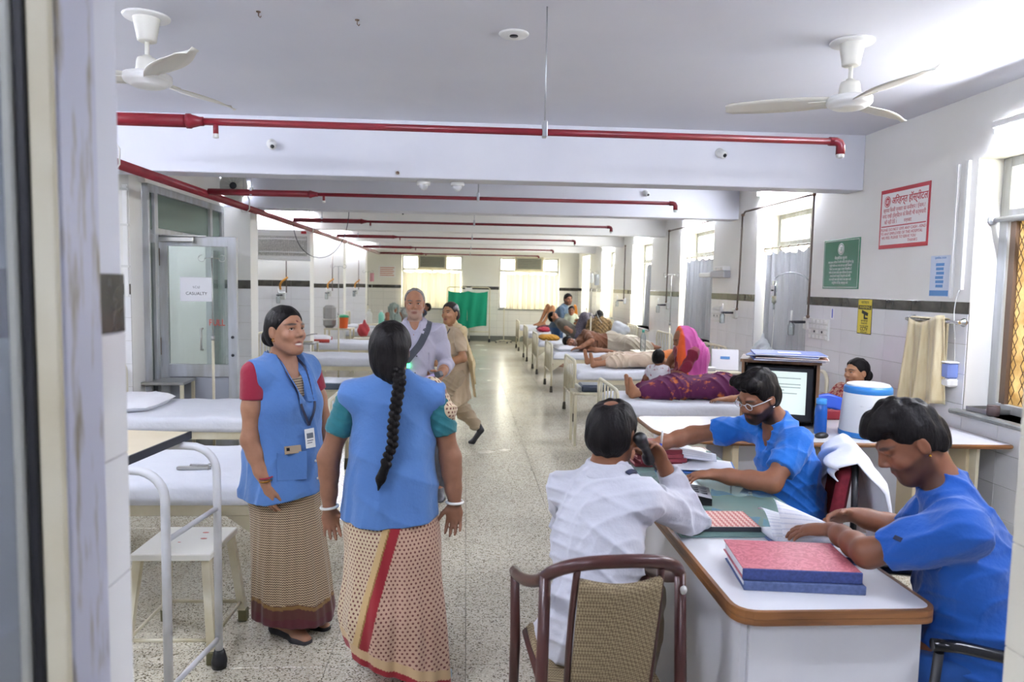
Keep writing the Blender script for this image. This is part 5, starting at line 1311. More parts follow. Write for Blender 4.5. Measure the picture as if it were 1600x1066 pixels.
# local: faces +y (towards the desk end); back at -y
def hoop(n=22):
    out = []
    for i in range(n + 1):
        s = -1 + 2 * i / n
        out.append((.262 * math.sin(s * 1.35) / math.sin(1.35), -.33 + .10 * (abs(s) ** 2.6) , .892 - .085 * abs(s) ** 2.6))
    return out
hp = hoop()
arm_r = bez(hp[-1], (.27, -.17, .77), (.30, 0, .70), (.30, .17, .67), 8); arm_l = bez(hp[0], (-.27, -.17, .77), (-.30, 0, .70), (-.30, .17, .67), 8)
MB().tube(list(reversed(arm_l))[:-1] + [Vector(p) for p in hp] + arm_r[1:], .024, 10, scale2=.8).build('back_rail', M_choc, t)
for s in (-1, 1):
    MB().tube(bez((s * .155, -.315, .87), (s * .165, -.29, .75), (s * .165, -.25, .6), (s * .16, -.22, .44)), [.02] * 13, 8, scale2=.6).build('back_upright', M_choc, t)
    MB().tube([(s * .258, -.255, .825), (s * .268, -.27, .5), (s * .28, -.31, 0)], [.022, .024, .02], 8).build('rear_leg', M_choc, t)
    MB().tube([(s * .30, .16, .675), (s * .285, .2, .4), (s * .29, .23, 0)], [.02, .024, .02], 8).build('front_leg', M_choc, t)
MB().grid(lambda u, v: (-.15 + .3 * u, -.322 + .11 * v + .02 * math.sin(PI * u) * -1, .845 - .42 * v - .012 * math.sin(PI * u) * (1 - v)), 14, 14, True, .02).build('back_panel', M_weave, t)
MB().box(-.165, .165, -.235, -.2, .41, .44, .008).build('lower_rail', M_choc, t)
MB().box(-.25, .25, -.22, .24, .405, .435, .012).build('seat', M_choc, t); soft_box(-.23, .23, -.2, .23, .43, .46, .02, 8, 8, .003).build('seat_pad', M_weave, t)
MB().lathe([(.012, 0), (.014, .006)], (.262, -.275, .78), 10, Matrix.Rotation(PI / 2, 4, 'X')).build('screw_cap', M_offw, t)
# red office chair draped with a white coat
t = thing('office_chair', 'red-backed black office chair behind the bearded man', 'chair', (1.50, 3.23, 0), 1.25)
M_redf = mat('red_upholstery', '7a1c2a', .8, noise=('6a1522', 60, .4), bump=(140, .3, .002))
soft_box(-.22, .22, -.22, .22, .42, .50, .03, 8, 8, .002).build('seat', M_redf, t)
def backfn(u, v): return (-.2 + .4 * u, -.24 - .05 * v + .05 * (2 * u - 1) ** 2, .52 + .40 * v - .05 * (2 * u - 1) ** 4 * v)
MB().grid(backfn, 12, 12, True, .05).build('backrest', M_redf, t)
for s in (-1, 1): MB().tube(bez((s * .24, .15, .45), (s * .30, .2, .66), (s * .3, .1, .66), (s * .25, -.2, .64)), .016, 8).build('armrest', M_black, t)
MB().tube([(s_, -.28 + .02, z_) for s_, z_ in ((-.2, .5), (-.215, .7), (-.19, .92))], .014, 8).build('back_frame', M_black, t); MB().tube([(.2, -.26, .5), (.215, -.26, .7), (.19, -.26, .92)], .014, 8).build('back_frame', M_black, t)
MB().tube([(0, 0, .42), (0, 0, .1)], .025, 10).build('column', M_black, t)
for k in range(5):
    a = k * 2 * PI / 5; l = MB().tube([(0, 0, .1), (.27 * math.cos(a), .27 * math.sin(a), .06)], [.02, .014], 8).build('base_leg', M_black, t); MB().lathe([(.02, 0), (.025, .025), (.02, .05)], (.27 * math.cos(a), .27 * math.sin(a), 0), 10).build('castor', M_black, l)
# coat
t2 = thing('white_coat', 'crumpled white coat draped over the red-backed chair', 'coat', (1.50, 3.23, 0), 1.25)
def coat(u, v):
    x = -.23 + .47 * u; w = -1 + 2 * v           # v runs over the back from front to rear
    top = .965 - .05 * (2 * u - 1) ** 2; k = max(0, 1 - abs(w) * 5)
    if w < 0: p = (x, -.19 + .025 * math.sin(u * 13) + .02 * (1 + w), top + w * (.07 + .34 * max(0, u - .35) ** .8))
    else: p = (x * (1 + .08 * w), -.34 - .03 * math.sin(u * 11 + 1) - .05 * w, top - w * .45)
    return (p[0] + .010 * math.sin(u * 23 + v * 9), p[1] * (1 - k) - .265 * k + .012 * math.sin(u * 19 + v * 14), p[2] + .010 * math.sin(u * 15 + v * 8) + .02 * k)
MB().grid(coat, 40, 36, True, .006).build('cloth', mat('coat_cotton', 'dfe1e8', .85, bump=(20, .4, .01)), t2)
MB().tube(bez((.2, -.27, .93), (.32, -.30, .86), (.30, -.28, .68), (.33, -.26, .50)), [.05 + .012 * math.sin(i * 1.3) for i in range(13)], 10, scale2=.6).build('sleeve', MATS['coat_cotton'], t2)
# right man's black chair: curved arm band
t = thing('steel_armchair', 'black steel-armed chair under the man in blue scrubs at right', 'chair', (1.62, 2.16, 0), 1.35)
soft_box(-.23, .23, -.22, .22, .38, .45, .03, 8, 8, .002).build('seat', M_black, t)
MB().tube([(.31, .22, .62)] + bez((.31, .15, .64), (.33, -.1, .64), (.32, -.27, .61), (.15, -.33, .58), 10) + bez((.15, -.33, .58), (0, -.36, .57), (-.1, -.36, .58), (-.15, -.33, .58), 6)[1:] + bez((-.15, -.33, .58), (-.32, -.27, .60), (-.33, -.1, .63), (-.31, .15, .66), 10)[1:] + [(-.31, .22, .66)], .018, 10).build('arm_band', mat('black_gloss_tube', '16171a', .15, .2), t)
for sx in (-1, 1):
    for sy in (-1, 1): MB().tube([(sx * (.31 if sy > 0 else .235), sy * .2, .64 if sy > 0 else .45), (sx * .25, sy * .22, 0)], .014, 8).build('leg', M_black, t)

# ================================================================== PEOPLE
def A(*a): return np.array(a, float)
def un(v):
    v = np.array(v, float); return v / max(np.linalg.norm(v), 1e-9)
class Rec:
    """records sculpting steps, then evaluates them on a tight grid"""
    def __init__(s): s.ops = []; s.lo = np.full(3, 1e9); s.hi = np.full(3, -1e9)
    def _b(s, p, r): s.lo = np.minimum(s.lo, np.array(p) - r); s.hi = np.maximum(s.hi, np.array(p) + r)
    def cone(s, a, b, ra, rb=None, k=.02, flat=None, op='add'):
        rb = ra if rb is None else rb
        if op == 'add':
            q = max(1, flat[1]) if flat else 1
            s._b(a, ra * q); s._b(b, rb * q)
        s.ops.append(('cone', (a, b, ra, rb, k, flat, op))); return s
    def ell(s, c, r, R=None, k=.02, op='add'):
        if op == 'add': s._b(c, np.max(r))
        s.ops.append(('ell', (c, r, R, k, op))); return s
    def cut(s, *a, **kw): s.ops.append(('cut', a, kw)); return s
    def disp(s, fn): s.ops.append(('disp', (fn,))); return s
    def build(s, name, m, h, parent=None, col=None, uv=None, smooth=1):
        pad = .03 + 2 * h
        F = SDF(s.lo - pad, s.hi + pad, h)
        for o in s.ops: getattr(F, o[0])(*o[1], **(o[2] if len(o) > 2 else {}))
        return F.build(name, m, parent, col, uv, smooth)
def chain(R, pts, rs, e=0.0, k=.02, flat=None):
    for i in range(len(pts) - 1): R.cone(pts[i], pts[i + 1], rs[i] + e, rs[i + 1] + e, k, flat)
def basis(lat, fw):
    lat = un(lat); up = un(np.cross(lat, fw)); f = np.cross(up, lat); return np.stack([lat, f, up], 1)
def head_rot(f, up=(0, 0, 1), roll=0.0):
    """columns: person's right, face direction, crown direction"""
    f = un(f); r = un(np.cross(f, up)); u = np.cross(r, f)
    if roll: r, u = r * math.cos(roll) + u * math.sin(roll), u * math.cos(roll) - r * math.sin(roll)
    return np.stack([r, f, u], 1)
def head(R, c, H, s=1.0, fat=1.0, ears=True, mouth=0.0, female=False):
    L = lambda *p: c + H @ (A(*p) * s)
    E = lambda p, r, k=.02, op='add': R.ell(L(*p), A(*r) * s, H, k * s, op)
    C = lambda a, b, ra, rb, k=.02, op='add': R.cone(L(*a), L(*b), ra * s, rb * s, k * s, None, op)
    E((0, -.014, .03), (.073 * fat, .093, .085), .01)
    E((0, .03, -.035), (.056 * fat, .058, .075), .04)
    E((0, .058, -.096), (.024, .022, .018), .03)
    for q in (-1, 1):
        C((q * .047 * fat, -.008, -.042), (q * .018, .055, -.093), .021, .017, .03)
        E((q * .040 * fat, .060, -.028), (.021, .018, .019), .02)
        C((q * .016, .083, .026), (q * .046, .070, .022), .010, .008, .014)
    C((0, .083, .02), (0, .104, -.022), .008, .0115, .012)
    for q in (-1, 1): E((q * .0115, .092, -.029), (.009, .010, .0075), .008)
    for q in (-1, 1):
        E((q * .031, .097, .004), (.018, .018, .011), .010, 'sub')
        C((q * .018, .0795, .0105), (q * .031, .0835, .0145), .0042, .0042, .005); C((q * .031, .0835, .0145), (q * .045, .0755, .0095), .0042, .004, .005)
        C((q * .019, .0785, -.003), (q * .044, .0755, -.003), .0040, .0040, .006)
    C((-.020, .078, -.058), (.020, .078, -.058), .0065, .0065, .008); C((0, .085, -.057), (0, .085, -.058), .0075, .007, .01)
    C((-.017, .078, -.070 - mouth), (.017, .078, -.070 - mouth), .0075, .0075, .008)
    if mouth: C((-.017, .090, -.0635 - mouth / 2), (.017, .090, -.0635 - mouth / 2), .0035 + mouth * .3, .0035 + mouth * .3, .004, 'sub')
    if ears:
        for q in (-1, 1):
            E((q * .076 * fat, -.012, -.004), (.008, .019, .031), .006); E((q * .084 * fat, -.008, .0), (.005, .009, .018), .006, 'sub')
def face_col(c, H, s, skin, lip, brow='1a1512', beard=None, extra=None, teeth=False, mouth=0.0):
    sk, lp, bw = [np.array(srgb(x)[:3]) for x in (skin, lip, brow)]
    bd = np.array(srgb(beard[0])[:3]) if beard else None
    def fn(P):
        Q = (P - c) @ H / s; x, y, z = Q[:, 0], Q[:, 1], Q[:, 2]; out = np.tile(sk, (len(P), 1))
        front = y > .055
        nearh = (np.abs(x) < .11) & (np.abs(y) < .13) & (np.abs(z) < .14)
        red = np.exp(-(((np.abs(x) - .04) / .02) ** 2 + ((z + .03) / .022) ** 2)) * front * nearh * .12
        out = out * (1 - red[:, None]) + np.array([.55, .16, .12]) * red[:, None]
        if bd is not None:
            w = np.clip((-.040 - z + .35 * np.clip(.055 - y, 0, 1)) / .012, 0, 1) * np.clip((y + .03) / .02, 0, 1) * nearh
            w = w * (z > -.14) * beard[1]
            mus = np.exp(-((z + .049) / .007) ** 2) * (np.abs(x) < .032) * (y > .068) * nearh * beard[2]
            w = np.maximum(w, mus)
            out = out * (1 - w[:, None]) + bd * w[:, None]
        lipm = np.clip(1.25 - ((x / .025) ** 2 + ((z + .0635 + mouth / 2) / (.0125 + mouth / 2)) ** 2), 0, 1) * (y > .070) * nearh
        out = out * (1 - lipm[:, None]) + lp * lipm[:, None]
        if teeth:
            tm = np.clip(1.3 - ((x / .021) ** 2 + ((z + .0635 + mouth / 2) / .0048) ** 2), 0, 1) * (y > .070) * nearh
            out = out * (1 - tm[:, None]) + np.array([.75, .72, .66]) * tm[:, None]
        for q in (-1, 1):
            bm = np.clip(1.5 - (((x * q - .033) / .021) ** 2 + ((z - .0275 + .08 * np.abs(x * q - .033)) / .0055) ** 2), 0, 1) * (y > .05) * nearh
            out = out * (1 - .9 * bm[:, None]) + bw * .9 * bm[:, None]
            em = np.clip(1.4 - (((x * q - .031) / .017) ** 2 + ((z - .005) / .0075) ** 2), 0, 1) * (y > .055) * nearh
            out = out * (1 - .6 * em[:, None]) + (sk * .35) * .6 * em[:, None]
        if extra is not None: extra(P, x, y, z, out)
        return out
    return fn
M_skin = mat('skin', 'a9764f', .5, vcol=True, noise=('mul', 30, .2), bump=(180, .08, .0015))
M_eyew = mat('eye_white', 'b4aba2', .25); M_iris = mat('iris_dark', '20130d', .1)
def eyes(parent, c, H, s, look=(0, 0)):
    for q in (-1, 1):
        p = c + H @ (A(q * .031, .0700, .005) * s)
        e = MB().sphere((0, 0, 0), .0128 * s, 14, 10).build('eye', M_eyew, parent); e.location = tuple(p)
        d = H @ un(A(look[0], 1, look[1])); 
        i = MB().sphere(tuple(d * .0076 * s), .0070 * s, 10, 6).build('iris', M_iris, e)
def hand(R, w, d, n, th, curl=.35, s=1.0, spread=.06, thumb=.8, k=.004, lens=(.066, .074, .069, .054)):
    """w wrist, d direction to the knuckles, n palm normal, th thumb side"""
    d = un(d); th = un(np.array(th, float) - d * np.dot(th, d)); n0 = np.cross(d, th); n = n0 if np.dot(n0, n) > 0 else -n0
    B = np.stack([th, d, n], 1)
    R.ell(w + d * .052 * s, A(.040, .050, .0165) * s, B, .012 * s); R.cone(w - d * .02 * s, w + d * .04 * s, .024 * s, .026 * s, .012 * s, (n, .72))
    for i in range(4):
        b = w + (d * (.086 - .004 * abs(i - 1)) + th * (.029 - .0195 * i)) * s
        dd = un(d + th * spread * (1.4 - i)); a = 0.0
        Ls = A(.46, .30, .24) * lens[i] * s; r = (.0088, .0082, .0075, .0062) if i < 3 else (.0078, .0072, .0065, .0055)
        p = b - dd * .012 * s
        for j in range(3):
            a += curl * (.7 if j == 0 else 1.15)
            q = p + (dd * math.cos(a) + n * math.sin(a)) * (Ls[j] + (.012 * s if j == 0 else 0)); R.cone(p, q, r[j] * s, r[j + 1] * s, k); p = q
    b = w + (d * .028 + th * .026 + n * .004) * s; td = un(d * .62 + th * .75 * thumb + n * .25)
    q = b + td * .038 * s; R.cone(b, q, .0125 * s, .0105 * s, .008 * s); td2 = un(td + d * .5 + n * curl * .8); R.cone(q, q + td2 * .032 * s, .0102 * s, .0078 * s, .004 * s)
def foot(R, a, f, s=1.0, e=0.0, down=0.0):
    f = un(A(f[0], f[1], min(f[2], .5)) + A(1e-4, 0, 0)); heel = a + A(0, 0, -.055 * s) - f * .035 * s; ball = a + f * .125 * s + A(0, 0, -.068 * s); toe = a + f * .185 * s + A(0, 0, -.074 * s)
    R.cone(a, heel, .036 * s + e, .030 * s + e, .02); R.cone(heel, ball, .030 * s + e, .028 * s + e, .02); R.cone(a, ball, .03 * s + e, .025 * s + e, .03); R.cone(ball, toe, .028 * s + e, .018 * s + e, .02, (np.cross(f, A(0, 0, 1)), 1.5))
def torso(R, J, e=0.0, k=.05, s=1.0, w=1.0, deep=1.0, bust=0.0):
    pel, che, nek = J['pel'], J['che'], J['nek']; lat = un(J['shL'] - J['shR']); fw = J['fw']
    plat = un(J['hipL'] - J['hipR']) if 'hipL' in J else lat
    Bp = np.stack([plat, un(np.cross(che - pel, plat)), un(che - pel)], 1); Bc = np.stack([lat, un(np.cross(nek - che, lat)), un(nek - che)], 1)
    R.ell(pel, A(.148 * w, .115 * deep, .125) * s + e, Bp, k); R.cone(pel, pel * .35 + che * .65, (.118 * w) * s + e, (.118 * w) * s + e, k, (Bp[:, 1], .80 * deep))
    R.ell(che, A(.148 * w, .105 * deep, .155) * s + e, Bc, k)
    su = un(nek - che) * .012; R.cone(J['shL'] - lat * .03 - su, J['shR'] + lat * .03 - su, .044 * s + e * .75, .044 * s + e * .75, k); R.cone(che * .5 + nek * .5, nek + (nek - che) * .05, .085 * s + e, .056 * s + e * .6, k)
    for q in 'LR': R.cone(nek - un(nek - che) * .02, J['sh' + q] + un(nek - che) * .004, .048 * s + e * .7, .040 * s + e * .85, k * .7)
    if bust:
        f = Bc[:, 1] if np.dot(Bc[:, 1], fw) > 0 else -Bc[:, 1]
        for q in (-1, 1): R.ell(che + f * .075 * s + lat * q * .065 * s - Bc[:, 2] * .01, bust * s + e, None, .05)
def arm(R, J, side, e=0.0, t0=0.0, t1=2.0, k=.02, s=1.0, rs=(.046, .040, .036, .026), end=1.0):
    """t in 0..1 upper arm, 1..2 forearm"""
    a, b, c = J['sh' + side], J['el' + side], J['wr' + side]
    def at(t): return a + (b - a) * t if t <= 1 else b + (c - b) * (t - 1)
    def rr(t): return rs[0] + (rs[1] - rs[0]) * t if t <= 1 else (rs[1] + (rs[2] * 1.0 - rs[1]) * min(1, (t - 1) * 3) if t < 1.34 else rs[2] + (rs[3] - rs[2]) * (t - 1.34) / .66)
    ts = [t0] + [t for t in (.5, 1.0, 1.34, 1.7) if t0 < t < t1] + [t1]
    for u, v in zip(ts[:-1], ts[1:]): R.cone(at(u), at(v), (rr(u)) * s + e, (rr(v)) * s + e * (end if v == t1 else 1), k)
    if t1 < 2: # flat cuff
        d = un((b - a) if t1 <= 1 else (c - b)); p = at(t1); m = .12
        R.cut(p + d * .004, d, 0.0, p - .0 * d - m * s, p + m * s) if e > 0 else None
def leg(R, J, side, e=0.0, t0=0.0, t1=2.0, k=.03, s=1.0, rs=(.082, .058, .056, .036)):
    a, b, c = J['hip' + side], J['kn' + side], J['an' + side]
    def at(t): return a + (b - a) * t if t <= 1 else b + (c - b) * (t - 1)
    def rr(t): return rs[0] + (rs[1] - rs[0]) * t if t <= 1 else (rs[1] + (rs[2] - rs[1]) * min(1, (t - 1) * 3.5) if t < 1.3 else rs[2] + (rs[3] - rs[2]) * (t - 1.3) / .7)
    ts = [t0] + [t for t in (1.0, 1.3) if t0 < t < t1] + [t1]
    for u, v in zip(ts[:-1], ts[1:]): R.cone(at(u), at(v), rr(u) * s + e, rr(v) * s + e, k)
def full_body(J, h, H, skin, lip, s=1.0, parent=None, hands=(), face=True, mouth=0.0, teeth=False, beard=None, extra=None, brow='1a1512', w=1.0, feet=True, fat=1.0, bust=0.0, armrs=(.046, .040, .036, .026), name='body', ears=True, hs=None):
    """one continuous surface: head, neck, trunk, limbs, hands, feet"""
    R = Rec(); hs = hs or s
    torso(R, J, 0.0, s=s, w=w, bust=bust)
    c = J['hed']; nb = J['nek']
    R.cone(nb - un(c - nb) * .02, c + H @ (A(0, -.03, -.045) * hs), .054 * s, .05 * s, .03)
    head(R, c, H, hs, fat, ears, mouth)
    for q in 'LR':
        if 'wr' + q in J: arm(R, J, q, 0.0, s=s, rs=armrs, k=.035)
        if 'an' + q in J:
            leg(R, J, q, 0.0, s=s)
            if feet: foot(R, J['an' + q], J.get('ft' + q, J['fw']), s)
    for hd in hands: hand(R, *hd[0], **hd[1])
    return R.build(name, M_skin, h, parent, face_col(c, H, hs, skin, lip, brow, beard, extra, teeth, mouth))
M_hair = mat('black_hair', '090707', .55, noise=('120e0d', 40, .4), bump=(110, .7, .006, (1, 1, .25)), spec=.18)
def hair_cap(c, H, s=1.0, th=.010, low=-.06, line=(.083, .068), ear=(.012, -.012), top=.0, parent=None, h=.004, m=None, extra=None, wav=.0025, fade=True, side_low=None, fat=1.0, name='hair'):
    """short or tied hair over the skull; line=(y,z) hairline at the brow, ear=(y,z) where it passes the ear"""
    R = Rec(); L = lambda *p: c + H @ (A(*p) * s)
    R.ell(L(0, -.014, .030 + top * .5), A(.073 * fat + th, .093 + th, .085 + th + top) * s, H, .01)
    R.ell(L(0, -.045, -.025), A(.062 * fat + th * .8, .055 + th, .06) * s, H, .04)
    n = A(0, line[1] - ear[1], -(line[0] - ear[0])); R.cut(L(0, line[0], line[1]), H @ n, .012)
    R.cut(L(0, -.05, low), H @ A(0, .25, -1), .01)
    for q in (-1, 1): R.ell(L(q * .082 * fat, -.002, -.012), A(.02, .024, .034) * s, H, .006, 'sub')
    if extra: extra(R, L)
    if wav:
        def dz(X, Y, Z):
            P = [X - c[0], Y - c[1], Z - c[2]]; a = P[0] * H[0, 0] + P[1] * H[1, 0] + P[2] * H[2, 0]; b = P[0] * H[0, 1] + P[1] * H[1, 1] + P[2] * H[2, 1]; z = P[0] * H[0, 2] + P[1] * H[1, 2] + P[2] * H[2, 2]
            return wav * (np.sin(170 * a + 40 * b + 25 * z) * .6 + np.sin(95 * b - 120 * a + 60 * z) * .5)
        R.disp(dz)
    return R.build(name, m or M_hair, h, parent)
def cloth_mat(name, col, col2=None, rough=.85, fine=260, fold=7, vcol=False):
    return mat(name, col, rough, noise=((col2 or 'mul'), 3.5, .25) if not vcol else None, bump=(fold * 1.6, .55, .022), sheen=.2, vcol=vcol)
def pattern_mat(name, dotcol, kind, du, dv, r):
    """fabric: base from the colour attribute, small motif by UV where the attribute's alpha is 1"""
    m = bpy.data.materials.new(name); m.use_nodes = True; nt = m.node_tree; N = nt.nodes; L = nt.links; b = N['Principled BSDF']
    b.inputs['Roughness'].default_value = .85; b.inputs['Sheen Weight'].default_value = .2
    at = N.new('ShaderNodeAttribute'); at.attribute_name = 'Col'; uv = N.new('ShaderNodeUVMap'); sp = N.new('ShaderNodeSeparateXYZ'); L.new(uv.outputs[0], sp.inputs[0])
    def M(op, a, c=None):
        n = N.new('ShaderNodeMath'); n.operation = op
        for i, x in enumerate((a, c)):
            if x is None: continue
            if isinstance(x, (int, float)): n.inputs[i].default_value = x
            else: L.new(x, n.inputs[i])
        return n.outputs[0]
    u = M('DIVIDE', sp.outputs[0], du); v = M('DIVIDE', sp.outputs[1], dv)
    if kind == 'dots':
        row = M('MODULO', M('FLOOR', v), 2); uu = M('SUBTRACT', M('FRACT', M('ADD', u, M('MULTIPLY', row, .5))), .5); vv = M('SUBTRACT', M('FRACT', v), .5)
        d = M('SQRT', M('ADD', M('MULTIPLY', M('MULTIPLY', uu, uu), 1.6), M('MULTIPLY', vv, vv))); fac = M('LESS_THAN', d, r)
    else:
        zz = M('ABSOLUTE', M('SUBTRACT', M('FRACT', u), .5)); fac = M('LESS_THAN', M('FRACT', M('ADD', v, zz)), r)
    fac = M('MULTIPLY', fac, at.outputs['Alpha'])
    mx = N.new('ShaderNodeMix'); mx.data_type = 'RGBA'; L.new(fac, mx.inputs['Factor']); L.new(at.outputs['Color'], mx.inputs['A']); mx.inputs['B'].default_value = srgb(dotcol)
    L.new(mx.outputs['Result'], b.inputs['Base Color']); MATS[name] = m; return m
def folds(c, amp, n, z0, z1, twist=0.0, ph=0.0):
    """vertical pleats around an axis, growing towards z0"""
    def fn(X, Y, Z):
        a = np.arctan2(Y - c[1], X - c[0]); g = np.clip((z1 - Z) / max(z1 - z0, 1e-3), 0, 1)
        return amp * g * (np.sin(n * a + twist * Z + ph) + .5 * np.sin(2.3 * n * a + 1.7 * ph - twist * Z))
    return fn
def wrinkle(amp, fx, fy, fz, ph=0.0):
    """soft creases: ridged waves running over the cloth, fading in and out"""
    def fn(X, Y, Z):
        w = 1.5 * np.sin(.31 * fz * Z + .45 * fx * X + ph) + .9 * np.sin(.6 * fy * Y - .4 * fz * Z + 2 * ph)
        a = fx * X + .8 * fy * Y + 1.5 * fz * Z + ph + w; b = 1.3 * fy * Y - 1.1 * fx * X + .9 * fz * Z + 2 * ph - 1.2 * w
        g = .5 + .5 * np.sin(.5 * fx * X - .6 * fy * Y + .4 * fz * Z + 3 * ph)
        return -2.2 * amp * (((1 - np.abs(np.sin(a))) ** 2 - .3) * g * 1.3 + ((1 - np.abs(np.sin(b))) ** 2 - .3) * (1 - g))
    return fn
def person(label, loc, group=None): return thing('person', label, 'person', (0, 0, 0), 0, group)

# ---------------------------------------------------------------- helpers that sit things on cloth
def verts(o):
    n = len(o.data.vertices); a = np.empty(n * 3, np.float32); o.data.vertices.foreach_get('co', a)
    b = np.empty(n * 3, np.float32); o.data.vertices.foreach_get('normal', b); return a.reshape(-1, 3), b.reshape(-1, 3)
def snap(o, p):
    a, b = verts(o); i = np.argmin(((a - np.array(p)) ** 2).sum(1)); return Vector(a[i]), Vector(b[i])
def ribbon(name, o, pts, w, th, m, parent, lift=.003):
    """a flat band following a garment's surface"""
    a, b = verts(o); P = []; Nn = []
    fine = []
    for i in range(len(pts) - 1):
        for k in range(6): fine.append(Vector(pts[i]).lerp(Vector(pts[i + 1]), k / 6))
    fine.append(Vector(pts[-1]))
    for p in fine:
        i = np.argmin(((a - np.array(p)) ** 2).sum(1)); P.append(Vector(a[i])); Nn.append(Vector(b[i]))
    for _ in range(2):
        P = [P[0]] + [(P[i - 1] + P[i] * 2 + P[i + 1]) / 4 for i in range(1, len(P) - 1)] + [P[-1]]; Nn = [Nn[0]] + [(Nn[i - 1] + Nn[i] * 2 + Nn[i + 1]).normalized() for i in range(1, len(P) - 1)] + [Nn[-1]]
    vs = []; fs = []
    for i, p in enumerate(P):
        t = (P[min(i + 1, len(P) - 1)] - P[max(i - 1, 0)]).normalized(); s = t.cross(Nn[i]).normalized()
        for (x, z) in ((-1, 0), (1, 0), (1, 1), (-1, 1)): vs.append(p + s * (x * w / 2) + Nn[i] * (lift + z * th))
    for i in range(len(P) - 1):
        for k in range(4): fs.append((i * 4 + k, i * 4 + (k + 1) % 4, (i + 1) * 4 + (k + 1) % 4, (i + 1) * 4 + k))
    return MB().add(vs, fs, False).build(name, m, parent)
def plate(name, o, p, w, h, th, m, parent, up=(0, 0, 1), lift=.003):
    q, n = snap(o, p); u = Vector(up); s = u.cross(n).normalized(); u = n.cross(s).normalized()
    M = Matrix((s, u, n)).transposed().to_4x4(); M.translation = q + n * lift
    return MB().box(-w / 2, w / 2, -h / 2, h / 2, 0, th, min(.002, th * .4), M).build(name, m, parent), M
def bangle(parent, c, d, r, m, t=.0045, name='bangle'):
    d = Vector(d).normalized(); u = d.orthogonal().normalized(); w = d.cross(u)
    return MB().tube([Vector(c) + (u * math.cos(a) + w * math.sin(a)) * r for a in np.linspace(0, 2 * PI, 18, endpoint=False)], t, 6, closed=True).build(name, m, parent)
M_vest = cloth_mat('blue_vest_cotton', '527bb4', '4970a8'); M_lany = mat('navy_ribbon', '1b2340', .6); M_bang = mat('white_bangle', 'd9d8d2', .3)
M_maroon = cloth_mat('maroon_blouse', '8e1a34'); M_teal = cloth_mat('teal_blouse', '1f6a72')
SK1, SK2 = 'a07358', '8a6048'
# ================================================================ smiling woman in the blue vest
p = person('smiling woman in a blue vest over a brown patterned sari, standing by the near bed', None)
fw = un(A(.82, -.57, 0)); lt = A(.57, .82, 0)
cen = A(-.845, 3.42, 0)
J = dict(pel=A(-.845, 3.42, .86), che=A(-.845, 3.415, 1.09), nek=A(-.85, 3.42, 1.295), hed=A(-.822, 3.375, 1.432), fw=fw,
         shR=A(-.945, 3.285, 1.235), shL=A(-.755, 3.55, 1.235), elR=A(-.955, 3.265, .945), wrR=A(-.88, 3.235, .755), elL=A(-.69, 3.60, .95), wrL=A(-.655, 3.53, .76),
         hipL=A(-.80, 3.49, .82), hipR=A(-.89, 3.35, .82), knL=A(-.79, 3.49, .45), knR=A(-.87, 3.35, .45), anL=A(-.79, 3.49, .085), anR=A(-.85, 3.36, .085))
H = head_rot((.82, -.60, .10))
def bindi(P, x, y, z, out):
    m = ((x / .0042) ** 2 + ((z - .040) / .0055) ** 2 < 1) & (y > .05); out[m] = np.array(srgb('5a0f14')[:3])
    m = (np.abs(x) < .004) & (z > .088) & (y > .03); out[m] = np.array(srgb('8c2430')[:3])
body = full_body(J, .0045, H, SK1, '8a463c', s=.93, parent=p, mouth=.009, teeth=True, extra=bindi, w=.98, bust=.06, hs=.96,
          hands=[((J['wrR'], (.12, .05, -1), (.57, .82, 0), fw), dict(curl=.3, s=.95, thumb=.4, spread=.03)), ((J['wrL'], (.2, -.1, -1), (-.57, -.82, 0), fw), dict(curl=.35, s=.95))])
eyes(p, J['hed'], H, .96, (.35, .12))
def bun(R, L): R.ell(L(0, -.115, -.028), (.042, .032, .045), None, .012)
hair_cap(J['hed'], H, .96, .009, -.075, (.078, .082), (.0, -.02), parent=p, extra=bun, wav=.0012)
bangle(p, J['hed'] + H @ (A(.076, -.002, -.042) * .96), H[:, 1], .007, mat('gold', 'b8862c', .25, 1), .002, 'earring')
# sari skirt
R = Rec(); R.cone((-.845, 3.42, .90), (-.845, 3.42, .66), .125, .158, .03); R.cone((-.845, 3.42, .66), (-.80, 3.41, .08), .158, .192, .03)
R.disp(folds((-.82, 3.41), .006, 11, .05, .8, 5)); R.disp(folds((-.82, 3.41), .006, 4, .0, .7, 2, 1)); R.cut((-.80, 3.41, .075), (-.10, -.05, -1), .004)
def c1(P):
    d = P[:, 2] + .05 * np.sin(6 * np.arctan2(P[:, 1] - 3.41, P[:, 0] + .8)) * .15 - .075 + .10 * (P[:, 0] + .8)
    out = np.tile(np.array(srgb('b7a284')[:3] + (1.,)), (len(P), 1)); m = d < .115; out[m] = srgb('4a2016')[:3] + (.0,)
    m = (d < .112) & (d > .095); out[m] = srgb('7a5a2a')[:3] + (0,); m = d < .05; out[m] = srgb('4a0f18')[:3] + (0,); return out
M_sari1 = pattern_mat('brown_zigzag_sari', '54402e', 'zig', .012, .011, .5)
R.build('sari_skirt', M_sari1, .0055, p, c1, lambda P: np.stack([np.arctan2(P[:, 1] - 3.41, P[:, 0] + .82) * .19, P[:, 2]], 1))
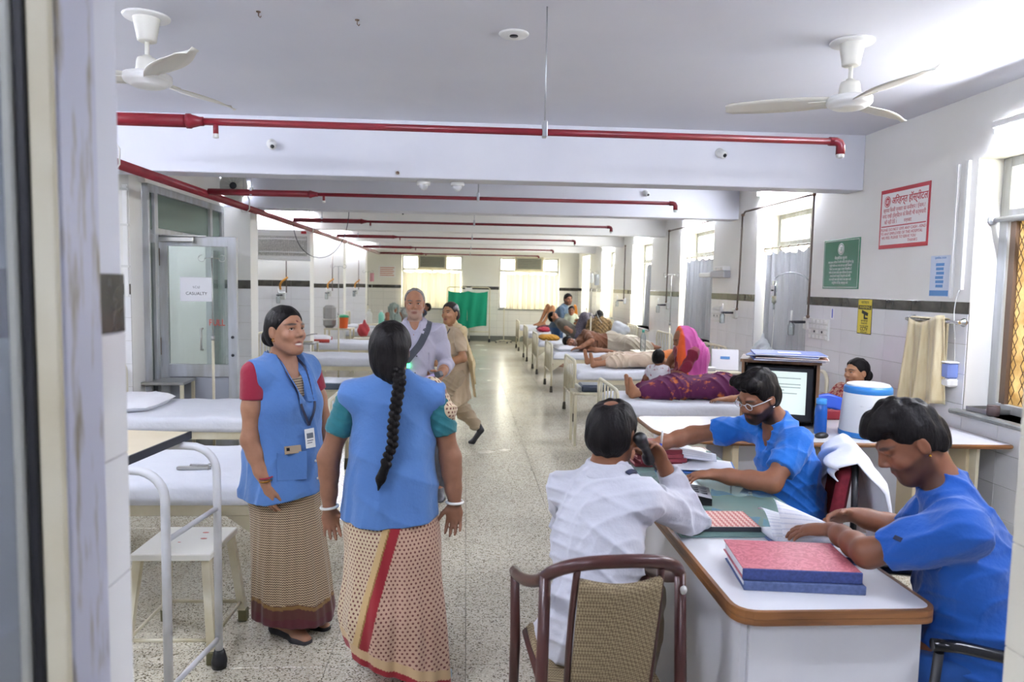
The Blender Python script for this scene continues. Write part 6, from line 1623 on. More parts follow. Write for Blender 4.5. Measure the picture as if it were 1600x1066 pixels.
# sari end over the chest, blouse sleeves
R = Rec(); torso(R, J, .012, s=.93, bust=.06); R.cut((0, 0, .95), (0, 0, -1)); R.cut(J['nek'] + fw * .0 + A(0, 0, -.005), (0, 0, 1))
R.ell(J['nek'] + fw * .07, A(.07, .07, .085), None, .01, 'sub')
ins = R.build('sari_drape', M_sari1, .006, p, lambda P: np.tile(np.array(srgb('b7a284')[:3] + (1.,)), (len(P), 1)), lambda P: np.stack([P[:, 0] + P[:, 1], P[:, 2]], 1))
for q in 'RL':
    R = Rec(); arm(R, J, q, .011, -.04, .36, s=.98); R.build('blouse_sleeve', M_maroon, .005, p)
# vest
R = Rec(); torso(R, J, .030, k=.06, s=.95, w=1.0, bust=.06); R.cone((-.845, 3.42, .95), (-.845, 3.42, .66), .168, .202, .05)
for q in 'RL':
    sd = J['sh' + q] + (lt if q == 'L' else -lt) * .062; R.ell(sd + A(0, 0, -.02), A(.062, .062, .12), None, .012, 'sub')
R.ell(J['nek'] + A(0, 0, .05), A(.075, .075, .075), None, .01, 'sub')
R.cone(J['nek'] + fw * .09 + A(0, 0, .03), J['che'] + fw * .20 + A(0, 0, -.04), .078, .022, .008, None, 'sub')
R.disp(wrinkle(.0035, 18, 14, 9)); R.disp(folds((-.845, 3.42), .009, 5, .66, 1.0, 1.5)); R.cut((-.84, 3.42, .685), (.10, .12, -1), .004)
vest = R.build('vest', M_vest, .0045, p)
for s_ in (-1, 1):
    ribbon('collar', vest, [tuple(J['nek'] - fw * .06 + lt * s_ * .03 + A(0, 0, .02)), tuple(J['nek'] + lt * s_ * .075 + A(0, 0, .0)), tuple(J['nek'] + fw * .09 + lt * s_ * .06 + A(0, 0, -.06)), tuple(J['che'] + fw * .16 + lt * s_ * .03 + A(0, 0, .02))], .045, .004, M_vest, vest, .004)
for s_ in (-1, 1):
    ribbon('lanyard', vest, [tuple(J['nek'] + lt * s_ * .07 + A(0, 0, .03)), tuple(J['nek'] + fw * .1 + lt * s_ * .06 + A(0, 0, -.05)), tuple(J['che'] + fw * .17 + lt * s_ * .04), tuple(J['che'] + fw * .19 + lt * -.005 + A(0, 0, -.085))], .012, .002, M_lany, vest, .007)
card, Mc = plate('id_card', vest, J['che'] + fw * .20 + lt * -.005 + A(0, 0, -.14), .054, .088, .003, M_white, vest, lift=.007)
MB().box(-.018, .018, .0, .024, .003, .0036, 0, Mc).box(-.018, .016, -.012, -.008, .003, .0036, 0, Mc).box(-.018, .01, -.022, -.018, .003, .0036, 0, Mc).build('card_print', mat('card_print', '6a7078', .6), card)
ph, Mp = plate('phone', vest, J['che'] + fw * .16 - lt * .09 + A(0, 0, -.185), .075, .036, .010, mat('phone_beige', 'a08f78', .3), vest, lift=.004)
MB().lathe([(.005, 0), (.005, .003)], (-.025, .006, .01), 8, None).build('phone_lens', M_black, ph) if False else None
MB().box(-.03, -.016, -.004, .01, .01, .012, 0, Mp).build('phone_lens', M_black, ph)
pk, _ = plate('pocket', vest, J['che'] + fw * .15 - lt * .085 + A(0, 0, -.26), .13, .13, .003, M_vest, vest, lift=.002)
for dz in (-.17, -.25, -.33): 
    q_, n_ = snap(vest, J['che'] + fw * .22 + lt * .03 + A(0, 0, dz)); MB().sphere(q_ + n_ * .003, .006, 8, 6).build('button', M_white, vest)
bangle(p, J['wrR'] + A(0, 0, .03), (.12, .05, -1), .030, M_maroon, .004)
bangle(p, J['wrR'] + A(0, 0, .015), (.12, .05, -1), .029, mat('gold', 'b8862c', .25, 1), .0025)
for q in 'LR':
    R = Rec(); foot(R, J['an' + q] + A(0, 0, -.012), fw, .93, .004); R.cut((0, 0, .035), (0, 0, 1)); R.build('slipper', mat('black_rubber', '222024', .6), .006, p)
# ================================================================ woman with the long braid, seen from behind
p = person('woman in a blue vest and dotted cream sari, her long black braid towards the viewer', None)
fw = un(A(.08, 1, 0)); lt = A(-1, .08, 0)
J = dict(pel=A(-.295, 2.96, .83), che=A(-.292, 2.96, 1.06), nek=A(-.288, 2.95, 1.255), hed=A(-.30, 2.965, 1.385), fw=fw,
         shL=A(-.462, 2.955, 1.20), shR=A(-.118, 2.955, 1.20), elL=A(-.555, 2.975, .935), elR=A(-.055, 2.98, .935), wrL=A(-.55, 2.96, .735), wrR=A(-.035, 2.96, .755),
         hipL=A(-.37, 2.96, .80), hipR=A(-.22, 2.96, .80), knL=A(-.37, 3.0, .44), knR=A(-.2, 2.95, .44), anL=A(-.37, 3.05, .085), anR=A(-.125, 2.90, .085), ftR=A(.3, 1, 0))
H = head_rot((.18, 1, .0))
full_body(J, .005, H, SK2, '7a4038', s=.92, parent=p, w=1.0, hs=.95, armrs=(.048, .044, .038, .026),
          hands=[((J['wrL'], (.10, 0, -1), (.35, -1, 0), (1, .3, 0)), dict(curl=.42, s=.93)), ((J['wrR'], (-.02, 0, -1), (-.35, -1, 0), (-1, .2, 0)), dict(curl=.32, s=.93))])
def nape(R, L):
    R.ell(L(0, -.055, -.06), (.062, .055, .06), None, .03); R.cone(L(.015, -.08, -.06), L(.03, -.095, -.10), .04, .03, .03)
hair_cap(J['hed'], H, .965, .014, -.13, (.075, .075), (-.0, -.03), parent=p, extra=nape, wav=.0015)
R = Rec(); path = [A(-.262, 2.86, 1.32), A(-.252, 2.815, 1.275), A(-.262, 2.79, 1.20), A(-.274, 2.785, 1.10), A(-.276, 2.785, 1.03), A(-.298, 2.785, .975), A(-.30, 2.785, .955)]
cum = [0]
for i in range(1, len(path)): cum.append(cum[-1] + np.linalg.norm(path[i] - path[i - 1]))
for k in range(30):
    d = cum[-1] * k / 29; i = max(j for j in range(len(cum) - 1) if cum[j] <= d + 1e-9); t = (d - cum[i]) / max(cum[i + 1] - cum[i], 1e-9); c = path[i] + (path[i + 1] - path[i]) * t
    sg = 1 if k % 2 else -1; r = .0205 * (1 - .2 * k / 29)
    R.ell(c + A(sg * r * .55, 0, 0), A(r * .85, r * .75, r * .95), np.array(head_rot((sg * .5, 0, -1), (0, 1, 0))), .004)
R.cone(path[-1], path[-1] + A(-.02, -.0, -.055), .017, .02, .01); R.cone(path[-1] + A(-.02, 0, -.055), path[-1] + A(-.03, 0, -.10), .018, .004, .01)
R.disp(lambda X, Y, Z: .0009 * np.sin(700 * X + 250 * Z)); R.build('braid', M_hair, .0035, p)
# skirt
R = Rec(); R.cone((-.295, 2.965, .90), (-.295, 2.965, .66), .155, .185, .04, (A(0, 1, 0), .88)); R.cone((-.295, 2.965, .66), (-.30, 2.95, .30), .185, .190, .04, (A(0, 1, 0), .9)); R.cone((-.30, 2.95, .30), (-.27, 2.93, .02), .190, .17, .05, (A(0, 1, 0), .95)); R.cone((-.22, 2.93, .55), (-.16, 2.90, .02), .12, .11, .06)
R.disp(folds((-.29, 2.95), .007, 9, .02, .8, 4)); R.disp(folds((-.31, 2.95), .008, 4, .0, .75, -3, .5)); R.cut((-.29, 2.95, .085), (-.36, -.1, -1), .004)
def c2(P):
    x, y, z = P.T; out = np.tile(np.array(srgb('cdb898')[:3] + (1.,)), (len(P), 1)); sd = x - (-.262 + (z - .70) * .27 + .05 * np.clip(.4 - z, 0, 1)); back = y < 2.97
    m = back & (x > -.24 + (z - .70) * .27); out[m] = srgb('c6a48c')[:3] + (1,)
    m = back & (sd > -.05) & (sd <= -.02); out[m] = srgb('c9a976')[:3] + (0,); m = back & (np.abs(sd + .022) < .004); out[m] = srgb('8a6a30')[:3] + (0,); m = back & (np.abs(sd) < .02); out[m] = srgb('8f1420')[:3] + (0,)
    d = (z - .085 + .36 * (x + .29)) ; m = d < .085; out[m] = srgb('c8aa80')[:3] + (0,); m = d < .045; out[m] = srgb('8f1420')[:3] + (0,); return out
M_sari2 = pattern_mat('dotted_cream_sari', '6e3a32', 'dots', .0185, .0155, .30)
R.build('sari_skirt', M_sari2, .0042, p, c2, lambda P: np.stack([np.arctan2(P[:, 0] + .295, -(P[:, 1] - 2.955)) * .19, P[:, 2]], 1))
for q in 'RL':
    R = Rec(); arm(R, J, q, .008, .12, .58, s=.98, rs=(.048, .044, .038, .026)); R.disp(wrinkle(.002, 30, 30, 40)); o = R.build('blouse_sleeve', M_teal, .005, p)
R = Rec(); torso(R, J, .026, k=.06, s=.96, w=.96); R.cone((-.293, 2.96, .95), (-.295, 2.96, .68), .17, .208, .05, (A(0, 1, 0), .86))
for q in 'RL':
    sd = J['sh' + q] + (lt if q == 'L' else -lt) * .082; R.ell(sd + A(0, 0, -.02), A(.045, .07, .12), None, .012, 'sub')
R.cone(J['nek'] + A(0, -.0, .0), J['nek'] + A(0, .0, .035), .068, .058, .02); R.ell(J['nek'] + A(0, .0, .10), A(.07, .07, .075), None, .01, 'sub')
R.disp(wrinkle(.003, 14, 10, 12, 1)); R.disp(folds((-.295, 2.96), .007, 5, .68, 1.05, 1.5, .7)); R.cut((-.29, 2.96, .705), (.03, .06, -1), .004)
vest = R.build('vest', M_vest, .0045, p)
R = Rec(); R.cone(J['shR'] + A(-.01, 0, .045), J['shR'] + A(.055, -.01, -.06), .035, .03, .02); R.cone(J['shR'] + A(.055, -.01, -.06), J['shR'] + A(.05, .03, -.16), .03, .02, .02); R.disp(wrinkle(.004, 50, 30, 30))
R.build('sari_shoulder_fold', M_sari2, .005, p, lambda P: np.tile(np.array(srgb('cdb898')[:3] + (1.,)), (len(P), 1)), lambda P: np.stack([P[:, 0] + P[:, 1], P[:, 2]], 1))
bangle(p, J['wrL'] + A(0, 0, .0), (.10, 0, -1), .034, M_bang, .006); bangle(p, J['wrR'] + A(0, 0, .0), (-.02, 0, -1), .034, M_bang, .006)
t_ = MB().tube(bez((-.19, 2.80, .025), (-.15, 2.8, .1), (-.1, 2.83, .1), (-.075, 2.87, .025)), .011, 8, scale2=.4).prism(rounded_poly([(-.185, 2.80), (-.09, 2.77), (-.03, 2.98), (-.12, 3.02)], .035), .0, .022).build('sandal', mat('pale_blue_rubber', 'a9c0cc', .5), p)
# ================================================================ man in the lavender shirt
p = person('grey-haired man in a lavender shirt with a dark shoulder strap, walking up the aisle', None)
fw = un(A(.03, -1, 0)); lt = A(1, .03, 0)
J = dict(pel=A(-.375, 5.57, .90), che=A(-.385, 5.56, 1.16), nek=A(-.386, 5.56, 1.345), hed=A(-.385, 5.51, 1.505), fw=fw, shR=A(-.565, 5.56, 1.275), shL=A(-.205, 5.55, 1.285),
         elR=A(-.63, 5.6, 1.0), wrR=A(-.58, 5.45, .82), elL=A(-.145, 5.58, 1.035), wrL=A(-.175, 5.37, .985), hipL=A(-.28, 5.57, .86), hipR=A(-.46, 5.57, .86), knL=A(-.25, 5.55, .47), knR=A(-.48, 5.5, .47), anL=A(-.19, 5.6, .085), anR=A(-.5, 5.45, .085))
H = head_rot((.03, -1, -.02))
full_body(J, .0055, H, '9a6c50', '7d4d42', s=1.0, parent=p, hs=.98, beard=('a89c92', .38, .5), brow='3a3430', fat=.93,
          hands=[((J['wrL'], (-.25, -.9, -.15), (-.6, .1, -.8), (-.4, -.1, .9)), dict(curl=.75, s=1.0)), ((J['wrR'], (0, -.1, -1), (1, 0, 0), (0, -1, 0)), dict(curl=.4))])
eyes(p, J['hed'], H, .98, (0, 0))
hair_cap(J['hed'], H, .98, .007, -.07, (.035, .098), (-.012, -.01), parent=p, m=mat('grey_hair', '8f8a86', .6, noise=('5a5652', 40, .5), bump=(120, .5, .004)), wav=.002, h=.005)
M_lav = cloth_mat('lavender_shirt', 'b0adbc', 'a4a1b0')
R = Rec(); torso(R, J, .022, k=.05, w=.98); R.cone(J['pel'], J['pel'] - A(0, 0, .06), .15, .16, .04, (fw, .85))
for q in 'LR': arm(R, J, q, .016, -.05, 1.45 if q == 'L' else 1.8, s=1.0, k=.03)
R.ell(J['nek'] + A(0, -.02, .085), A(.065, .065, .075), None, .01, 'sub'); R.cone(J['nek'] + A(0, -.09, .03), J['che'] + A(0, -.16, .0), .05, .005, .01, None, 'sub')
R.disp(wrinkle(.004, 22, 14, 16)); R.cut((0, 0, .80), (0, 0, -1))
sh = R.build('shirt', M_lav, .0055, p)
for s_ in (-1, 1): ribbon('collar', sh, [tuple(J['nek'] + A(0, .06, .04)), tuple(J['nek'] + A(s_ * .07, -.01, .035)), tuple(J['nek'] + A(s_ * .07, -.08, -.02)), tuple(J['nek'] + A(s_ * .05, -.1, -.06))], .04, .004, M_lav, sh, .006)
ribbon('shoulder_strap', sh, [tuple(J['nek'] + A(.10, .02, .01)), tuple(J['nek'] + A(.10, -.08, -.03)), tuple(J['che'] + A(.05, -.14, .04)), tuple(J['che'] + A(-.06, -.15, -.09)), tuple(J['pel'] + A(-.17, -.08, .1))], .055, .004, mat('strap_grey', '3b3f47', .7), p, .006)
b_, Mb = plate('badge_light', sh, J['che'] + A(-.035, -.16, -.12), .03, .03, .012, mat('green_led', '3ad27a', .4, emit=('2fe07a', 6.0)), p, lift=.006)
for dz in (-.06, -.14, -.21): q_, n_ = snap(sh, J['che'] + A(.02, -.2, dz)); MB().sphere(q_ + n_ * .002, .006, 8, 6).build('button', M_dark, sh)
R = Rec(); 
for q in 'LR': leg(R, J, q, .018, 0, 1.97, .04)
R.ell(J['pel'], A(.155, .12, .12), None, .05); R.disp(wrinkle(.003, 20, 20, 24)); R.cut((0, 0, .96), (0, 0, 1)); R.build('trousers', cloth_mat('charcoal_trousers', '3f4148'), .007, p)
for q in 'LR':
    R = Rec(); foot(R, J['an' + q] + A(0, 0, -.005), fw, 1.0, .007); R.cut((0, 0, .075), (0, 0, 1)); R.cut((0, 0, .0), (0, 0, -1)); R.build('shoe', mat('dark_grey_shoe', '3a3b40', .5), .007, p)
t = thing('tablet_device', 'dark handheld scanner held by the man in the lavender shirt', 'device', (-.225, 5.24, .985), -.5)
MB().box(-.15, .07, -.03, .03, -.022, .022, .008, Matrix.Rotation(-.42, 4, 'Y')).build('body', M_dark, t); MB().box(-.13, .03, -.032, -.03, -.004, .02, .0, Matrix.Rotation(-.42, 4, 'Y')).build('screen', mat('lilac_screen', 'b9a9d0', .2), t)
# ================================================================ woman walking across the aisle
p = person('woman in a beige tunic and cream scarf walking across the aisle', None)
fw = un(A(-.93, -.36, 0)); lt = A(.36, -.93, 0)
J = dict(pel=A(-.11, 7.33, .78), che=A(-.12, 7.32, 1.02), nek=A(-.125, 7.32, 1.215), hed=A(-.155, 7.30, 1.365), fw=fw, shL=A(-.055, 7.165, 1.16), shR=A(-.185, 7.475, 1.16),
         elL=A(-.02, 7.10, .93), wrL=A(-.205, 7.06, .885), elR=A(-.2, 7.54, .92), wrR=A(-.32, 7.38, .89), hipL=A(-.09, 7.25, .74), hipR=A(-.13, 7.41, .74), knL=A(-.29, 7.2, .42), knR=A(-.05, 7.40, .40), anL=A(-.37, 7.18, .085), anR=A(.125, 7.42, .20))
H = head_rot((-.55, -.83, .03))
full_body(J, .006, H, 'a87a58', '8f5048', s=.9, parent=p, hs=.95, bust=.055, feet=False,
          hands=[((J['wrL'], (-1, -.15, -.05), (.1, .9, .2), (0, -.2, 1)), dict(curl=.5, s=.9)), ((J['wrR'], (-.6, -.8, 0), (0, 0, -1), (0, .3, 1)), dict(curl=.5, s=.9))])
eyes(p, J['hed'], H, .95, (0, 0))
hair_cap(J['hed'], H, .95, .009, -.07, (.074, .08), (.0, -.02), parent=p, extra=bun, h=.005, m=mat('dark_brown_hair', '1f1613', .45))
M_kam = cloth_mat('beige_tunic', 'c0ac90', 'b39e82'); M_dup = cloth_mat('cream_scarf', 'd8c59c', 'cbb586')
R = Rec(); torso(R, J, .02, s=.92, bust=.055); arm(R, J, 'L', .016, -.05, .72, s=.92); arm(R, J, 'R', .016, -.05, .72, s=.92)
R.cone(J['pel'] + A(0, 0, .1), A(-.16, 7.30, .42), .15, .165, .05, (A(0, 1, 0), .85)); R.cone(J['pel'], A(-.02, 7.34, .45), .13, .10, .05); R.disp(folds((-.1, 7.32), .008, 7, .35, .9, 4)); R.disp(wrinkle(.003, 20, 16, 16)); R.cut((-.1, 7.3, .41), (.5, 0, -1), .003)
R.ell(J['nek'] + A(-.01, -.02, .07), A(.06, .06, .07), None, .01, 'sub')
kam = R.build('tunic', M_kam, .006, p)
R = Rec(); 
for q in 'LR': leg(R, J, q, .028, 0, 1.93, .04, s=.92)
R.disp(wrinkle(.006, 28, 20, 34)); R.build('trousers', cloth_mat('beige_trousers', 'a8977c'), .007, p)
R = Rec(); R.cone(J['anR'] + A(.02, 0, .0), J['anR'] + A(.05, 0, -.05), .036, .030, .02); R.cone(J['anR'] + A(.05, 0, -.05), J['anR'] + A(-.03, -.02, -.165), .03, .026, .02); R.cone(J['anR'] + A(-.03, -.02, -.165), J['anR'] + A(-.065, -.02, -.172), .024, .018, .02)
R.build('shoe', mat('black_shoe', '1b1b1f', .45), .006, p); R = Rec(); foot(R, J['anL'], fw, .9, .004); R.build('shoe', MATS['black_shoe'], .006, p)
R = Rec(); R.cone(J['nek'] + A(.03, -.02, .02), J['che'] + A(-.13, -.11, .02), .035, .045, .03, (fw, .4)); R.cone(J['che'] + A(-.13, -.11, .02), J['pel'] + A(-.16, -.12, .12), .04, .03, .03); R.cone(J['nek'] + A(.03, -.02, .02), J['shL'] + A(.03, 0, .035), .04, .045, .03); R.cone(J['shL'] + A(.03, 0, .03), A(.075, 7.25, .85), .05, .05, .03, (A(1, 0, 0), .5)); R.cone(A(.075, 7.25, .85), A(.10, 7.28, .55), .05, .035, .03, (A(1, 0, 0), .4))
R.disp(wrinkle(.006, 60, 40, 12)); R.build('scarf', M_dup, .006, p)
ribbon('lanyard', kam, [tuple(J['nek'] + A(-.03, -.1, 0)), tuple(J['che'] + A(-.11, -.1, .08)), tuple(J['che'] + A(-.15, -.06, -.06))], .012, .002, M_lany, p, .012)

# ================================================================ man in the white shirt on the telephone
p = person('balding man in a white shirt at the desk holding a telephone to his ear', None)
fw = un(A(.5, .87, 0)); rt = A(.87, -.5, 0)
J = dict(pel=A(.425, 2.27, .53), che=A(.455, 2.36, .80), nek=A(.49, 2.425, 1.015), hed=A(.515, 2.44, 1.155), fw=fw, shR=A(.612, 2.345, .955), shL=A(.355, 2.49, .945),
         elR=A(.83, 2.52, .822), wrR=A(.705, 2.475, 1.035), elL=A(.40, 2.74, .74), wrL=A(.60, 2.86, .80), hipL=A(.36, 2.33, .52), hipR=A(.49, 2.23, .52), knL=A(.56, 2.70, .50), knR=A(.68, 2.60, .50), anL=A(.58, 2.74, .085), anR=A(.69, 2.66, .085))
H = head_rot((.62, .78, -.12))
hd = un(J['hed'] + H @ A(.08, .02, -.01) - J['wrR'])
full_body(J, .0055, H, '82553a', '6d3c34', parent=p, hs=.97, fat=1.02, hands=[((J['wrR'], (-.42, -.1, .75), (-.75, -.45, -.3), (-.45, .75, -.1)), dict(curl=.62, s=1.0)), ((J['wrL'], (.9, .4, 0), (0, 0, -1), (-.4, .9, 0)), dict(curl=.4))])
def bald(R, L): R.ell(L(.0, -.055, .118), A(.032, .036, .014), H, .03, 'sub')
hair_cap(J['hed'], H, .97, .013, -.085, (.07, .085), (.012, -.02), parent=p, m=M_hair, wav=.0022, extra=bald, h=.0045)
M_wsh = cloth_mat('white_shirt_cotton', 'cbccd4', 'c2c3cc')
R = Rec(); torso(R, J, .020, k=.05, w=.98, deep=1.02); R.ell(J['pel'] + A(-.01, -.01, .04), A(.165, .16, .15), None, .06)
for q in 'LR': arm(R, J, q, .013, .0, 1.88, k=.03)
R.ell(J['nek'] + un(J['hed'] - J['nek']) * .10, A(.07, .07, .07), None, .01, 'sub'); R.disp(wrinkle(.005, 20, 16, 14)); R.disp(wrinkle(.003, 9, 30, 34, 2)); R.cut((0, 0, .47), (0, 0, -1))
sh = R.build('shirt', M_wsh, .005, p)
R = Rec(); nb = J['nek'] + un(J['hed'] - J['nek']) * .02
for k in range(40):
    a = PI * (-.35 + 1.7 * k / 39); q0 = nb + rt * math.cos(a) * .064 + fw * -math.sin(a) * .062; R.cone(q0 + A(0, 0, .02), q0 + (q0 - nb) * .25 + A(0, 0, -.02), .007, .008, .012)
R.build('collar', M_wsh, .004, sh)
ribbon('lanyard', sh, [tuple(nb + rt * .075 + fw * -.03 + A(0, 0, -.01)), tuple(nb + rt * .085 + fw * .03 + A(0, 0, -.02)), tuple(nb + rt * .07 + fw * .09 + A(0, 0, -.05))], .018, .003, M_lany, p, .004)
R = Rec()
for q in 'LR': leg(R, J, q, .02, 0, 1.95, .04)
R.ell(J['pel'], A(.16, .14, .12), None, .06); R.disp(wrinkle(.003, 22, 22, 22)); R.cut((0, 0, .60), (0, 0, 1)); R.build('trousers', cloth_mat('khaki_check_trousers', '86775c', '75674e'), .007, p)
for q in 'LR':
    R = Rec(); foot(R, J['an' + q], fw, 1.0, .007); R.cut((0, 0, .0), (0, 0, -1)); R.cut((0, 0, .08), (0, 0, 1)); R.build('shoe', MATS['black_shoe'], .008, p)
ear = J['hed'] + H @ A(.088, -.005, -.005); mou = J['hed'] + H @ A(.085, .09, -.085)
t = thing('telephone_handset', 'black telephone handset held to the white-shirted man\'s ear', 'telephone', (0, 0, 0))
R = Rec(); off = rt * .012; R.cone(ear + off, ear + off + un(mou - ear) * .02, .021, .018, .01); R.cone(ear + off * 1.6, mou + off * 1.6, .015, .015, .02); R.cone(mou + off, mou + off - un(mou - ear) * .02, .019, .018, .01); R.build('handset', M_black, .0045, t)
MB().tube(bez(tuple(mou + off), (.74, 2.62, .98), (.80, 2.8, .84), (.90, 2.9, .80), 20), .004, 6).build('cord', M_black, t)
t = thing('pen', 'blue and white pen upright in the white-shirted man\'s raised hand', 'pen', (.685, 2.465, 1.085)); MB().tube([(0, 0, -.04), (.006, 0, .03)], .0045, 8).build('barrel', mat('pen_blue', '2a55c8', .3), t); MB().tube([(.006, 0, .03), (.010, 0, .075)], .0042, 8).build('cap', M_white, t)
# ================================================================ bearded man in blue scrubs
M_scr1 = cloth_mat('bright_blue_scrubs', '1f72cc', '1b66be'); M_scr2 = cloth_mat('royal_blue_scrubs', '1252a6', '0f4a98')
p = person('bearded man in bright blue scrubs and glasses reaching across the desk', None)
fw = un(A(-.97, -.22, 0)); lt = A(.2, -.98, 0)
J = dict(pel=A(1.545, 3.27, .56), che=A(1.525, 3.265, .83), nek=A(1.465, 3.25, 1.03), hed=A(1.345, 3.215, 1.168), fw=fw, shR=A(1.415, 3.425, .985), shL=A(1.485, 3.095, .975),
         elR=A(1.145, 3.52, .925), wrR=A(.925, 3.47, .88), elL=A(1.335, 3.0, .825), wrL=A(1.115, 3.12, .83), hipL=A(1.53, 3.18, .54), hipR=A(1.52, 3.36, .54), knL=A(1.24, 3.14, .52), knR=A(1.24, 3.36, .52), anL=A(1.2, 3.14, .085), anR=A(1.2, 3.36, .085))
H = head_rot((-.86, -.36, -.42), (0, 0, 1), .1)
full_body(J, .0045, H, '8a5a40', '6d3c34', parent=p, hs=.97, beard=('17110f', .93, .95), hands=[((J['wrR'], (-1, -.25, -.15), (0, 0, -1), (0, -1, .2)), dict(curl=.4)), ((J['wrL'], (-1, .05, -.06), (0, .1, -1), (.1, 1, 0)), dict(curl=.55))])
eyes(p, J['hed'], H, .97, (0, -.5))
def tuft(R, L):
    for q in (-.045, -.015, .02, .05): R.ell(L(q, .055, .10), A(.032, .035, .026), H, .02)
hair_cap(J['hed'], H, .97, .010, -.065, (.085, .082), (.016, -.012), top=.012, parent=p, extra=tuft, wav=.004, h=.0045)
R = Rec(); torso(R, J, .024, k=.05, w=1.0, deep=1.02); R.cone(J['pel'] + A(0, 0, .1), J['pel'] + A(0, 0, -.04), .16, .17, .05)
for q in 'LR': arm(R, J, q, .020, .0, .66, k=.04)
R.ell(J['nek'] + un(J['hed'] - J['nek']) * .085, A(.068, .068, .07), None, .01, 'sub'); R.cone(J['nek'] + fw * .07 + A(0, 0, -.01), J['che'] + fw * .16 + A(0, 0, .06), .045, .004, .008, None, 'sub')
R.disp(wrinkle(.005, 16, 20, 16)); R.disp(wrinkle(.003, 34, 12, 28, 1)); R.cut((0, 0, .50), (0, 0, -1)); R.build('scrub_top', M_scr1, .005, p)
R = Rec()
for q in 'LR': leg(R, J, q, .022, 0, 1.95, .04)
R.ell(J['pel'], A(.15, .17, .12), None, .05); R.cut((0, 0, .58), (0, 0, 1)); R.build('scrub_trousers', M_scr1, .008, p)
for q in 'LR':
    R = Rec(); foot(R, J['an' + q], fw, 1.0, .007); R.cut((0, 0, .0), (0, 0, -1)); R.build('shoe', MATS['black_shoe'], .008, p)
g = MB(); Lh = lambda *a: tuple(J['hed'] + H @ (A(*a) * .97))
for q in (-1, 1):
    g.tube([Lh(q * .033 + .020 * math.cos(a), .096, .002 + .016 * math.sin(a)) for a in np.linspace(0, 2 * PI, 14, endpoint=False)], .0018, 6, closed=True); g.tube([Lh(q * .052, .092, .008), Lh(q * .076, .04, .010), Lh(q * .079, -.01, .006)], .002, 6)
g.tube([Lh(-.013, .098, .006), Lh(.013, .098, .006)], .002, 6).build('glasses', mat('clear_frame', 'cfd2d6', .15), p)
MB().sphere(Lh(-.083, -.006, -.036), .004, 8, 6).build('ear_stud', M_chrome, p)
# ================================================================ man in blue scrubs at right, writing
p = person('man in royal blue scrubs at the right edge, bent over the open ledger', None)
fw = un(A(-.85, .5, 0)); lt = A(-.5, -.85, 0)
J = dict(pel=A(1.60, 2.07, .555), che=A(1.545, 2.07, .84), nek=A(1.475, 2.085, 1.055), hed=A(1.378, 2.125, 1.195), fw=fw, shL=A(1.42, 1.925, .985), shR=A(1.62, 2.245, .975),
         elL=A(1.235, 2.08, .862), wrL=A(1.26, 2.34, .845), elR=A(1.60, 2.47, .80), wrR=A(1.42, 2.50, .845), hipL=A(1.55, 2.0, .52), hipR=A(1.65, 2.15, .52), knL=A(1.20, 2.18, .53), knR=A(1.30, 2.40, .53), anL=A(1.2, 2.2, .085), anR=A(1.32, 2.42, .085))
H = head_rot((-.80, .18, -.50), (0, 0, 1), -.05)
full_body(J, .0045, H, '7d4e35', '6a3a32', parent=p, hs=1.0, beard=('1d1410', .62, .8), hands=[((J['wrL'], (-.9, .42, -.12), (0, 0, -1), (.3, .9, .1)), dict(curl=.3)), ((J['wrR'], (-1, -.05, -.1), (-.1, -.6, -.8), (0, -.6, .8)), dict(curl=.5))])
def mop(R, L):
    for (x, y, z, r) in ((0, .05, .112, .04), (-.035, .06, .098, .034), (.035, .06, .098, .034), (0, .085, .092, .028), (-.02, .01, .12, .04), (.02, .0, .12, .04), (-.03, .086, .078, .022), (.03, .086, .078, .022)): R.ell(L(x, y, z), (r, r, r * .75), H, .02)
hair_cap(J['hed'], H, 1.0, .006, -.05, (.088, .070), (.012, .006), top=.012, parent=p, extra=mop, wav=.0042, h=.0038)
R = Rec(); torso(R, J, .024, k=.05, w=1.04, deep=1.06); R.cone(J['pel'] + A(0, 0, .12), J['pel'] + A(0, 0, -.06), .185, .195, .05)
for q in 'LR': arm(R, J, q, .022, .0, .78, k=.04)
R.ell(J['nek'] + un(J['hed'] - J['nek']) * .085, A(.068, .068, .068), None, .01, 'sub')
R.disp(wrinkle(.005, 16, 18, 15, 2)); R.disp(wrinkle(.003, 10, 34, 26, 1)); R.cut((0, 0, .49), (0, 0, -1)); top = R.build('scrub_top', M_scr2, .005, p)
R = Rec()
for q in 'LR': leg(R, J, q, .026, 0, 1.95, .04)
R.ell(J['pel'], A(.17, .17, .12), None, .05); R.cut((0, 0, .58), (0, 0, 1)); R.build('scrub_trousers', cloth_mat('deep_blue_scrubs', '12488e'), .008, p)
for q in 'LR':
    R = Rec(); foot(R, J['an' + q], fw, 1.0, .007); R.cut((0, 0, .0), (0, 0, -1)); R.build('shoe', MATS['black_shoe'], .008, p)
MB().sphere(tuple(J['hed'] + H @ A(-.086, -.012, -.034)), .0045, 8, 6).build('ear_stud', mat('gold', 'b8862c', .25, 1), p)
e_, Me = plate('sleeve_tab', top, J['elL'] * .72 + J['shL'] * .28 + A(0, -.06, .03), .03, .014, .002, M_lany, top, lift=.002)
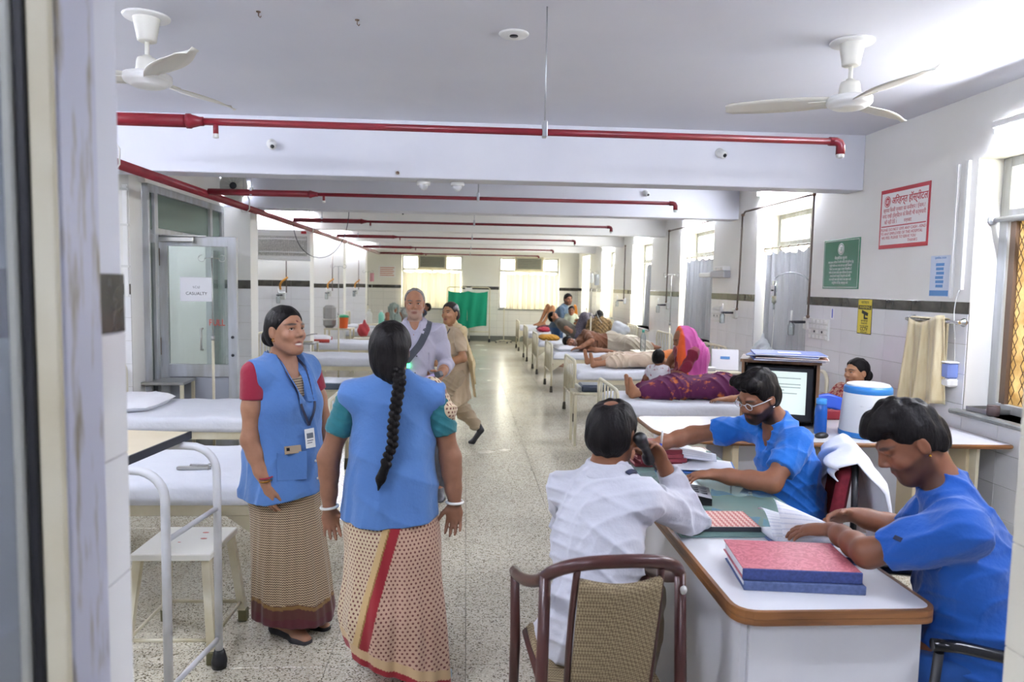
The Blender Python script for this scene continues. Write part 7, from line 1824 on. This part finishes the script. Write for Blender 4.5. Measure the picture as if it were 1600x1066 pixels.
# ================================================================ woman seated by the right wall
p = person('woman with a black hair bun in red, seated against the tiled right wall', None)
fw = un(A(-.9, -.3, 0)); 
J = dict(pel=A(3.02, 5.42, .50), che=A(3.03, 5.41, .72), nek=A(3.05, 5.41, .90), hed=A(3.035, 5.40, 1.03), fw=fw, shL=A(3.10, 5.26, .86), shR=A(3.0, 5.56, .86), elL=A(2.98, 5.17, .66), wrL=A(2.75, 5.17, .82), elR=A(2.85, 5.62, .68), wrR=A(2.65, 5.5, .70), hipL=A(3.0, 5.34, .48), hipR=A(2.98, 5.5, .48), knL=A(2.6, 5.3, .5), knR=A(2.6, 5.5, .5), anL=A(2.56, 5.3, .085), anR=A(2.56, 5.5, .085))
H = head_rot((-.97, -.22, .02))
full_body(J, .006, H, 'a87a5a', '8a5048', s=.92, parent=p, hs=.93, hands=[((J['wrL'], (-.6, 0, .6), (-.5, .6, -.3), (0, .6, .6)), dict(curl=.6, s=.9)), ((J['wrR'], (-1, 0, 0), (0, 0, -1), (0, -1, 0)), dict(curl=.4, s=.9))])
hair_cap(J['hed'], H, .93, .009, -.07, (.076, .08), (.0, -.02), parent=p, extra=bun, h=.005)
eyes(p, J['hed'], H, .93, (0, 0))
M_reds = mat('red_print_cloth', '8f1c2c', .85, noise=('c9a08c', 45, .75))
R = Rec(); torso(R, J, .022, s=.93); R.cone(J['pel'], A(2.6, 5.4, .46), .17, .15, .05); R.cone(A(2.6, 5.4, .46), A(2.56, 5.4, .1), .16, .17, .05); arm(R, J, 'L', .014, -.05, .75, s=.92); arm(R, J, 'R', .014, -.05, .75, s=.92); R.ell(J['nek'] + A(0, 0, .075), A(.06, .06, .07), None, .01, 'sub'); R.disp(wrinkle(.005, 22, 20, 18)); R.cut((0, 0, .06), (0, 0, -1)); R.build('sari', M_reds, .007, p)
bangle(p, J['wrL'] + A(.02, 0, -.02), (-.6, 0, .6), .028, mat('gold', 'b8862c', .25, 1), .004)
t = thing('plastic_chair', 'pale plastic chair under the woman by the right wall', 'chair', (3.0, 5.42, 0), PI / 2); MB().box(-.22, .22, -.22, .24, .38, .405, .01).build('seat', M_offw, t); MB().grid(lambda u, v: (-.2 + .4 * u, -.23 - .02 * v, .42 + .12 * v), 6, 4, True, .02).build('back_edge', M_offw, t)
for sx in (-1, 1):
    for sy in (-1, 1): MB().tube([(sx * .19, sy * .19, .38), (sx * .21, sy * .21, 0)], .016, 8).build('leg', M_offw, t)
t = thing('blue_bag', 'bright blue plastic folder leaning behind the blue bottle and the white container', 'folder', (2.62, 4.85, DZ), 0)
MB().grid(lambda u, v: (-.16 + .36 * u, .01 * math.sin(u * 9) + .03 * v, .06 + .10 * v + .02 * math.sin(u * 7)), 16, 6, True, .006).build('sleeve', mat('folder_blue', '1d4fc0', .35), t); MB().box(-.14, .18, -.02, .04, 0, .07, .01).build('box', mat('folder_box', '8a2230', .6), t)

# ================================================================ PATIENTS AND VISITORS DOWN THE WARD
def simple(label, J, H, skin, lip='7a4038', h=.008, s=.95, hands=(), **kw):
    p = person(label, None, 'patients and visitors down the ward'); full_body(J, h, H, skin, lip, s=s, parent=p, hs=s, hands=hands, **kw); return p
# patient under purple cloth on the nearest right bed: head to the right, feet to the aisle
J = dict(pel=A(2.42, 6.62, .74), che=A(2.72, 6.62, .75), nek=A(2.93, 6.62, .76), hed=A(3.06, 6.62, .78), fw=A(0, 0, 1), shL=A(2.87, 6.78, .74), shR=A(2.87, 6.45, .74), elL=A(2.6, 6.85, .70), wrL=A(2.4, 6.82, .70), elR=A(2.58, 6.36, .68), wrR=A(2.34, 6.33, .665),
         hipL=A(2.40, 6.70, .73), hipR=A(2.40, 6.54, .73), knL=A(1.98, 6.70, .74), knR=A(1.98, 6.56, .73), anL=A(1.60, 6.70, .69), anR=A(1.60, 6.58, .68), ftL=A(-.3, .1, 1), ftR=A(-.4, -.1, 1))
p = person('patient lying under purple flowered cloth on the nearest right-hand bed', None, 'patients and visitors down the ward')
R = Rec(); torso(R, J, 0, s=.9); R.cone(J['nek'], J['hed'], .05, .05, .03); H = head_rot((0, 0, 1), (1, 0, 0)); head(R, J['hed'], H, .9)
for q in 'LR':
    arm(R, J, q, s=.9); leg(R, J, q, s=.85); a = J['an' + q]; R.cone(a, a + A(-.045, 0, -.02), .032, .03, .02); R.cone(a + A(-.045, 0, -.02), a + A(-.075, .015 if q == 'L' else -.02, .13), .03, .022, .02); R.cone(a, a + A(-.05, 0, .06), .034, .026, .03)
hand(R, J['wrR'], A(-1, -.1, 0), A(0, 0, -1), A(0, 1, 0), .3, .9); hand(R, J['wrL'], A(-1, 0, 0), A(0, 0, -1), A(0, -1, 0), .3, .9)
R.build('body', M_skin, .007, p, face_col(J['hed'], H, .9, '9c6c4c', '7a4038'))
hair_cap(J['hed'], H, .9, .009, -.08, (.076, .08), (.0, -.02), parent=p, h=.008)
M_purp = mat('purple_flowered_cloth', '521640', .8, noise=('b5602c', 13, .88, (1, 1, 1), .11), bump=(60, .2, .004))
R = Rec(); torso(R, J, .02, s=.9); 
for q in 'LR': leg(R, J, q, .03, 0, 1.78, .08, s=.9)
R.cone(J['hipL'] * .5 + J['hipR'] * .5, J['knL'] * .5 + J['knR'] * .5, .10, .09, .08); R.cone(J['knL'] * .5 + J['knR'] * .5, A(1.72, 6.64, .68), .09, .07, .08)
arm(R, J, 'R', .014, 0, .6, s=.9); R.disp(wrinkle(.007, 26, 18, 10)); R.cut((0, 0, .62), (0, 0, -1)); R.cut((2.9, 0, 0), (1, 0, 0)); R.build('sari', M_purp, .008, p)
t = thing('bedsheet_bundle', 'dark maroon cloth bundle on the nearest right-hand bed', 'cloth', (0, 0, 0)); R = Rec(); R.ell(A(2.0, 6.92, .68), A(.22, .10, .07)); R.disp(wrinkle(.008, 24, 20, 20)); R.cut((0, 0, .625), (0, 0, -1)); R.build('cloth', cloth_mat('maroon_cloth', '6a1626'), .01, t)
# pink and orange veiled woman sitting on the far edge of that bed
p = person('woman under a pink and orange veil sitting on the nearest right-hand bed', None, 'patients and visitors down the ward')
J = dict(pel=A(2.24, 7.04, .73), che=A(2.21, 7.04, .93), nek=A(2.17, 7.03, 1.07), hed=A(2.135, 7.0, 1.155), fw=un(A(-.9, -.2, 0)), shL=A(2.22, 6.88, 1.03), shR=A(2.16, 7.2, 1.03), elL=A(2.10, 6.86, .82), wrL=A(1.95, 6.98, .80), elR=A(2.05, 7.22, .84), wrR=A(1.93, 7.08, .80), hipL=A(2.2, 6.96, .71), hipR=A(2.2, 7.12, .71), knL=A(1.85, 6.95, .74), knR=A(1.85, 7.15, .74), anL=A(1.9, 7.08, .67), anR=A(1.95, 7.1, .67))
H = head_rot((-.92, -.1, -.38)); full_body(J, .008, H, '8f5f42', '7a4038', s=.88, parent=p, hs=.9, hands=[((J['wrL'], (-.8, .4, 0), (0, .5, -.5), (0, .2, 1)), dict(curl=.5, s=.9)), ((J['wrR'], (-.8, -.4, 0), (0, -.5, -.5), (0, -.2, 1)), dict(curl=.5, s=.9))])
R = Rec(); torso(R, J, .02, s=.9); R.cone(J['pel'], A(1.86, 7.05, .70), .15, .11, .05); arm(R, J, 'L', .015, 0, .9, s=.9); R.disp(wrinkle(.005, 24, 20, 18)); R.cut((0, 0, .627), (0, 0, -1)); R.build('dress', cloth_mat('dark_red_dress', '7d1c34'), .008, p)
R = Rec(); R.ell(J['hed'] + A(.015, 0, .02), A(.115, .10, .115), None, .02); R.cone(J['hed'] + A(.05, 0, .0), A(2.28, 7.02, .98), .10, .15, .05); R.cone(A(2.28, 7.02, .98), A(2.30, 7.0, .70), .15, .15, .05, (A(1, 0, 0), .75)); R.cone(J['hed'] + A(.0, -.05, -.02), A(2.16, 6.88, .68), .07, .07, .05)
R.cut(J['hed'] + A(-.055, 0, 0), (-1, -.12, .1), .01, J['hed'] - .3, J['hed'] + .3); R.disp(wrinkle(.006, 40, 26, 6)); R.cut((0, 0, .64), (0, 0, -1))
pk_, og_ = np.array(srgb('c2559a')[:3]), np.array(srgb('dd5a24')[:3])
def vc(P):
    e = P[:, 0] - (2.075 + (1.2 - P[:, 2]) * .10) ; w = np.clip((.055 - e) / .012, 0, 1)[:, None]; return pk_ * (1 - w) + og_ * w
R.build('veil', cloth_mat('veil_cloth', 'c2559a', vcol=True), .007, p, vc)
# child beside her
p = person('small child with black hair in a white printed shirt, sitting before the veiled woman', None, 'patients and visitors down the ward')
J = dict(pel=A(1.88, 6.90, .69), che=A(1.885, 6.90, .80), nek=A(1.885, 6.90, .885), hed=A(1.88, 6.90, .975), fw=un(A(.5, .85, 0)), shL=A(1.81, 6.93, .865), shR=A(1.95, 6.87, .865), elL=A(1.78, 6.98, .77), wrL=A(1.85, 7.04, .74), elR=A(1.98, 6.93, .77), wrR=A(1.95, 7.02, .74), hipL=A(1.85, 6.94, .67), hipR=A(1.92, 6.9, .67), knL=A(1.80, 7.08, .69), knR=A(1.9, 7.08, .69), anL=A(1.82, 7.0, .655), anR=A(1.93, 7.0, .655))
H = head_rot((.45, .88, 0)); full_body(J, .007, H, '8a5a40', '7a4038', s=.52, parent=p, hs=.72, feet=False)
hair_cap(J['hed'], H, .72, .010, -.06, (.08, .07), (.0, -.01), parent=p, h=.006)
R = Rec(); torso(R, J, .014, s=.52); arm(R, J, 'L', .012, 0, .6, s=.52); arm(R, J, 'R', .012, 0, .6, s=.52); R.ell(J['nek'] + A(0, 0, .06), .045, None, .01, 'sub'); R.cut((0, 0, .665), (0, 0, -1)); R.build('shirt', mat('white_print_shirt', 'd6d4d8', .85, noise=('a86a7a', 38, .9, (1, 1, 1), .1)), .006, p)
# patient in pale trousers on the second bed, only legs and trunk in view
p = person('patient in pale trousers and an orange top lying on the second right-hand bed', None, 'patients and visitors down the ward')
J = dict(pel=A(2.42, 9.12, .73), che=A(2.70, 9.12, .75), nek=A(2.92, 9.12, .76), hed=A(3.05, 9.12, .79), fw=A(0, 0, 1), shL=A(2.86, 9.28, .74), shR=A(2.86, 8.96, .74), elL=A(2.6, 9.34, .7), wrL=A(2.4, 9.3, .72), elR=A(2.6, 8.9, .7), wrR=A(2.42, 8.95, .78), hipL=A(2.40, 9.2, .73), hipR=A(2.40, 9.04, .73), knL=A(2.0, 9.24, .74), knR=A(2.0, 9.02, .73), anL=A(1.62, 9.2, .70), anR=A(1.66, 9.0, .68))
R = Rec(); torso(R, J, 0, s=.93); R.cone(J['nek'], J['hed'], .05, .05, .03); H = head_rot((0, 0, 1), (1, 0, 0)); head(R, J['hed'], H, .93)
for q in 'LR':
    arm(R, J, q, s=.93); leg(R, J, q, s=.9); a = J['an' + q]; R.cone(a, a + A(-.045, 0, -.015), .034, .03, .02); R.cone(a + A(-.045, 0, -.015), a + A(-.08, .0, .13), .03, .024, .02)
R.build('body', M_skin, .008, p, face_col(J['hed'], H, .93, '9c6c4c', '7a4038')); hair_cap(J['hed'], H, .93, .009, -.07, (.076, .08), (.0, -.01), parent=p, h=.008)
R = Rec()
for q in 'LR': leg(R, J, q, .025, 0, 1.5, .05, s=.9)
R.ell(J['pel'], A(.13, .15, .10), None, .05); R.disp(wrinkle(.006, 26, 20, 10)); R.cut((0, 0, .63), (0, 0, -1)); R.build('trousers', cloth_mat('pale_print_trousers', 'c9b8a0', 'b59a86'), .008, p)
R = Rec(); torso(R, J, .022, s=.95); R.cut((2.5, 0, 0), (-1, 0, 0)); R.disp(wrinkle(.005, 26, 20, 10)); R.cut((0, 0, .63), (0, 0, -1)); R.build('shirt', cloth_mat('orange_shirt', 'd07a30', 'b8662a'), .008, p)
t = thing('magenta_cloth', 'long magenta cloth lying across the second right-hand bed', 'cloth', (0, 0, 0)); R = Rec(); R.cone(A(1.95, 9.42, .66), A(2.7, 9.40, .74), .05, .09, .04); R.disp(wrinkle(.01, 18, 24, 20)); R.cut((0, 0, .63), (0, 0, -1)); R.build('cloth', cloth_mat('magenta_cloth', 'a51f66'), .01, t)
# man in brown shirt asleep on the third bed, head to the aisle
p = person('patient in a brown shirt asleep on his side on the third right-hand bed', None, 'patients and visitors down the ward')
J = dict(pel=A(2.30, 11.50, .76), che=A(2.02, 11.46, .78), nek=A(1.83, 11.44, .78), hed=A(1.66, 11.40, .765), fw=un(A(0, -1, 0)), shL=A(1.92, 11.44, .90), shR=A(1.86, 11.42, .68), elL=A(1.98, 11.22, .80), wrL=A(1.78, 11.15, .70), elR=A(2.05, 11.2, .66), wrR=A(2.28, 11.16, .65), hipL=A(2.34, 11.5, .84), hipR=A(2.34, 11.5, .70), knL=A(2.62, 11.25, .78), knR=A(2.68, 11.3, .68), anL=A(2.98, 11.42, .74), anR=A(3.02, 11.4, .68), ftL=A(.5, -.6, .2), ftR=A(.5, -.6, .1))
H = head_rot((.05, -1, .12), (-.85, 0, .5)); full_body(J, .008, H, '8f6044', '7a4038', parent=p, hs=.97, beard=('1d1410', .6, .9), hands=[((J['wrR'], (1, -.2, -.05), (0, 0, -1), (0, 1, 0)), dict(curl=.4)), ((J['wrL'], (-1, -.1, -.1), (0, 0, -1), (0, 1, 0)), dict(curl=.4))])
hair_cap(J['hed'], H, .97, .012, -.07, (.085, .07), (.01, -.01), parent=p, h=.007)
R = Rec(); torso(R, J, .024, w=.95); arm(R, J, 'L', .02, -.05, .9); arm(R, J, 'R', .02, -.05, .6); R.ell(J['nek'] + A(-.09, 0, 0), .07, None, .01, 'sub'); R.disp(wrinkle(.005, 22, 20, 18)); R.cut((0, 0, .63), (0, 0, -1)); R.cut((2.27, 0, 0), (1, 0, 0)); R.build('shirt', cloth_mat('brown_shirt', '6d4328', '5c3720'), .008, p)
R = Rec(); 
for q in 'LR': leg(R, J, q, .028, 0, 1.8, .05)
R.ell(J['pel'], A(.13, .14, .15), None, .05); R.disp(wrinkle(.006, 22, 20, 18)); R.cut((0, 0, .63), (0, 0, -1)); R.cut((2.2, 0, 0), (-1, 0, 0)); R.build('trousers', cloth_mat('pale_grey_trousers', 'b5ab98', 'a79c88'), .008, p)
# woman in brown shawl seen from behind, sitting on the fourth bed
p = person('woman in a brown checked shawl seen from behind, sitting on the fourth right-hand bed', None, 'patients and visitors down the ward')
J = dict(pel=A(2.55, 13.6, .72), che=A(2.54, 13.6, .90), nek=A(2.54, 13.62, 1.02), hed=A(2.55, 13.64, 1.10), fw=A(0, 1, 0), shL=A(2.38, 13.6, .98), shR=A(2.70, 13.6, .98), elL=A(2.34, 13.7, .78), wrL=A(2.45, 13.85, .75), elR=A(2.78, 13.68, .78), wrR=A(2.75, 13.85, .78), hipL=A(2.47, 13.65, .71), hipR=A(2.62, 13.65, .71), knL=A(2.3, 13.95, .72), knR=A(2.75, 13.95, .72), anL=A(2.55, 13.9, .68), anR=A(2.55, 13.98, .68))
H = head_rot((.3, 1, 0)); full_body(J, .01, H, '8a5a40', '7a4038', s=.9, parent=p, hs=.92, feet=False); hair_cap(J['hed'], H, .92, .012, -.1, (.07, .07), (-.0, -.03), parent=p, extra=bun, h=.008)
R = Rec(); torso(R, J, .03, s=.92); R.cone(J['nek'] + A(0, -.03, .0), J['pel'] + A(0, -.04, 0), .1, .17, .06); arm(R, J, 'L', .03, 0, 1, s=.92); arm(R, J, 'R', .03, 0, 1, s=.92); R.cone(J['pel'], A(2.8, 13.7, .68), .12, .08, .05); R.disp(wrinkle(.006, 28, 20, 20)); R.cut((0, 0, .627), (0, 0, -1)); R.build('shawl', mat('brown_check_shawl', '5c4a30', .9, noise=('8a6f48', 24, .8)), .009, p)
# patient with raised dark-trousered knees on the fourth bed
p = person('patient in dark striped trousers with raised knees on the fourth right-hand bed', None, 'patients and visitors down the ward')
J = dict(pel=A(2.12, 14.0, .74), che=A(1.90, 14.05, .86), nek=A(1.74, 14.1, .98), hed=A(1.66, 14.12, 1.05), fw=A(1, 0, 0), shL=A(1.78, 14.26, .93), shR=A(1.78, 13.95, .93), elL=A(2.0, 14.3, .78), wrL=A(2.2, 14.2, .85), elR=A(2.0, 13.9, .78), wrR=A(2.2, 14.0, .85), hipL=A(2.12, 14.1, .74), hipR=A(2.12, 13.93, .74), knL=A(2.36, 14.08, 1.06), knR=A(2.24, 13.9, 1.08), anL=A(2.62, 14.1, .69), anR=A(2.42, 13.86, .69))
J = {k: (v * A(1, 1, 1) + (A(.06, 0, 0) if k != 'fw' else 0)) for k, v in J.items()}
H = head_rot((.5, -.3, .5)); full_body(J, .01, H, '8f6044', '7a4038', s=.92, parent=p, hs=.92); hair_cap(J['hed'], H, .92, .012, -.07, (.08, .075), (.0, -.02), parent=p, h=.008)
R = Rec()
for q in 'LR': leg(R, J, q, .024, 0, 1.9, .04, s=.95)
R.ell(J['pel'], A(.14, .15, .11), None, .05); R.cut((0, 0, .63), (0, 0, -1)); R.build('trousers', mat('dark_striped_trousers', '2f2a36', .85, noise=('6a6470', 30, .8, (14, 1, 1))), .009, p)
R = Rec(); torso(R, J, .025, s=.93); R.ell(J['nek'] + A(-.04, 0, .07), .06, None, .01, 'sub'); R.cut((0, 0, .63), (0, 0, -1)); R.build('shirt', cloth_mat('olive_shirt', '4f4a3e'), .009, p)
# man in a grey-blue shirt bending over with a child
p = person('man in a grey-blue shirt bending over the fifth right-hand bed', None, 'patients and visitors down the ward')
J = dict(pel=A(1.88, 14.8, .80), che=A(1.95, 14.78, 1.06), nek=A(2.03, 14.77, 1.24), hed=A(2.10, 14.75, 1.385), fw=un(A(.9, -.4, 0)), shL=A(2.07, 14.92, 1.18), shR=A(1.94, 14.62, 1.18), elL=A(2.16, 14.95, .98), wrL=A(2.3, 14.8, 1.0), elR=A(1.98, 14.5, .96), wrR=A(2.2, 14.45, .98), hipL=A(1.92, 14.88, .78), hipR=A(1.85, 14.72, .78), knL=A(1.95, 14.87, .43), knR=A(1.87, 14.72, .43), anL=A(1.92, 14.9, .085), anR=A(1.84, 14.74, .085))
H = head_rot((.25, -.95, 0)); full_body(J, .009, H, '8f6044', '7a4038', parent=p, hs=1.0, hands=[((J['wrR'], (1, .1, 0), (0, 0, 1), (0, -1, 0)), dict(curl=.3)), ((J['wrL'], (1, -.2, 0), (0, -1, 0), (0, 0, 1)), dict(curl=.3))], beard=('1d1410', .5, .9))
hair_cap(J['hed'], H, 1.0, .014, -.07, (.085, .075), (.015, -.01), parent=p, h=.008)
R = Rec(); torso(R, J, .026); arm(R, J, 'L', .02, -.05, .85); arm(R, J, 'R', .02, -.05, .85); R.cone(J['pel'], J['pel'] + A(0, 0, -.06), .16, .165, .05); R.ell(J['nek'] + A(.03, 0, .08), .068, None, .01, 'sub'); R.disp(wrinkle(.004, 22, 20, 18)); R.cut((0, 0, .80), (0, 0, -1)); R.build('shirt', cloth_mat('greyblue_shirt', '55697a', '4a5e70'), .009, p)
R = Rec(); 
for q in 'LR': leg(R, J, q, .022, 0, 1.95, .05)
R.ell(J['pel'], A(.15, .14, .12), None, .05); R.cut((0, 0, .86), (0, 0, 1)); R.build('jeans', cloth_mat('blue_jeans', '3a5a86'), .01, p)
p = person('child in a pale top held by the man in the grey-blue shirt', None, 'patients and visitors down the ward')
J = dict(pel=A(2.13, 14.50, .84), che=A(2.13, 14.50, .99), nek=A(2.13, 14.49, 1.08), hed=A(2.13, 14.47, 1.165), fw=A(0, -1, 0), shL=A(2.22, 14.5, 1.05), shR=A(2.04, 14.5, 1.05), elL=A(2.27, 14.45, .95), wrL=A(2.22, 14.38, .88), elR=A(2.0, 14.45, .95), wrR=A(2.05, 14.38, .88), hipL=A(2.18, 14.5, .8), hipR=A(2.08, 14.5, .8), knL=A(2.2, 14.36, .74), knR=A(2.06, 14.36, .74), anL=A(2.2, 14.4, .66), anR=A(2.06, 14.4, .66))
H = head_rot((-.2, -1, 0)); full_body(J, .009, H, '8a5a40', '7a4038', s=.62, parent=p, hs=.8); hair_cap(J['hed'], H, .8, .010, -.06, (.08, .07), (.0, -.01), parent=p, h=.008)
R = Rec(); torso(R, J, .016, s=.64); arm(R, J, 'L', .014, 0, .8, s=.62); arm(R, J, 'R', .014, 0, .8, s=.62); R.ell(J['nek'] + A(0, 0, .06), .05, None, .01, 'sub'); R.build('top', cloth_mat('pale_green_top', 'b9c0a6'), .008, p)
R = Rec()
for q in 'LR': leg(R, J, q, .014, 0, 1.8, .03, s=.62)
R.ell(J['pel'], .09, None, .04); R.build('shorts', cloth_mat('dark_green_shorts', '2f3a34'), .009, p)
# patient with bare raised legs on the farthest bed
p = person('patient with bare raised legs on the farthest right-hand bed', None, 'patients and visitors down the ward')
J = dict(pel=A(2.35, 18.5, .74), che=A(2.65, 18.5, .75), nek=A(2.88, 18.5, .76), hed=A(3.02, 18.5, .79), fw=A(0, 0, 1), shL=A(2.82, 18.66, .74), shR=A(2.82, 18.34, .74), elL=A(2.6, 18.7, .7), wrL=A(2.4, 18.66, .72), elR=A(2.6, 18.3, .7), wrR=A(2.4, 18.32, .72), hipL=A(2.32, 18.58, .74), hipR=A(2.32, 18.42, .74), knL=A(2.12, 18.58, 1.13), knR=A(2.22, 18.42, 1.10), anL=A(1.93, 18.58, .71), anR=A(2.0, 18.42, .71), ftL=A(-1, 0, 0), ftR=A(-1, 0, 0))
H = head_rot((0, 0, 1), (1, 0, 0)); full_body(J, .01, H, 'a8744e', '7a4038', parent=p, s=.93, hs=.93); hair_cap(J['hed'], H, .93, .01, -.07, (.08, .075), (.0, -.02), parent=p, h=.01)
R = Rec(); torso(R, J, .025, s=.93); R.disp(wrinkle(.006, 22, 20, 10)); R.cut((0, 0, .63), (0, 0, -1)); R.build('gown', cloth_mat('dull_maroon_gown', '4a3a3e'), .01, p)
for lab, c_, r_, m_ in (('red folded cloth on the fifth right-hand bed', A(1.75, 16.0, .68), A(.16, .14, .06), cloth_mat('crimson_cloth', 'b01f3c')), ('dark maroon blanket heap on the fifth right-hand bed', A(1.85, 16.3, .69), A(.25, .14, .08), cloth_mat('maroon_blanket', '4f1c26')), ('mustard cloth on the fourth right-hand bed by the aisle', A(1.62, 13.55, .67), A(.14, .1, .05), MATS['mustard_cloth'])):
    t = thing('folded_cloth', lab, 'cloth'); R = Rec(); R.ell(c_, r_); R.disp(wrinkle(.008, 30, 26, 20)); R.cut((0, 0, .627), (0, 0, -1)); R.build('cloth', m_, .01, t)
# left side, far beds
p = person('patient wrapped in a grey-green veil sitting on a far left-hand bed', None, 'patients and visitors down the ward'); p.location.y = .3
J = dict(pel=A(-1.55, 15.5, .72), che=A(-1.55, 15.48, .90), nek=A(-1.55, 15.46, 1.02), hed=A(-1.55, 15.42, 1.10), fw=un(A(.6, -.8, 0)), shL=A(-1.42, 15.58, .98), shR=A(-1.68, 15.38, .98), elL=A(-1.38, 15.5, .78), wrL=A(-1.45, 15.3, .74), elR=A(-1.66, 15.3, .78), wrR=A(-1.5, 15.25, .74), hipL=A(-1.5, 15.52, .71), hipR=A(-1.6, 15.46, .71), knL=A(-1.35, 15.3, .74), knR=A(-1.5, 15.22, .74), anL=A(-1.5, 15.3, .68), anR=A(-1.55, 15.36, .68))
H = head_rot((.7, -.6, -.3)); full_body(J, .01, H, '8f6044', '7a4038', s=.9, parent=p, hs=.9, feet=False)
R = Rec(); R.ell(J['hed'] + A(0, .02, .02), A(.11, .11, .115)); R.cone(J['hed'], J['pel'] + A(0, .02, .05), .10, .2, .05); R.cone(J['pel'], A(-1.42, 15.3, .68), .17, .12, .05); R.ell(J['hed'] + H @ A(0, .1, -.01), A(.05, .05, .07), None, .02, 'sub'); R.disp(wrinkle(.009, 30, 24, 8)); R.cut((0, 0, .627), (0, 0, -1)); R.build('veil', cloth_mat('greygreen_veil', '8d9a92', '7c8a82'), .01, p)
p = person('person in a white striped shirt with black hair, behind the grey-haired man', None, 'patients and visitors down the ward'); p.location.y = .2
J = dict(pel=A(-1.18, 15.75, .72), che=A(-1.18, 15.75, .93), nek=A(-1.19, 15.75, 1.09), hed=A(-1.21, 15.74, 1.21), fw=A(-.4, .9, 0), shL=A(-1.34, 15.68, 1.03), shR=A(-1.02, 15.82, 1.03), elL=A(-1.38, 15.8, .8), wrL=A(-1.3, 15.95, .75), elR=A(-1.0, 15.9, .8), wrR=A(-1.05, 16.0, .75), hipL=A(-1.25, 15.75, .71), hipR=A(-1.1, 15.75, .71), knL=A(-1.3, 15.95, .72), knR=A(-1.15, 16.0, .72), anL=A(-1.25, 15.9, .68), anR=A(-1.12, 15.9, .68))
H = head_rot((-.4, .9, 0)); full_body(J, .01, H, '7a4d36', '7a4038', s=.93, parent=p, hs=.95, feet=False); hair_cap(J['hed'], H, .95, .012, -.07, (.08, .075), (.0, -.02), parent=p, h=.009)
R = Rec(); torso(R, J, .025); arm(R, J, 'L', .02, -.05, .8); arm(R, J, 'R', .02, -.05, .8); R.ell(J['nek'] + A(0, 0, .08), .065, None, .01, 'sub'); R.disp(wrinkle(.004, 22, 20, 18)); R.cut((0, 0, .63), (0, 0, -1)); R.build('shirt', mat('striped_shirt', 'b9bcb8', .85, noise=('8a908c', 20, .8, (10, 10, 1))), .01, p)
p = person('person in a dark top with a raised hand on the far left-hand bed', None, 'patients and visitors down the ward'); p.location.y = -.05; p.location.x = -.2
J = dict(pel=A(-1.05, 18.0, .72), che=A(-.95, 18.0, .87), nek=A(-.85, 18.0, .99), hed=A(-.76, 17.98, 1.07), fw=A(-.5, -.6, .6), shL=A(-.8, 17.85, .94), shR=A(-.88, 18.18, .94), elL=A(-.95, 17.75, 1.0), wrL=A(-.92, 17.85, 1.15), elR=A(-1.0, 18.25, .8), wrR=A(-1.15, 18.15, .78), hipL=A(-1.1, 17.92, .71), hipR=A(-1.1, 18.08, .71), knL=A(-1.5, 17.9, .74), knR=A(-1.5, 18.1, .74), anL=A(-1.85, 17.9, .70), anR=A(-1.85, 18.1, .70))
H = head_rot((-.75, -.45, .35)); full_body(J, .01, H, '7a4d36', '7a4038', s=.93, parent=p, hs=.95, feet=False, hands=[((J['wrL'], (.2, .1, 1), (1, 0, 0), (0, -1, 0)), dict(curl=.3))]); hair_cap(J['hed'], H, .95, .012, -.07, (.08, .075), (.0, -.02), parent=p, h=.009)
R = Rec(); torso(R, J, .025); arm(R, J, 'R', .02, -.05, .8); R.ell(J['nek'] + A(.05, 0, .07), .065, None, .01, 'sub'); R.cut((0, 0, .63), (0, 0, -1)); R.build('top', cloth_mat('navy_top', '2c3446'), .01, p)
R = Rec()
for q in 'LR': leg(R, J, q, .025, 0, 1.9, .05)
R.cut((0, 0, .63), (0, 0, -1)); R.build('trousers', cloth_mat('grey_trousers', '6f6f74'), .01, p)
# ================================================================ turn lettering into plain meshes
bpy.context.view_layer.update()
dg = bpy.context.evaluated_depsgraph_get()
for o in [o for o in bpy.data.objects if o.type == 'FONT']:
    me = bpy.data.meshes.new_from_object(o.evaluated_get(dg), depsgraph=dg)
    n = bpy.data.objects.new('glyph', me); COL.objects.link(n); n.parent = o.parent; n.matrix_local = o.matrix_local.copy()
    nm = o.name.split('.')[0]; bpy.data.objects.remove(o); n.name = nm
